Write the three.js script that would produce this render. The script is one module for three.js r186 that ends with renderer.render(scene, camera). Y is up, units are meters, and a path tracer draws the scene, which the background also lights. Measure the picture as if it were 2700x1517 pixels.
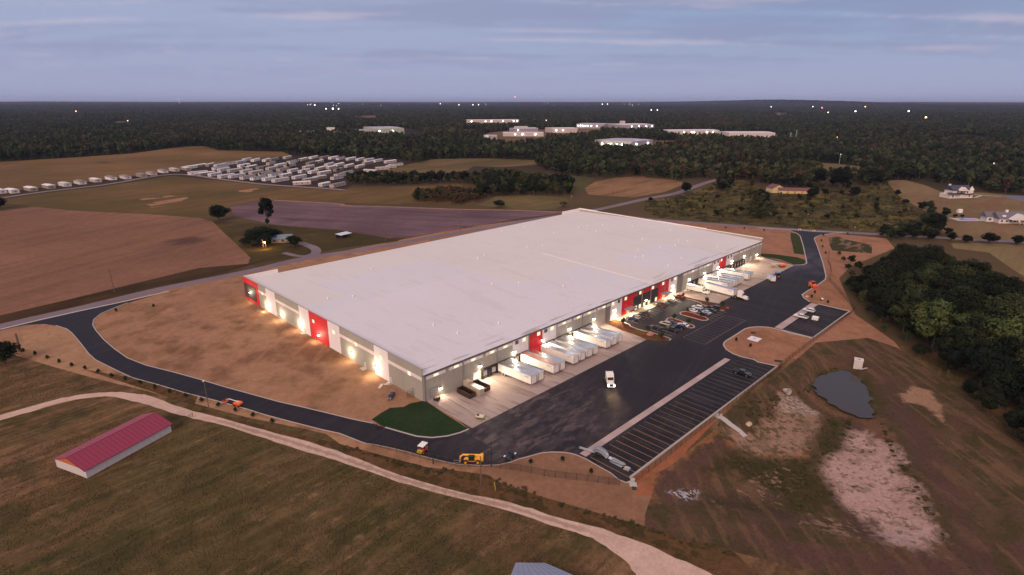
import * as THREE from 'three';
import { mergeGeometries } from 'three/addons/utils/BufferGeometryUtils.js';
import { RoundedBoxGeometry } from 'three/addons/geometries/RoundedBoxGeometry.js';

// ---------------------------------------------------------------- camera, sky, sun, exposure
const EYE = 90, PITCH = 17.97 * Math.PI / 180, LENS = 1515, PW = 2700, PH = 1517;
const scene = new THREE.Scene();
const camera = new THREE.PerspectiveCamera(2 * Math.atan(PH / 2 / LENS) * 180 / Math.PI, PW / PH, 1, 60000);
camera.position.set(0, EYE, 0);
camera.lookAt(Math.cos(PITCH) * Math.SQRT1_2, EYE - Math.sin(PITCH), -Math.cos(PITCH) * Math.SQRT1_2);
const renderer = new THREE.WebGLRenderer({ antialias: true });
renderer.setSize(1024, 575);
renderer.toneMapping = THREE.LinearToneMapping;
renderer.toneMappingExposure = 1.42;
renderer.shadowMap.enabled = true;
scene.fog = new THREE.FogExp2(new THREE.Color(0.46, 0.54, 0.85), 0.000027);

// ---------------------------------------------------------------- noise and random numbers
let seedState = 7;
const seed = (n) => { seedState = n >>> 0; };
const rnd = () => { seedState = (seedState + 0x6d2b79f5) | 0; let t = Math.imul(seedState ^ (seedState >>> 15), 1 | seedState); t = (t + Math.imul(t ^ (t >>> 7), 61 | t)) ^ t; return ((t ^ (t >>> 14)) >>> 0) / 4294967296; };
const rr = (a, b) => a + (b - a) * rnd();
const PERM = new Float32Array(4096);
seed(11); for (let i = 0; i < 4096; i++) PERM[i] = rnd();
const hash2 = (i, j) => PERM[(Math.imul(i, 374761) + Math.imul(j, 668265) + (Math.imul(i ^ (j << 4), 2654435) >> 7)) & 4095];
function vn(x, y) {
  const i = Math.floor(x), j = Math.floor(y); let u = x - i, v = y - j;
  u = u * u * (3 - 2 * u); v = v * v * (3 - 2 * v);
  const a = hash2(i, j), b = hash2(i + 1, j), c = hash2(i, j + 1), d = hash2(i + 1, j + 1);
  return a + (b - a) * u + (c - a) * v + (a - b - c + d) * u * v;
}
function fbm(x, y, n = 4) { let s = 0, a = 0.5, t = 0; for (let k = 0; k < n; k++) { s += a * vn(x, y); t += a; a *= 0.55; x = x * 2.03 + 17.1; y = y * 2.03 + 5.3; } return s / t; }
const clamp = (x, a = 0, b = 1) => Math.min(b, Math.max(a, x));
const sst = (a, b, x) => { const t = clamp((x - a) / (b - a)); return t * t * (3 - 2 * t); };
const mix = (a, b, t) => a + (b - a) * t;
const mix3 = (a, b, t) => [mix(a[0], b[0], t), mix(a[1], b[1], t), mix(a[2], b[2], t)];
const lin1 = (c) => (c <= 0.04045 ? c / 12.92 : ((c + 0.055) / 1.055) ** 2.4);
const rgb = (r, g, b) => [lin1(r / 255), lin1(g / 255), lin1(b / 255)];      // an sRGB swatch as a linear colour

// ---------------------------------------------------------------- sky
{
  const W = 2048, H = 1024, d = new Float32Array(W * H * 4);
  for (let row = 0; row < H; row++) {
    const up = ((row + 0.5) / H - 0.5) * Math.PI, y = Math.sin(up), cu = Math.cos(up);
    for (let col = 0; col < W; col++) {
      const ro = ((col + 0.5) / W - 0.5) * 2 * Math.PI, x = Math.cos(ro) * cu, z = Math.sin(ro) * cu;
      const el = Math.max(0, up) * 180 / Math.PI, west = clamp((-x * 0.8 + z * 0.6) * 0.5 + 0.5), north = clamp((x * 0.7 + z * 0.7) * 0.5 + 0.5);
      let c = mix3([0.262, 0.288, 0.412], [0.255, 0.295, 0.428], sst(0, 9, el));
      c = mix3(c, [0.165, 0.245, 0.385], sst(1.5, 9, el) * sst(0.35, 0.8, north) * 0.8);
      c = mix3(c, [0.55, 0.465, 0.475], sst(9, 50, el));
      c = mix3(c, [0.98, 0.60, 0.46], 0.85 * west * west * west * Math.exp(-el / 28));      // the afterglow of sunset
      if (y > -0.02) {
        const k = 1 / (Math.max(y, 0) + 0.045), px = x * k, pz = z * k, a = px * 0.7071 - pz * 0.7071, b = px * 0.7071 + pz * 0.7071;
        const w1 = fbm(a * 1.7 + 3, b * 0.5 + 9, 3);
        const big = fbm(a * 0.55 + 1.5 + w1 * 0.7, b * 0.27 + 2.2, 5), fine = fbm(a * 3.1 + w1 * 2.5, b * 0.8 + 40, 6);
        const fade = sst(0.01, 0.09, y);
        const grey = sst(0.44, 0.64, big * 0.65 + fine * 0.35 + 0.10 * (0.5 - north)) * fade;
        c = mix3(c, [0.19, 0.20, 0.315], grey * 0.5);
        const wisp = sst(0.58, 0.8, fbm(a * 2.6 + 70 + w1 * 2, b * 0.42 + 8, 5)) * fade;
        c = mix3(c, [0.40, 0.36, 0.44], wisp * 0.6);
      }
      if (y < 0) c = mix3(c, [0.10, 0.09, 0.09], sst(0, 0.05, -y));
      const o = (row * W + col) * 4; d[o] = c[0]; d[o + 1] = c[1]; d[o + 2] = c[2]; d[o + 3] = 1;
    }
  }
  const t = new THREE.DataTexture(d, W, H, THREE.RGBAFormat, THREE.FloatType);
  t.mapping = THREE.EquirectangularReflectionMapping; t.magFilter = THREE.LinearFilter; t.needsUpdate = true;
  scene.background = t; scene.environment = t;
}
const sun = new THREE.DirectionalLight(new THREE.Color(1, 0.72, 0.55), 1.55);       // the wide western afterglow behind the camera
sun.position.set(-300, 290, 40); sun.target.position.set(150, 0, -170);
sun.castShadow = true; sun.shadow.radius = 48; sun.shadow.mapSize.set(4096, 4096);
Object.assign(sun.shadow.camera, { left: -400, right: 400, top: 400, bottom: -400, near: 1, far: 2000 });
scene.add(sun, sun.target);

// ---------------------------------------------------------------- pixels of the photograph to places on the ground
const S2 = Math.SQRT1_2, CP = Math.cos(PITCH), SP = Math.sin(PITCH);
function rayOf(px, py) {
  const X = px - PW / 2, Y = -(py - PH / 2), fw = LENS * CP + Y * SP, up = Y * CP - LENS * SP;
  return [(fw + X) * S2, up, -(fw - X) * S2];
}
function toPixel(x, y, z) {
  const fw = (x - z) * S2, rt = (x + z) * S2, up = y - EYE, Z = fw * CP - up * SP, Y = up * CP + fw * SP;
  return [PW / 2 + LENS * rt / Z, PH / 2 - LENS * Y / Z, Z];
}
function flatG(px, py) { const r = rayOf(px, py), t = -EYE / Math.min(r[1], -1e-3); return [r[0] * t, r[2] * t]; }
const flatView = (ox, oy, s) => (x, y) => flatG(ox + x / s, oy + y / s);
function inPoly(p, x, z) { let c = false; for (let i = 0, j = p.length - 1; i < p.length; j = i++) { const a = p[i], b = p[j]; if ((a[1] > z) !== (b[1] > z) && x < (b[0] - a[0]) * (z - a[1]) / (b[1] - a[1]) + a[0]) c = !c; } return c; }
function distPoly(p, x, z) { let m = 1e9; for (let i = 0, j = p.length - 1; i < p.length; j = i++) { const ax = p[j][0], az = p[j][1], dx = p[i][0] - ax, dz = p[i][1] - az, t = clamp(((x - ax) * dx + (z - az) * dz) / (dx * dx + dz * dz + 1e-9)); m = Math.min(m, (x - ax - dx * t) ** 2 + (z - az - dz * t) ** 2); } return Math.sqrt(m); }

// the lie of the land
const F6 = flatView(1700, 900, 2.345), F5 = flatView(2000, 650, 3.673);
const BASIN = [F6(90, 900), F6(420, 640), F6(620, 430), F6(820, 260), F6(1040, 120), F6(1230, 110), F6(1400, 180), F6(1480, 400), F6(1640, 700), F6(1760, 950), F6(1880, 1230), F6(1700, 1310), F6(1300, 1230), F6(700, 1090), F6(250, 1030)];
const BB = [1e9, -1e9, 1e9, -1e9]; for (const p of BASIN) { BB[0] = Math.min(BB[0], p[0]); BB[1] = Math.max(BB[1], p[0]); BB[2] = Math.min(BB[2], p[1]); BB[3] = Math.max(BB[3], p[1]); }
const wpt = (p) => [p[0] * (EYE + 2) / EYE, p[1] * (EYE + 2) / EYE];
const POND = [[1052, 275], [1065, 240], [1105, 207], [1170, 186], [1240, 184], [1290, 198], [1332, 236], [1368, 290], [1395, 345], [1410, 400], [1422, 465], [1395, 475], [1320, 462], [1230, 430], [1130, 370], [1070, 320]].map(([x, y]) => wpt(F6(x, y)));
const PB = [1e9, -1e9, 1e9, -1e9]; for (const p of POND) { PB[0] = Math.min(PB[0], p[0] - 6); PB[1] = Math.max(PB[1], p[0] + 6); PB[2] = Math.min(PB[2], p[1] - 6); PB[3] = Math.max(PB[3], p[1] + 6); }
const HILL = (() => { const r = rayOf(2042, 262), n = Math.hypot(r[0], r[2]); return [r[0] / n * 13000, r[2] / n * 13000]; })();
const KNOLLS = [[flatG(530, 400), 6, 90], [flatG(1650, 474), 4, 60], [flatG(1440, 424), 4, 70]];
function hgt(x, z) {
  let h = 0, pondK = 0;
  const r = Math.hypot(x, z);
  if (r > 520) {
    h += 5 * sst(520, 1300, r) * (fbm(x / 420 + 3.1, z / 420 + 7.7, 2) - 0.5) * 2;
    if (r > 2200) h += sst(2200, 9000, r) * (34 * fbm(x / 1900 + 1.3, z / 1900, 4) - 4) + sst(6000, 22000, r) * (14 + 52 * fbm(x / 4200 + 8, z / 4200, 3));
    h += 78 * Math.exp(-(((x - HILL[0]) * S2 + (z - HILL[1]) * S2) ** 2) / (2 * 650 ** 2) - (((x - HILL[0]) * S2 - (z - HILL[1]) * S2) ** 2) / (2 * 2200 ** 2));
    for (const [c, a, s] of KNOLLS) h += a * Math.exp(-((x - c[0]) ** 2 + (z - c[1]) ** 2) / (2 * s * s));
  }
  if (z > -134 && z < -108) {                                                         // the truck courts dip to dock height
    const dip = Math.max(sst(101.8, 102.8, x) * (1 - sst(184, 189, x)), sst(246.5, 249, x) * (1 - sst(335, 342, x)));
    h -= 1.15 * dip * clamp((-111.5 - z) / 17);
  }
  if (POND && x > PB[0] && x < PB[1] && z > PB[2] && z < PB[3]) { const pin = inPoly(POND, x, z), pd = distPoly(POND, x, z); pondK = pin ? 1 : 1 - sst(0, 5, pd); }
  if (x > BB[0] && x < BB[1] && z > BB[2] && z < BB[3] && inPoly(BASIN, x, z)) h -= 2.6 * sst(0, 9, distPoly(BASIN, x, z));
  if (pondK > 0) h = mix(h, -2.7, pondK);
  return h;
}
function G(px, py, lift = 0) {
  const r = rayOf(px, py);
  if (r[1] > -2) r[1] = -2;
  let t0 = 60 / LENS, step, t = t0, prev = t0;
  for (let i = 0; i < 420; i++) { prev = t; step = Math.max(0.004, t * 0.02); t += step; if (EYE + r[1] * t < hgt(r[0] * t, r[2] * t) + lift) break; if (t > 40) break; }
  let lo = prev, hi = t;
  for (let i = 0; i < 24; i++) { const m = (lo + hi) / 2; if (EYE + r[1] * m < hgt(r[0] * m, r[2] * m) + lift) hi = m; else lo = m; }
  return [r[0] * hi, r[2] * hi];
}
const view = (ox, oy, s) => (x, y, lift) => G(ox + x / s, oy + y / s, lift);
const P = view(0, 0, 1), V0 = view(0, 0, 0.9537), VA = view(0, 220, 2.86), VB = view(800, 220, 2.86), VC = view(1700, 220, 2.575), VD = view(0, 700, 2.86), VE = view(600, 700, 3.215),
  V1 = view(1100, 750, 4.2817), V2 = view(1550, 650, 4.2817), V3 = view(1900, 560, 6.43), V4 = view(1400, 950, 3.673), V5 = view(2000, 650, 3.673), V6 = view(1700, 900, 2.345), V7 = view(0, 1000, 2.576),
  V8 = view(1770, 620, 8.563), V9 = view(1600, 730, 8.563), V10 = view(1850, 780, 8.563), V11 = view(960, 1000, 6.131), V12 = view(440, 390, 3.68), V13 = view(860, 300, 4.954), V14 = view(1360, 300, 3.578),
  V15 = view(1190, 950, 12.805), V16 = view(1500, 1160, 11.668), V18 = view(2420, 470, 8.511), V19 = view(600, 500, 7.233), V20 = view(1300, 1400, 8.587), VW = view(900, 1130, 1.456);
const many = (v, list, lift) => list.map(([x, y]) => v(x, y, lift));
// height of a thing whose foot is at the ground point g and whose top shows at pixel row py
function topHeight(g, py) { const fw = (g[0] - g[1]) * S2, a = Math.atan((py - PH / 2) / LENS) + PITCH; return EYE - Math.tan(a) * fw - hgt(g[0], g[1]); }

// ---------------------------------------------------------------- names, labels, meshes
const used = new Map();
const numbered = (n) => { const k = used.get(n) ?? 0; used.set(n, k + 1); return k ? n + '_' + String(k).padStart(3, '0') : n; };
function tag(o, label, category, group, kind) { o.userData = { ...(label ? { label } : {}), ...(category ? { category } : {}), ...(group ? { group } : {}), ...(kind ? { kind } : {}) }; return o; }
function thing(name, label, category, x = 0, y = 0, z = 0, turn = 0, group) {
  const o = new THREE.Group(); o.name = numbered(name); o.position.set(x, y, z); o.rotation.y = turn; scene.add(o);
  return tag(o, label, category, group);
}
function part(parent, name, geo, mat, label) { const m = new THREE.Mesh(Array.isArray(geo) ? join(geo) : geo, mat); m.name = name; if (label) m.userData = { label }; if (/^(side_seam|side_rib|insulator|roof_rib|dock_bumper|top_grating|roof_light|rib)$/.test(name)) m.userData = { kind: 'stuff' }; parent.add(m); return m; }
function solo(name, geo, mat, label, category, group, kind) { const m = new THREE.Mesh(Array.isArray(geo) ? join(geo) : geo, mat); m.name = numbered(name); scene.add(m); return tag(m, label, category, group, kind); }
function copyOf(src, label, x, y, z, turn, group) { const c = src.clone(); c.name = numbered(src.name.replace(/_\d{3}$/, '')); c.userData = { ...src.userData, label }; if (group) c.userData.group = group; c.position.set(x, y, z); c.rotation.y = turn; scene.add(c); return c; }
function join(list) { const l = list.map((g) => { let q = g.index ? g.toNonIndexed() : g; q = q === g ? g.clone() : q; for (const k of Object.keys(q.attributes)) if (!['position', 'normal', 'uv'].includes(k)) q.deleteAttribute(k); if (!q.attributes.uv) q.setAttribute('uv', new THREE.BufferAttribute(new Float32Array(q.attributes.position.count * 2), 2)); if (!q.attributes.normal) q.computeVertexNormals(); return q; }); return mergeGeometries(l); }
const M4 = new THREE.Matrix4();
function at(g, x, y, z, rx = 0, ry = 0, rz = 0) { return g.applyMatrix4(new THREE.Matrix4().makeRotationFromEuler(new THREE.Euler(rx, ry, rz, 'YXZ')).setPosition(x, y, z)); }
const box = (x0, x1, y0, y1, z0, z1) => at(new THREE.BoxGeometry(Math.abs(x1 - x0), Math.abs(y1 - y0), Math.abs(z1 - z0)), (x0 + x1) / 2, (y0 + y1) / 2, (z0 + z1) / 2);
const rbox = (x0, x1, y0, y1, z0, z1, r = 0.05) => at(new RoundedBoxGeometry(x1 - x0, y1 - y0, z1 - z0, 2, Math.min(r, (x1 - x0) / 2.2, (y1 - y0) / 2.2, (z1 - z0) / 2.2)), (x0 + x1) / 2, (y0 + y1) / 2, (z0 + z1) / 2);
const cyl = (r0, r1, h, x, y, z, n = 10, rx = 0, ry = 0, rz = 0) => at(new THREE.CylinderGeometry(r1, r0, h, n), x, y, z, rx, ry, rz);
function bar(a, b, r, n = 6, r2 = r) {
  const A = new THREE.Vector3(...a), B = new THREE.Vector3(...b), d = B.clone().sub(A), g = new THREE.CylinderGeometry(r2, r, d.length(), n);
  return g.applyMatrix4(new THREE.Matrix4().compose(A.clone().add(B).multiplyScalar(0.5), new THREE.Quaternion().setFromUnitVectors(new THREE.Vector3(0, 1, 0), d.normalize()), new THREE.Vector3(1, 1, 1)));
}
function extr(pts, x0, x1, bevel = 0) {               // a profile in (z, y) pushed along x
  const s = new THREE.Shape(pts.map(([a, b]) => new THREE.Vector2(a, b)));
  const g = new THREE.ExtrudeGeometry(s, { depth: x1 - x0 - 2 * bevel, bevelEnabled: bevel > 0, bevelSize: bevel, bevelThickness: bevel, bevelOffset: -bevel, bevelSegments: 2, steps: 1 });
  return g.applyMatrix4(new THREE.Matrix4().makeBasis(new THREE.Vector3(0, 0, 1), new THREE.Vector3(0, 1, 0), new THREE.Vector3(-1, 0, 0)).setPosition(x1 - bevel, 0, 0));
}
const std = (c, roughness = 0.8, metalness = 0, more = {}) => new THREE.MeshStandardMaterial({ color: new THREE.Color().setRGB(...c), roughness, metalness, ...more });
const soil = (o) => new THREE.MeshPhysicalMaterial({ roughness: 1, specularIntensity: 0.15, ...o });
const glow = (c, k) => new THREE.MeshStandardMaterial({ color: 0x111111, roughness: 0.6, emissive: new THREE.Color().setRGB(...c), emissiveIntensity: k });
const M = {
  white: std([0.78, 0.76, 0.75], 0.55), offwhite: std([0.62, 0.59, 0.55], 0.7), black: std([0.018, 0.018, 0.02], 0.7), rubber: std([0.022, 0.022, 0.024], 0.85), darkmetal: std([0.05, 0.05, 0.055], 0.5, 0.6),
  steel: std([0.45, 0.46, 0.48], 0.38, 0.85), galv: std([0.42, 0.43, 0.46], 0.55, 0.5), alu: std([0.72, 0.73, 0.76], 0.26, 0.9), rim: std([0.5, 0.5, 0.52], 0.35, 0.8), glass: std([0.015, 0.018, 0.022], 0.08, 0, { }),
  wood: std([0.12, 0.085, 0.06], 0.9), concrete: std([0.40, 0.37, 0.34], 0.85), kerb: std([0.36, 0.31, 0.29], 0.85), yellow: std([0.62, 0.42, 0.03], 0.5), orange: std([0.70, 0.13, 0.03], 0.45), red: std([0.55, 0.03, 0.025], 0.5),
  jcb: std([0.85, 0.40, 0.03], 0.45), green: std([0.03, 0.16, 0.06], 0.5), blue: std([0.10, 0.20, 0.38], 0.5), tan: std([0.38, 0.32, 0.25], 0.6), rust: std([0.06, 0.03, 0.022], 0.6),
};

// ---------------------------------------------------------------- the lattice that every piece of ground is cut from
function lines() {
  const l = [-30000, -12000, -5000, -2000, -900, -400, -200, -120, -70, -40];
  for (let v = -24; v < 400; v += 4) l.push(v);
  for (let v = 400; v < 900; v += 10) l.push(v);
  for (let v = 900; v < 2000; v += 20) l.push(v);
  for (let v = 2000; v < 32000; v *= 1.06) l.push(v);
  return l;
}
const LX = lines(), LZ = lines().map((v) => -v).reverse();
const NX = LX.length, NZ = LZ.length, LH = new Float32Array(NX * NZ);
for (let j = 0; j < NZ; j++) for (let i = 0; i < NX; i++) LH[j * NX + i] = hgt(LX[i], LZ[j]);
const find = (l, v) => { let a = 0, b = l.length - 1; while (b - a > 1) { const m = (a + b) >> 1; if (l[m] <= v) a = m; else b = m; } return a; };
// height of the built surface (planar within each half cell)
function surf(x, z) {
  const i = find(LX, x), j = find(LZ, z), u = (x - LX[i]) / (LX[i + 1] - LX[i]), v = (z - LZ[j]) / (LZ[j + 1] - LZ[j]);
  const a = LH[j * NX + i], b = LH[j * NX + i + 1], c = LH[(j + 1) * NX + i], d = LH[(j + 1) * NX + i + 1];
  return u + v <= 1 ? a + (b - a) * u + (c - a) * v : d + (c - d) * (1 - u) + (b - d) * (1 - v);
}
function normalAt(x, z) { const e = 3, n = new THREE.Vector3(hgt(x - e, z) - hgt(x + e, z), 2 * e, hgt(x, z - e) - hgt(x, z + e)); return n.normalize(); }
function meshOf(pos, idx, uvOf) {
  const g = new THREE.BufferGeometry(), n = pos.length / 3, nor = new Float32Array(n * 3), uv = new Float32Array(n * 2);
  for (let k = 0; k < n; k++) { const v = normalAt(pos[k * 3], pos[k * 3 + 2]); nor[k * 3] = v.x; nor[k * 3 + 1] = v.y; nor[k * 3 + 2] = v.z; const t = uvOf(pos[k * 3], pos[k * 3 + 2]); uv[k * 2] = t[0]; uv[k * 2 + 1] = t[1]; }
  g.setAttribute('position', new THREE.BufferAttribute(new Float32Array(pos), 3)); g.setAttribute('normal', new THREE.BufferAttribute(nor, 3)); g.setAttribute('uv', new THREE.BufferAttribute(uv, 2)); g.setIndex(idx);
  return g;
}
function clipTo(poly, tri) {                           // polygon cut by a convex cell or triangle
  let area = 0; for (let i = 0, j = tri.length - 1; i < tri.length; j = i++) area += tri[j][0] * tri[i][1] - tri[i][0] * tri[j][1];
  const s = Math.sign(area); let out = poly;
  for (let i = 0; i < tri.length && out.length; i++) {
    const a = tri[i], b = tri[(i + 1) % tri.length], side = (p) => s * ((b[0] - a[0]) * (p[1] - a[1]) - (b[1] - a[1]) * (p[0] - a[0])), next = [];
    for (let k = 0, l = out.length - 1; k < out.length; l = k++) {
      const p = out[l], q = out[k], dp = side(p), dq = side(q);
      if ((dp >= 0) !== (dq >= 0)) { const t = dp / (dp - dq); next.push([p[0] + (q[0] - p[0]) * t, p[1] + (q[1] - p[1]) * t]); }
      if (dq >= 0) next.push(q);
    }
    out = next;
  }
  return out;
}
function drape(poly, lift, uvOf) {
  let x0 = 1e9, x1 = -1e9, z0 = 1e9, z1 = -1e9;
  for (const p of poly) { x0 = Math.min(x0, p[0]); x1 = Math.max(x1, p[0]); z0 = Math.min(z0, p[1]); z1 = Math.max(z1, p[1]); }
  const i0 = find(LX, x0), i1 = find(LX, x1), j0 = find(LZ, z0), j1 = find(LZ, z1), w = i1 - i0 + 1, cut = new Uint8Array(w * (j1 - j0 + 1));
  for (let a = 0, b = poly.length - 1; a < poly.length; b = a++) {
    const p = poly[b], q = poly[a], n = Math.ceil(Math.hypot(q[0] - p[0], q[1] - p[1]) / 1.5) + 1;
    for (let k = 0; k <= n; k++) { const x = mix(p[0], q[0], k / n), z = mix(p[1], q[1], k / n); for (const [ex, ez] of [[0, 0], [0.8, 0.8], [-0.8, 0.8], [0.8, -0.8], [-0.8, -0.8]]) { const i = find(LX, x + ex) - i0, j = find(LZ, z + ez) - j0; if (i >= 0 && i < w && j >= 0 && j <= j1 - j0) cut[j * w + i] = 1; } }
  }
  const pos = [], idx = [], key = new Map();
  const vert = (x, z, h) => { const k = x.toFixed(3) + ',' + z.toFixed(3); let n = key.get(k); if (n === undefined) { n = pos.length / 3; key.set(k, n); pos.push(x, h + lift, z); } return n; };
  for (let j = j0; j <= j1; j++) for (let i = i0; i <= i1; i++) {
    const xa = LX[i], xb = LX[i + 1], za = LZ[j], zb = LZ[j + 1];
    if (!cut[(j - j0) * w + i - i0]) {
      if (!inPoly(poly, (xa + xb) / 2, (za + zb) / 2)) continue;
      const h = (q, r) => LH[r * NX + q], A = vert(xa, za, h(i, j)), B = vert(xb, za, h(i + 1, j)), C = vert(xa, zb, h(i, j + 1)), D = vert(xb, zb, h(i + 1, j + 1));
      idx.push(A, C, B, B, C, D); continue;
    }
    const cell = clipTo(poly, [[xa, za], [xb, za], [xb, zb], [xa, zb]]);
    if (cell.length < 3) continue;
    for (const tri of [[[xa, za], [xa, zb], [xb, za]], [[xb, za], [xa, zb], [xb, zb]]]) {
      const c = clipTo(cell, tri).filter((p, k, l) => { const q = l[(k + l.length - 1) % l.length]; return Math.abs(p[0] - q[0]) + Math.abs(p[1] - q[1]) > 1e-4; });
      if (c.length < 3) continue;
      const v = c.map(([x, z]) => new THREE.Vector2(x, -z)); if (THREE.ShapeUtils.isClockWise(v)) { v.reverse(); c.reverse(); }
      const ids = c.map(([x, z]) => vert(x, z, surf(clamp(x, xa + 1e-6, xb - 1e-6), clamp(z, za + 1e-6, zb - 1e-6))));
      for (const f of THREE.ShapeUtils.triangulateShape(v, [])) idx.push(ids[f[0]], ids[f[1]], ids[f[2]]);
    }
  }
  return meshOf(pos, idx, uvOf ?? ((x, z) => [x, -z]));
}
// a computed colour map over the bounding box of a piece of ground
function bakeOver(x0, x1, z0, z1, W, H, fn) {
  const d = new Uint8Array(W * H * 4), enc = (c) => { c = clamp(c); return 255 * (c <= 0.0031308 ? 12.92 * c : 1.055 * c ** (1 / 2.4) - 0.055); };
  for (let j = 0; j < H; j++) for (let i = 0; i < W; i++) { const c = fn(mix(x0, x1, (i + 0.5) / W), mix(z0, z1, (j + 0.5) / H)), o = (j * W + i) * 4; d[o] = enc(c[0]); d[o + 1] = enc(c[1]); d[o + 2] = enc(c[2]); d[o + 3] = 255; }
  const t = new THREE.DataTexture(d, W, H); t.colorSpace = THREE.SRGBColorSpace; t.magFilter = THREE.LinearFilter; t.wrapS = t.wrapT = THREE.ClampToEdgeWrapping; t.needsUpdate = true;
  return t;
}
function sheet(name, poly, lift, W, H, fn, o = {}) {
  let x0 = 1e9, x1 = -1e9, z0 = 1e9, z1 = -1e9;
  for (const p of poly) { x0 = Math.min(x0, p[0]); x1 = Math.max(x1, p[0]); z0 = Math.min(z0, p[1]); z1 = Math.max(z1, p[1]); }
  const map = bakeOver(x0, x1, z0, z1, W, H, fn);
  const m = soil({ map, roughness: o.rough ?? 1, specularIntensity: o.spec ?? 0.12 });
  if (o.bump) { m.bumpMap = GRAIN; m.bumpScale = o.bump; }
  const g = drape(poly, lift, (x, z) => [(x - x0) / (x1 - x0), (z - z0) / (z1 - z0)]);
  return solo(name, g, m, o.label, o.category, null, 'structure');
}
function strip(line, width, lift, tall = 0) {           // a band along a line: flat road, or a kerb of some height
  const pts = [];
  for (let i = 0; i + 1 < line.length; i++) { const n = Math.max(1, Math.ceil(Math.hypot(line[i + 1][0] - line[i][0], line[i + 1][1] - line[i][1]) / 3)); for (let k = 0; k < n; k++) pts.push([mix(line[i][0], line[i + 1][0], k / n), mix(line[i][1], line[i + 1][1], k / n)]); }
  pts.push(line[line.length - 1]);
  const L = [], R = [];
  for (let i = 0; i < pts.length; i++) {
    const a = pts[Math.max(0, i - 1)], b = pts[Math.min(pts.length - 1, i + 1)], dx = b[0] - a[0], dz = b[1] - a[1], n = Math.hypot(dx, dz) || 1, ox = -dz / n * width / 2, oz = dx / n * width / 2;
    L.push([pts[i][0] + ox, pts[i][1] + oz]); R.push([pts[i][0] - ox, pts[i][1] - oz]);
  }
  if (!tall) return [...L, ...R.reverse()];
  const pos = [], idx = []; let d = 0; const uv = [];
  for (let i = 0; i < pts.length; i++) {
    if (i) d += Math.hypot(pts[i][0] - pts[i - 1][0], pts[i][1] - pts[i - 1][1]);
    const c = 0.04, l = L[i], r = R[i], li = [mix(l[0], r[0], c / width * 1.2), mix(l[1], r[1], c / width * 1.2)], ri = [mix(r[0], l[0], c / width * 1.2), mix(r[1], l[1], c / width * 1.2)], h = (p) => surf(p[0], p[1]) + lift;
    pos.push(l[0], h(l) - 0.3, l[1], l[0], h(l) + tall - c, l[1], li[0], h(l) + tall, li[1], ri[0], h(r) + tall, ri[1], r[0], h(r) + tall - c, r[1], r[0], h(r) - 0.3, r[1]);
    for (let k = 0; k < 6; k++) uv.push(d, k * 0.2);
    if (i) for (let k = 0; k < 5; k++) { const a = (i - 1) * 6 + k, b = i * 6 + k; idx.push(a, b, a + 1, a + 1, b, b + 1); }
  }
  const g = new THREE.BufferGeometry(); g.setAttribute('position', new THREE.BufferAttribute(new Float32Array(pos), 3)); g.setAttribute('uv', new THREE.BufferAttribute(new Float32Array(uv), 2)); g.setIndex(idx);
  const q = g.toNonIndexed(); q.computeVertexNormals(); return q;
}
function curve(pts, n = 6) {                            // a smooth line through points
  const c = new THREE.CatmullRomCurve3(pts.map(([x, z]) => new THREE.Vector3(x, 0, z)), false, 'centripetal');
  return c.getPoints((pts.length - 1) * n).map((v) => [v.x, v.z]);
}
const wobble = (x, z, s, a) => [x + (fbm(x / s + 9, z / s, 3) - 0.5) * a, z + (fbm(x / s, z / s + 31, 3) - 0.5) * a];

// soft membership of a patch: 1 well inside, 0 well outside, ragged by the given noise
function patch(poly) { let x0 = 1e9, x1 = -1e9, z0 = 1e9, z1 = -1e9; for (const p of poly) { x0 = Math.min(x0, p[0]); x1 = Math.max(x1, p[0]); z0 = Math.min(z0, p[1]); z1 = Math.max(z1, p[1]); } return (x, z, w, n) => { if (x < x0 - 6 || x > x1 + 6 || z < z0 - 6 || z > z1 + 6) return 0; const d = distPoly(poly, x, z) * (inPoly(poly, x, z) ? 1 : -1) + n; return sst(-w, w, d); }; }
// fine grain shared by rough surfaces
const GRAIN = (() => { const n = 256, d = new Uint8Array(n * n * 4); seed(5); for (let i = 0; i < n * n; i++) { const v = 110 + 110 * (rnd() * 0.6 + 0.4 * vn((i % n) / 3, Math.floor(i / n) / 3)); d[i * 4] = d[i * 4 + 1] = d[i * 4 + 2] = v; d[i * 4 + 3] = 255; } const t = new THREE.DataTexture(d, n, n); t.wrapS = t.wrapT = THREE.RepeatWrapping; t.magFilter = THREE.LinearFilter; t.repeat.set(60, 60); t.needsUpdate = true; return t; })();

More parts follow.
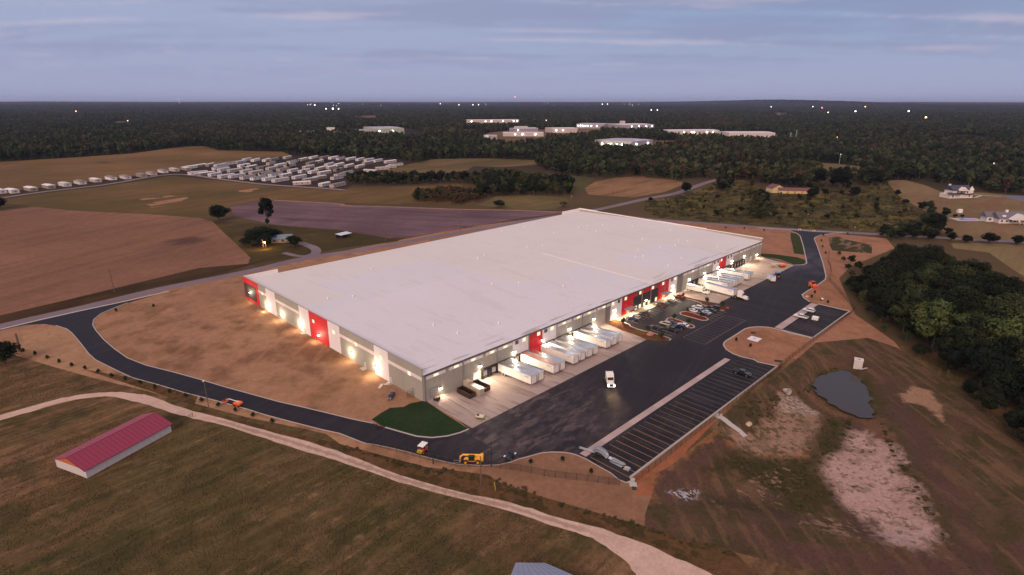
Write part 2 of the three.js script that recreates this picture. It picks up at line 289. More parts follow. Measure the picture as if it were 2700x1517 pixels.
// ---------------------------------------------------------------- base ground to the horizon
{
  const pos = [], col = [], idx = [];
  for (let j = 0; j < NZ; j++) for (let i = 0; i < NX; i++) {
    const x = LX[i], z = LZ[j], r = Math.hypot(x, z); pos.push(x, LH[j * NX + i], z);
    let c = mix3(rgb(74, 62, 44), rgb(88, 72, 52), fbm(x / 60, z / 60, 4));
    c = mix3(c, mix3(rgb(34, 35, 26), rgb(46, 40, 30), fbm(x / 90 + 5, z / 90, 4)), sst(500, 1000, r));
    c = mix3(c, mix3(rgb(28, 31, 30), rgb(40, 40, 38), fbm(x / 700, z / 700, 5)), sst(3000, 7000, r));
    col.push(...c);
  }
  for (let j = 0; j + 1 < NZ; j++) for (let i = 0; i + 1 < NX; i++) { const a = j * NX + i, b = a + 1, c = a + NX, d = c + 1; idx.push(a, c, b, b, c, d); }
  const g = meshOf(pos, idx, (x, z) => [x / 100, z / 100]); g.setAttribute('color', new THREE.BufferAttribute(new Float32Array(col), 3));
  solo('ground', g, soil({ vertexColors: true }), 'dark countryside ground running out to the horizon', 'ground', null, 'structure');
}

// ---------------------------------------------------------------- near ground sheets
const dirOf = (a, b) => { const dx = b[0] - a[0], dz = b[1] - a[1], n = Math.hypot(dx, dz); return [dx / n, dz / n]; };
const MOW = dirOf(V7(1000, 1110), V7(1560, 830));
const MEADOW = [[-60, -330], [70, -330], [205, -130], [260, -20], [260, 60], [-60, 60]];
const dk = many(V7, [[0, 60], [0, 640], [250, 560], [560, 500], [380, 420], [560, 340], [800, 220], [900, 160], [600, 130], [300, 160]]);
sheet('meadow', MEADOW, 0.015, 2048, 2048, (x, z) => {
  const u = x * MOW[0] + z * MOW[1], v = -x * MOW[1] + z * MOW[0], w = (fbm(x / 9, z / 9, 2) - 0.5) * 3;
  const s = fbm(u / 14, (v + w) / 1.6, 4), t = fbm(x / 22 + 4, z / 22, 4), f = fbm(x * 1.7, z * 1.7, 2), p = fbm(u / 34 + 20, v / 9 + 3, 4), q = fbm(x / 3.2, z / 3.2, 3);
  const gz = clamp(0.8 * sst(60, 30, Math.hypot(x - 36, (z + 118) * 0.75)) + 0.35 * sst(0.52, 0.66, fbm(x / 30 + 9, z / 30, 3)) - 0.25 * sst(40, 5, Math.hypot(x - 70, z + 62)));
  let c = mix3(rgb(90, 70, 48), rgb(132, 100, 76), clamp((s - 0.36) * 1.9 + (t - 0.5) * 1.0));
  c = mix3(c, rgb(66, 50, 38), sst(0.5, 0.68, t * 0.6 + q * 0.4) * 0.6);
  c = mix3(c, mix3(rgb(62, 60, 34), rgb(88, 76, 48), s), clamp(gz * 0.75 + sst(0.54, 0.7, p) * 0.45));
  c = mix3(c, rgb(52, 54, 30), sst(0.55, 0.68, fbm(x / 10 + 50, z / 10 + 8, 4)) * 0.55);
  const mw = fbm(u / 40 + 3, v / 1.1 + 8, 3); c = mix3(c, rgb(56, 46, 32), sst(0.52, 0.66, mw) * 0.16); c = mix3(c, rgb(140, 108, 82), sst(0.56, 0.7, fbm(u / 30 + 31, v / 0.8, 3)) * 0.12);
  const scr = sst(0.64, 0.76, fbm(u / 4 + 9, v / 0.7, 3) * 0.7 + q * 0.3) * sst(0.5, 0.62, fbm(x / 14 + 70, z / 14, 3)); c = mix3(c, rgb(138, 108, 88), scr * 0.4);
  const k = (0.74 + 0.52 * f) * (0.72 + 0.56 * q); return [c[0] * k, c[1] * k, c[2] * k];
}, { label: 'mown brown and green meadow in the foreground below the gravel track', category: 'field' });

const DIRT = [...many(V0, [[-160, 862], [0, 832], [395, 735], [640, 682], [880, 628], [1170, 572], [1420, 540], [1560, 548], [1900, 573], [2100, 588], [2230, 600], [2250, 625], [2140, 670], [2110, 700], [2150, 790], [2250, 860], [2330, 960], [2200, 980], [1990, 900], [1890, 975], [1800, 1060], [1730, 1130], [1690, 1210]]), ...many(VW, [[1320, 300], [1330, 424], [1150, 372], [1000, 332], [760, 262], [600, 207], [560, 178], [330, 152], [170, 110], [0, 64]]), ...many(V0, [[820, 1092], [760, 1078], [620, 1050], [480, 1013], [360, 982], [230, 950], [130, 922], [40, 895], [-160, 880]])];
const pale = many(V0, [[60, 830], [190, 815], [230, 880], [300, 950], [560, 1030], [880, 1105], [860, 1130], [500, 1040], [260, 975], [130, 920], [40, 885]]);
const rust = many(V4, [[2600, -100], [2400, 250], [1850, 700], [1300, 1100], [1180, 1290], [1000, 1300], [960, 1180], [1800, 560], [2400, 60]]);
sheet('graded_dirt', DIRT, 0.03, 2048, 2048, (x, z) => {
  const t = fbm(x / 26, z / 26, 5), s = fbm(x / 9 + 40, z / 9, 4), f = fbm(x * 1.3, z * 1.3, 2), u = (x + z) * S2, v = (x - z) * S2, str = fbm(u / 3 + 3, v / 18, 3), blot = fbm(x / 13 + 9, z / 17 + 3, 5);
  let c = mix3(rgb(139, 104, 81), rgb(157, 121, 97), t);
  c = mix3(c, rgb(104, 74, 56), sst(0.5, 0.72, blot) * 0.6 * (x < 96 ? sst(70, 25, Math.hypot(x - 62, (z + 205) * 0.6)) + 0.25 : 0.4));
  c = mix3(c, rgb(112, 84, 54), sst(0.5, 0.7, s) * 0.5);
  c = mix3(c, rgb(162, 118, 92), sst(0.56, 0.75, str) * 0.4);
  const [wx, wz] = wobble(x, z, 5, 4);
  if (inPoly(pale, wx, wz)) c = mix3(c, rgb(158, 124, 96), 0.7);
  if (z > -95 && x < 150) c = mix3(c, rgb(122, 90, 72), 0.5 + 0.3 * t);
  if (inPoly(rust, wx, wz)) c = mix3(c, rgb(150, 88, 58), 0.65);
  if (x > 185) c = mix3(c, rgb(150, 100, 80), 0.35);
  const k = (0.86 + 0.28 * f) * (0.88 + 0.24 * fbm(x / 2.5, z / 2.5, 2)); return [c[0] * k * 0.95, c[1] * k * 0.95, c[2] * k * 0.95];
}, { label: 'bare graded brown dirt around the warehouse and its drives', category: 'dirt ground' });

// the basin with its pond
{
  const out = [...many(V6, [[-20, 860], [60, 900], [0, 1080], [0, 1160], [300, 1240], [700, 1340], [1000, 1420], [1300, 1500], [2420, 1560], [2420, 640], [2200, 520], [2000, 330], [1800, 200], [1560, 40], [1380, -20], [1060, 10], [860, 180], [500, 450], [420, 560], [150, 780]])];
  const sand = many(V6, [[1240, 540], [1330, 560], [1420, 620], [1560, 690], [1600, 800], [1680, 900], [1780, 1100], [1850, 1240], [1740, 1285], [1500, 1240], [1420, 1170], [1330, 1080], [1200, 1000], [1150, 900], [1060, 820], [1110, 700], [1210, 680], [1215, 590]]);
  const sand2 = many(V6, [[850, 330], [1000, 400], [1100, 465], [1090, 540], [1030, 600], [1015, 700], [900, 725], [740, 720], [620, 690], [520, 600], [440, 520], [520, 560], [640, 590], [700, 545], [800, 450]]);
  const rock = many(V6, [[845, 335], [940, 345], [1105, 468], [960, 450], [835, 430]]), bare = many(V6, [[1580, 330], [1620, 325], [1660, 283], [1770, 310], [1820, 400], [1866, 490], [1845, 508], [1780, 440], [1730, 400], [1600, 378]]);
  const mud = many(V6, [[1010, 330], [1090, 300], [1200, 360], [1330, 420], [1440, 470], [1520, 560], [1540, 640], [1460, 640], [1380, 560], [1300, 490], [1180, 470], [1060, 400]]);
  const orange = many(V6, [[-20, 840], [130, 740], [430, 545], [520, 640], [1010, 660], [1010, 725], [760, 725], [560, 640], [440, 580], [110, 800], [60, 900], [40, 990], [-20, 1000]]);
  const chips = many(V6, [[140, 930], [330, 925], [330, 985], [250, 985]]);
  const weed = many(V6, [[560, 690], [760, 740], [1050, 730], [1110, 490], [1300, 480], [1220, 660], [1120, 700], [1070, 820], [1160, 940], [1200, 1040], [960, 1060], [830, 960], [560, 830], [380, 800]]), purple = many(V6, [[100, 850], [430, 590], [540, 660], [460, 760], [330, 890], [120, 900]]);
  const lowPatch = many(V6, [[430, 1000], [700, 900], [860, 760], [960, 1050], [1430, 1190], [1300, 1230], [900, 1110]]);
  const pS = patch(sand), pS2 = patch(sand2), pR = patch(rock), pM = patch(mud), pW = patch(weed), pL = patch(lowPatch), pP = patch(purple), pO = patch(orange), pB = patch(bare), pC = patch(chips), pPond = patch(POND), pV = patch(many(V6, [[1440, 130], [1560, 280], [1720, 560], [1900, 860], [2080, 1250], [2300, 1500], [1500, 1500], [700, 1300], [500, 1200], [900, 1230], [1500, 1360], [1900, 1330], [1960, 1230], [1800, 960], [1600, 620], [1470, 330]])), slopeA = patch(many(V6, [[1440, 460], [1520, 560], [1680, 800], [1860, 1240], [1960, 1260], [1800, 900], [1600, 560], [1460, 300], [1380, 200], [1330, 215]]));
  sheet('drainage_basin', out, 0.045, 2048, 1536, (x, z) => {
    const t = fbm(x / 11, z / 11, 5), s = fbm(x / 4 + 8, z / 4, 4), f = fbm(x * 1.9, z * 1.9, 3), g2 = fbm(x / 1.1 + 3, z / 1.1, 4), n = (fbm(x / 3 + 2, z / 3, 4) - 0.5) * 7 + (g2 - 0.5) * 5;
    let c = mix3(rgb(68, 55, 43), rgb(93, 73, 57), t);
    c = mix3(c, rgb(62, 58, 36), sst(0.44, 0.62, s) * 0.7);
    c = mix3(c, rgb(84, 62, 56), sst(0.54, 0.7, fbm(x / 8 + 60, z / 8, 4)) * 0.6);
    c = mix3(c, rgb(118, 90, 66), sst(0.52, 0.64, fbm((x + z) / 2.4, (x - z) / 16, 4)) * 0.35);
    c = mix3(c, rgb(66, 60, 38), slopeA(x, z, 2, n * 0.4) * 0.7);
    c = mix3(c, rgb(84, 60, 56), clamp(pP(x, z, 2, n) + pV(x, z, 4, n)) * 0.65);
    c = mix3(c, rgb(148, 98, 66), pO(x, z, 1.5, n * 0.7) * 0.7);
    c = mix3(c, mix3(rgb(96, 70, 54), rgb(112, 82, 64), s), pM(x, z, 1.5, n * 0.6) * 0.85);
    const weeds = clamp(sst(0.52, 0.64, g2 * 0.6 + s * 0.4) + sst(0.56, 0.7, fbm(x / 5 + 31, z / 5, 4)) * 0.5);
    c = mix3(c, mix3(mix3(rgb(150, 120, 106), rgb(134, 106, 90), t), rgb(80, 72, 48), weeds * 0.9), pS2(x, z, 2, n) * 0.9);
    c = mix3(c, mix3(mix3(rgb(178, 148, 142), rgb(154, 124, 114), fbm(x / 5, z / 5, 5)), rgb(86, 74, 56), clamp(sst(0.60, 0.70, g2) * 0.6 + sst(0.60, 0.72, s) * 0.4)), pS(x, z, 2.4, n) * 0.92);
    c = mix3(c, mix3(rgb(96, 80, 68), rgb(166, 146, 132), vn(x * 1.6, z * 1.6)), pR(x, z, 0.8, n * 0.3));
    c = mix3(c, mix3(rgb(46, 47, 27), rgb(68, 57, 37), s), pW(x, z, 2.5, n) * 0.85);
    c = mix3(c, rgb(138, 110, 92), pL(x, z, 2, n) * sst(0.5, 0.6, g2 * 0.5 + t * 0.5) * 0.8);
    c = mix3(c, rgb(146, 114, 94), pB(x, z, 1, n * 0.4) * 0.9);
    c = mix3(c, rgb(170, 165, 170), pC(x, z, 1, 0) * sst(0.5, 0.58, vn(x * 2.2, z * 2.2)));
    c = mix3(c, rgb(56, 54, 30), sst(0, 0.5, pPond(x, z, 3.5, n * 0.5)) * 0.6);
    const k = 0.72 + 0.5 * f; return [c[0] * k, c[1] * k, c[2] * k];
  }, { label: 'rough drainage basin with sand patches and weeds beside the lot', category: 'basin' });
  const wy = -2.0, g = new THREE.ShapeGeometry(new THREE.Shape([...POND, POND[0]].flatMap((p, i, l) => (i + 1 < l.length ? [0, 1, 2, 3, 4, 5, 6, 7].map((k) => [mix(p[0], l[i + 1][0], k / 8), mix(p[1], l[i + 1][1], k / 8)]) : [])).map(([x, z]) => wobble(x, z, 2.6, 3.4)).map(([x, z]) => new THREE.Vector2(x, -z)))).rotateX(-Math.PI / 2).translate(0, wy, 0);
  solo('pond_water', g, new THREE.MeshPhysicalMaterial({ color: new THREE.Color().setRGB(0.04, 0.034, 0.034), roughness: 0.16, ior: 1.33, specularIntensity: 0.8 }), 'still grey blue pond water in the drainage basin', 'pond', null, 'structure');
}

// asphalt: one sheet of drives and lots, the islands and concrete lie on it
const KERB_DRIVE_IN = many(VD, [[960, 285], [870, 318], [760, 365], [705, 410], [698, 450], [720, 490], [780, 560], [860, 630], [960, 700], [1100, 755], [1300, 805], [1500, 860], [1700, 920], [1900, 975], [2100, 1030], [2300, 1075], [2560, 1138]]).concat(many(V11, [[-200, 650], [150, 720]]));
const LAWN_EDGE = many(V11, [[340, 785], [600, 860], [850, 930], [1100, 952], [1350, 925], [1550, 872], [1690, 812]]);
const KERB_FAR_L = many(V3, [[1250, 900], [1400, 893], [1462, 870], [1458, 820], [1440, 740], [1400, 560], [1350, 400], [1290, 355], [1165, 312]]);
const KERB_FAR_R = many(V3, [[2140, 352], [1900, 360], [1700, 390], [1615, 422], [1590, 445], [1640, 570], [1690, 720], [1740, 870], [1790, 1080], [1780, 1140], [1700, 1200], [1600, 1270], [1480, 1335], [1385, 1400]]).concat(many(V5, [[430, 478], [440, 500], [500, 540]]));
const ISLE = many(V10, [[2510, 968], [2250, 905], [2000, 850], [1800, 782], [1630, 740], [1480, 716], [1280, 706], [1100, 720], [980, 755], [780, 885], [560, 1020], [505, 1075], [500, 1130], [560, 1220], [700, 1310], [880, 1380], [1180, 1447]]).concat(many(V4, [[2200, 20], [2390, 62]]));
const LOT1_R = many(V5, [[885, 630], [880, 655], [530, 890]]), LOT2_R = many(V4, [[2390, 62], [960, 1142], [990, 1168], [925, 1192]]);
const KERB_LOW = many(V4, [[925, 1192], [850, 1160], [770, 1095], [600, 1000], [530, 960], [450, 925], [380, 905], [300, 895], [200, 893], [100, 903]]).concat(many(V11, [[2480, 1305], [2350, 1355], [2150, 1395], [1900, 1402], [1500, 1382], [1350, 1352], [1100, 1292], [900, 1240], [700, 1182], [400, 1112], [200, 1070], [0, 1040]]), many(VD, [[2560, 1270], [2400, 1235], [2200, 1183], [2000, 1130], [1840, 1080], [1600, 1015], [1400, 965], [1200, 905], [1000, 850], [900, 805], [800, 755], [720, 715], [670, 670], [600, 580], [540, 510], [500, 480], [420, 455], [330, 443], [200, 450], [0, 487]]));
const APRON = many(VD, [[0, 484], [300, 412], [620, 340], [960, 268], [1270, 197]]);
const FRONT = -133.2, EDGE = -111;
const ASPHALT = [...KERB_DRIVE_IN, ...many(V11, [[230, 760]]), ...LAWN_EDGE, [97, -131], [349, -131], ...KERB_FAR_L, ...many(V3, [[1300, 300], [1590, 338], [2140, 340]]), ...KERB_FAR_R, ...many(V5, [[580, 560]]), ...LOT1_R, ...many(V5, [[230, 812]]), ...ISLE, ...LOT2_R.slice(1), ...KERB_LOW.slice(1), ...APRON.slice(1)];
sheet('asphalt_drive', ASPHALT, 0.06, 2048, 2048, (x, z) => {
  const f = fbm(x * 2.1, z * 2.1, 2), t = fbm(x / 14, z / 14, 4), s = fbm(x / 4, z / 30 + 5, 3);
  let c = mix3(rgb(34, 31, 36), rgb(41, 37, 43), t);
  c = mix3(c, rgb(54, 48, 53), sst(0.52, 0.72, s) * 0.35);
  const dust = fbm(x / 11 + 7, (z + x * 0.3) / 2.6, 5) * 0.5 + fbm(x / 2 + 3, z / 1.1, 5) * 0.5, near = sst(38, 8, Math.hypot((x - 106) * 0.75, (z + 104) * 0.95));
  c = mix3(c, rgb(90, 78, 80), sst(0.3, 0.85, dust) * 0.8 * near);
  c = mix3(c, rgb(122, 106, 104), sst(0.58, 0.64, fbm(x / 5, z / 1.3 + 6, 5)) * 0.3 * near);
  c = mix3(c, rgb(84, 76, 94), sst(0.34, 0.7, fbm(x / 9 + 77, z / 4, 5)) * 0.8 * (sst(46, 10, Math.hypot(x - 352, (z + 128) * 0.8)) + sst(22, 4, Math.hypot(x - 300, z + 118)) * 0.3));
  if (x < 92 && z < -100) c = mix3(c, rgb(34, 32, 40), 0.7);
  if (z > -77.8 && x > 100) c = mix3(c, mix3(rgb(29, 27, 30), rgb(50, 46, 49), sst(0.5, 0.66, fbm(x / 1.1, z / 9 + 3, 3))), 0.75);
  if (x > 186 && x < 247 && z < -103) c = mix3(c, mix3(rgb(58, 51, 50), rgb(47, 43, 46), t), 0.7);
  const tr = sst(0.6, 0.7, fbm(x / 34 + 3, (z + 0.25 * x) / 1.3, 3)); c = mix3(c, rgb(60, 54, 58), tr * 0.25);
  const k = 0.88 + 0.24 * f; return [c[0] * k, c[1] * k, c[2] * k];
}, { rough: 0.62, spec: 0.22, label: 'dark new asphalt drives and lots around the warehouse', category: 'driveway' });

// concrete yards, dolly pad, walks, kerbs, painted lines, planting beds
const concreteFn = (base, warm) => (x, z) => {
  const f = fbm(x * 2, z * 2, 2), t = fbm(x / 9 + 3, z / 9, 4), s = fbm(x / 1.2, z / 14, 4);
  let c = mix3(base, [base[0] * 0.86, base[1] * 0.84, base[2] * 0.83], t);
  c = mix3(c, rgb(96, 84, 80), sst(0.5, 0.7, s) * warm);
  const j = Math.min(Math.abs(((x / 4.6) % 1 + 1) % 1 - 0.5), Math.abs(((z / 4.6) % 1 + 1) % 1 - 0.5)); if (j > 0.4965) c = mix3(c, rgb(110, 98, 92), 0.6);
  const k = 0.92 + 0.16 * f; return [c[0] * k, c[1] * k, c[2] * k];
};
const BED1 = many(V2, [[205, 872], [240, 850], [300, 825], [390, 850], [470, 885], [480, 905], [560, 935], [650, 962], [700, 965], [800, 1000], [900, 1030], [940, 1050], [915, 1066], [830, 1072], [760, 1068], [655, 1050], [550, 1008], [400, 955]]);
const BED2 = many(V2, [[985, 545], [1060, 552], [1110, 568], [1200, 590], [1290, 612], [1340, 622], [1450, 648], [1560, 690], [1590, 690], [1590, 715], [1540, 728], [1480, 715], [1440, 700], [1340, 672], [1285, 655], [1275, 640], [1180, 608], [1100, 595]]);
sheet('concrete_yard', [[94.7, EDGE], [94.7, FRONT], [189, FRONT], ...many(V2, [[205, 872], [400, 955], [550, 1006], [650, 1050]]), [186.6, EDGE]], 0.075, 1536, 512, concreteFn(rgb(163, 146, 140), 0.45), { rough: 0.8, label: 'pale concrete truck court on the near half of the docks', category: 'truck court' });
sheet('concrete_yard', [[244.5, FRONT], ...many(V2, [[985, 545], [1060, 552], [1200, 588], [1340, 620], [1490, 648]]), [248.5, EDGE], ...many(V3, [[1250, 903], [690, 760]]), [345.5, FRONT]], 0.075, 1536, 512, concreteFn(rgb(166, 150, 140), 0.4), { rough: 0.8, label: 'pale concrete truck court on the far half of the docks', category: 'truck court' });
sheet('entrance_walk', [[196, FRONT], [196, -131], [199.5, -129.6], [239.7, -129.2], [243, -131], [244, FRONT]], 0.09, 512, 128, concreteFn(rgb(176, 160, 140), 0.1), { rough: 0.8, label: 'concrete walk in front of the red entrance', category: 'pavement' });
// the ramp that leads to the overhead door, a little above the court, and its pale edge
solo('ramp_edge', strip([[102, -132.6], [101.2, -122], [100.6, -114]], 0.5, 0.075, 0.16), M.kerb, 'pale concrete edge between ramp and truck court', 'kerb', null, 'structure');
{ // dolly pads, slab by slab, their long joints open
  const pad = (x0, x1, z0, z1, label) => {
    const n = Math.round((x1 - x0) / 4.4), t = tag(new THREE.Group(), label, 'concrete pad', null, 'structure'); t.name = numbered('dolly_pad'); scene.add(t);
    for (let i = 0; i < n; i++) { const a = mix(x0, x1, i / n) + 0.03, b = mix(x0, x1, (i + 1) / n) - 0.03, m = i % 3 === 0 ? std(rgb(164, 143, 140), 0.85) : i % 3 === 1 ? std(rgb(158, 138, 134), 0.85) : std(rgb(169, 149, 146), 0.85); part(t, 'slab', box(a, b, -0.1, 0.085, z0, z1), m); }
  };
  const a = V4(450, 928), b = V4(528, 962), c = V4(1880, -2);
  pad(a[0] + 1.2, c[0] + 1.5, Math.min(a[1], b[1]) - 0.2, Math.max(a[1], b[1]) - 0.6, 'long pale concrete strip of slabs beside the striped trailer lot');
  const d = V5(150, 790), e = V5(225, 808), f = V5(510, 548);
  pad(d[0] + 0.6, f[0], d[1], e[1], 'short pale concrete strip of slabs in the far small lot');
}
const kerbThing = (label, ...ls) => { const t = tag(new THREE.Group(), label, 'kerb', null, 'structure'); t.name = numbered('kerb'); scene.add(t); for (const [l, w, h] of ls) part(t, 'kerb_run', strip(l, w, 0.06, h ?? 0.14), M.kerb); return t; };
kerbThing('kerb along the inner side of the left drive', [KERB_DRIVE_IN, 0.35]);
kerbThing('kerb around the dark green lawn by the corner', [LAWN_EDGE, 0.5]);
kerbThing('kerb on the left of the far drive', [KERB_FAR_L, 0.6]);
kerbThing('kerb on the right of the far drive', [KERB_FAR_R, 0.6]);
kerbThing('kerb around the dirt island between the two lots', [ISLE, 0.55]);
kerbThing('kerb along the fence side of the small lot', [many(V5, [[580, 560], [885, 630]]), 0.7], [many(V5, [[885, 632], [532, 888]]), 0.6, 0.3], [many(V5, [[528, 888], [230, 812]]), 0.6]);
kerbThing('pale kerb along the fence side of the striped trailer lot', [LOT2_R.slice(0, 2), 0.6, 0.25], [LOT2_R.slice(1), 0.5]);
kerbThing('kerb along the outer side of the left drive', [KERB_LOW.slice(0, -3), 0.25]);
solo('gutter_apron', drape(strip(APRON, 1.3, 0), 0.09), M.concrete, 'pale gutter between public road and left drive', 'gutter', null, 'structure');
const line = (pts, w) => drape(strip(pts, w, 0), 0.085);
{ // painted stalls
  const y = std(rgb(150, 112, 72), 0.8), w = std(rgb(176, 168, 168), 0.8), p = std(rgb(112, 98, 96), 0.8), t1 = tag(new THREE.Group(), 'yellow stall lines of the long trailer lot', 'painted lines', null, 'structure'); t1.name = 'stall_lines'; used.set('stall_lines', 1); scene.add(t1);
  const zA = V4(705, 860)[1], zB = V4(1145, 1000)[1] - 0.2, x0 = V4(705, 860)[0], pitch = (V4(1493, 343)[0] - x0) / 15;
  for (let i = -2; i < 32; i++) { const x = x0 + i * pitch; if (x > V4(1990, 0)[0] + 13) break; part(t1, 'stall_line', line([[x, zA], [x, zB]], i < 6 ? 0.17 : 0.13), i < 14 ? y : p); }
  const t2 = tag(new THREE.Group(), 'thin white stall lines of the car park before the red entrance', 'painted lines', null, 'structure'); t2.name = numbered('stall_lines'); scene.add(t2);
  for (let i = 0; i < 15; i++) { const x = 199 + i * 2.85; part(t2, 'stall_line', line([[x, -128.6], [x, -123.2]], 0.14), w); }
  for (const [xa, za, n] of [[194.2, -116, 8], [224.5, -113, 6]]) for (let i = 0; i < n; i++) { const x = xa + i * 2.75; part(t2, 'stall_line', line([[x, za], [x, za + 10.5]], 0.14), w); }
  const t3 = tag(new THREE.Group(), 'faint hatched box painted beside the car park', 'painted lines', null, 'structure'); t3.name = numbered('stall_lines'); scene.add(t3);
  const q = many(V2, [[1075, 1030], [1318, 1110], [1780, 840], [1545, 782]]);
  for (let i = 0; i < 4; i++) part(t3, 'box_line', line([q[i], q[(i + 1) % 4]], 0.2), p);
  for (let i = 1; i < 13; i++) { const s = i / 13; part(t3, 'hatch_line', line([[mix(q[0][0], q[3][0], s), mix(q[0][1], q[3][1], s)], [mix(q[1][0], q[2][0], s), mix(q[1][1], q[2][1], s)]], 0.12), p); }
  const t4 = tag(new THREE.Group(), 'faint stall lines of the far small lot', 'painted lines', null, 'structure'); t4.name = numbered('stall_lines'); scene.add(t4);
  const a = V5(230, 812), b = V5(528, 888); for (let i = 1; i < 22; i++) { const x = a[0] + i * 1.9; if (x < V5(880, 640)[0] - 1) part(t4, 'stall_line', line([[x, a[1] + 0.6], [x, b[1] - 0.6]], 0.1), p); }
}
const mulch = (x, z) => { const f = fbm(x * 3, z * 3, 3), c = mix3(rgb(66, 34, 24), rgb(104, 62, 44), f); return c; };
sheet('planting_bed', BED1, 0.095, 256, 256, (x, z) => { const c = mulch(x, z); return mix3(c, rgb(86, 78, 40), sst(0.5, 0.62, fbm(x / 2, z / 2 + 8, 3)) * (x < 196 ? 0.6 : 0.1)); }, { label: 'mulched planting bed at the near end of the car park', category: 'planting bed' });
sheet('planting_bed', BED2, 0.095, 256, 256, mulch, { label: 'mulched planting bed at the far end of the car park', category: 'planting bed' });
const ISLE_A = many(V2, [[1040, 755], [1060, 742], [1110, 738], [1180, 752], [1270, 785], [1340, 805], [1360, 825], [1340, 838], [1290, 838], [1200, 812], [1100, 785], [1050, 772]]), ISLE_B = many(V2, [[888, 828], [905, 812], [950, 810], [1040, 838], [1130, 872], [1195, 895], [1205, 912], [1180, 925], [1130, 920], [1040, 880], [960, 850], [900, 843]]);
for (const [p, l] of [[ISLE_A, 'red mulch island among the parked cars, farther one'], [ISLE_B, 'red mulch island among the parked cars, nearer one']]) { sheet('planting_island', p, 0.1, 128, 128, (x, z) => mix3(rgb(92, 34, 24), rgb(120, 56, 40), fbm(x * 3, z * 3, 3)), { label: l, category: 'planting island' }); }
kerbThing('pale kerbs around the planting islands and beds', [[...ISLE_A, ISLE_A[0]], 0.55], [[...ISLE_B, ISLE_B[0]], 0.55], [BED1.slice(3, 13), 0.45], [BED2.slice(10).concat([BED2[0]]), 0.45]);
// lawns
const grass = (a, b) => (x, z) => { const f = fbm(x * 1.5, z * 1.5, 3), t = fbm(x / 6, z / 6, 4), c = mix3(a, b, t), k = 0.75 + 0.5 * f; return [c[0] * k, c[1] * k, c[2] * k]; };
const LAWN = [...LAWN_EDGE, ...many(V11, [[1330, 582], [985, 348], [860, 375], [740, 400], [640, 455], [420, 470], [260, 560], [120, 660]])];
sheet('lawn', LAWN, 0.1, 512, 512, grass(rgb(30, 46, 27), rgb(44, 58, 36)), { label: 'dark green turf lawn at the near corner of the warehouse', category: 'lawn' });
sheet('lawn', many(V3, [[675, 700], [900, 712], [1300, 765], [1440, 810], [1440, 885], [1250, 892], [1000, 800], [680, 745]]), 0.1, 256, 128, grass(rgb(38, 52, 26), rgb(58, 62, 36)), { label: 'narrow green lawn at the far end of the truck court', category: 'lawn' });
sheet('lawn', many(V3, [[1190, 345], [1290, 365], [1345, 410], [1395, 560], [1430, 725], [1250, 700], [1215, 540], [1190, 440]]), 0.1, 128, 256, grass(rgb(40, 56, 28), rgb(66, 64, 40)), { label: 'green lawn left of the far drive', category: 'lawn' });
sheet('grass_patch', many(V3, [[1830, 420], [2000, 415], [2100, 455], [2570, 560], [2570, 700], [1900, 650], [1850, 560]]), 0.1, 256, 256, (x, z) => mix3(grass(rgb(46, 56, 32), rgb(70, 62, 42))(x, z), rgb(130, 100, 84), sst(0.5, 0.62, fbm(x / 8, z / 3, 3)) * 0.7), { label: 'green and sandy grass right of the far drive', category: 'grass' });

// roads
const ROAD = curve([...many(VD, [[-300, 540], [0, 463], [600, 326], [1200, 183], [1700, 82], [1980, 22]]), ...many(VB, [[0, 1322], [500, 1247], [900, 1174], [1300, 1104], [1700, 1034], [1990, 988], [2220, 952]]), ...many(VC, [[0, 786], [120, 765], [230, 742], [340, 702], [440, 668], [530, 645]])], 4);
const roadFn = (x, z) => { const f = fbm(x, z, 3), t = fbm(x / 12, z / 12, 3), c = mix3(rgb(108, 96, 106), rgb(124, 110, 116), t), k = 0.92 + 0.16 * f; return [c[0] * k, c[1] * k, c[2] * k]; };
sheet('public_road', strip(ROAD, 7.6, 0), 0.05, 1024, 1024, roadFn, { rough: 0.8, label: 'grey public road behind the warehouse', category: 'road' });
const ROAD2 = curve([...many(VB, [[2260, 975]]), ...many(VC, [[0, 919], [400, 950], [800, 979], [1200, 1004], [1600, 1026], [1900, 1042], [2200, 1060], [2700, 1085]])], 4);
sheet('public_road', strip(ROAD2, 7.2, 0), 0.05, 1024, 512, roadFn, { rough: 0.8, label: 'grey cross road beyond the right end of the warehouse', category: 'road' });
solo('gutter_apron', drape(strip(many(V3, [[640, 262], [1300, 305], [1590, 325], [2140, 352]]), 1.4, 0), 0.09), M.concrete, 'pale gutter between cross road and far drive', 'gutter', null, 'structure');
const GRAVEL_T = many(V7, [[-120, 285], [0, 245], [200, 190], [420, 130], [600, 100], [750, 90], [880, 95], [1000, 112], [1150, 165], [1310, 218], [1500, 266], [1800, 348], [2100, 430], [2280, 485]]).concat(many(VW, [[150, 152], [300, 203], [500, 254], [700, 300], [830, 343], [1000, 386], [1130, 430], [1250, 482], [1400, 550], [1470, 590], [1560, 640]]));
const GRAVEL_B = many(V7, [[-120, 330], [0, 283], [200, 225], [420, 160], [600, 130], [740, 120], [900, 150], [1050, 192], [1200, 240], [1310, 268], [1500, 312], [1800, 405], [2100, 500], [2280, 556]]).concat(many(VW, [[150, 182], [300, 230], [500, 282], [640, 316], [780, 365], [900, 402], [980, 432], [1050, 480], [1110, 530], [1140, 590], [1150, 640]]));
const G1 = curve(GRAVEL_T, 4), G2 = curve(GRAVEL_B, 4);
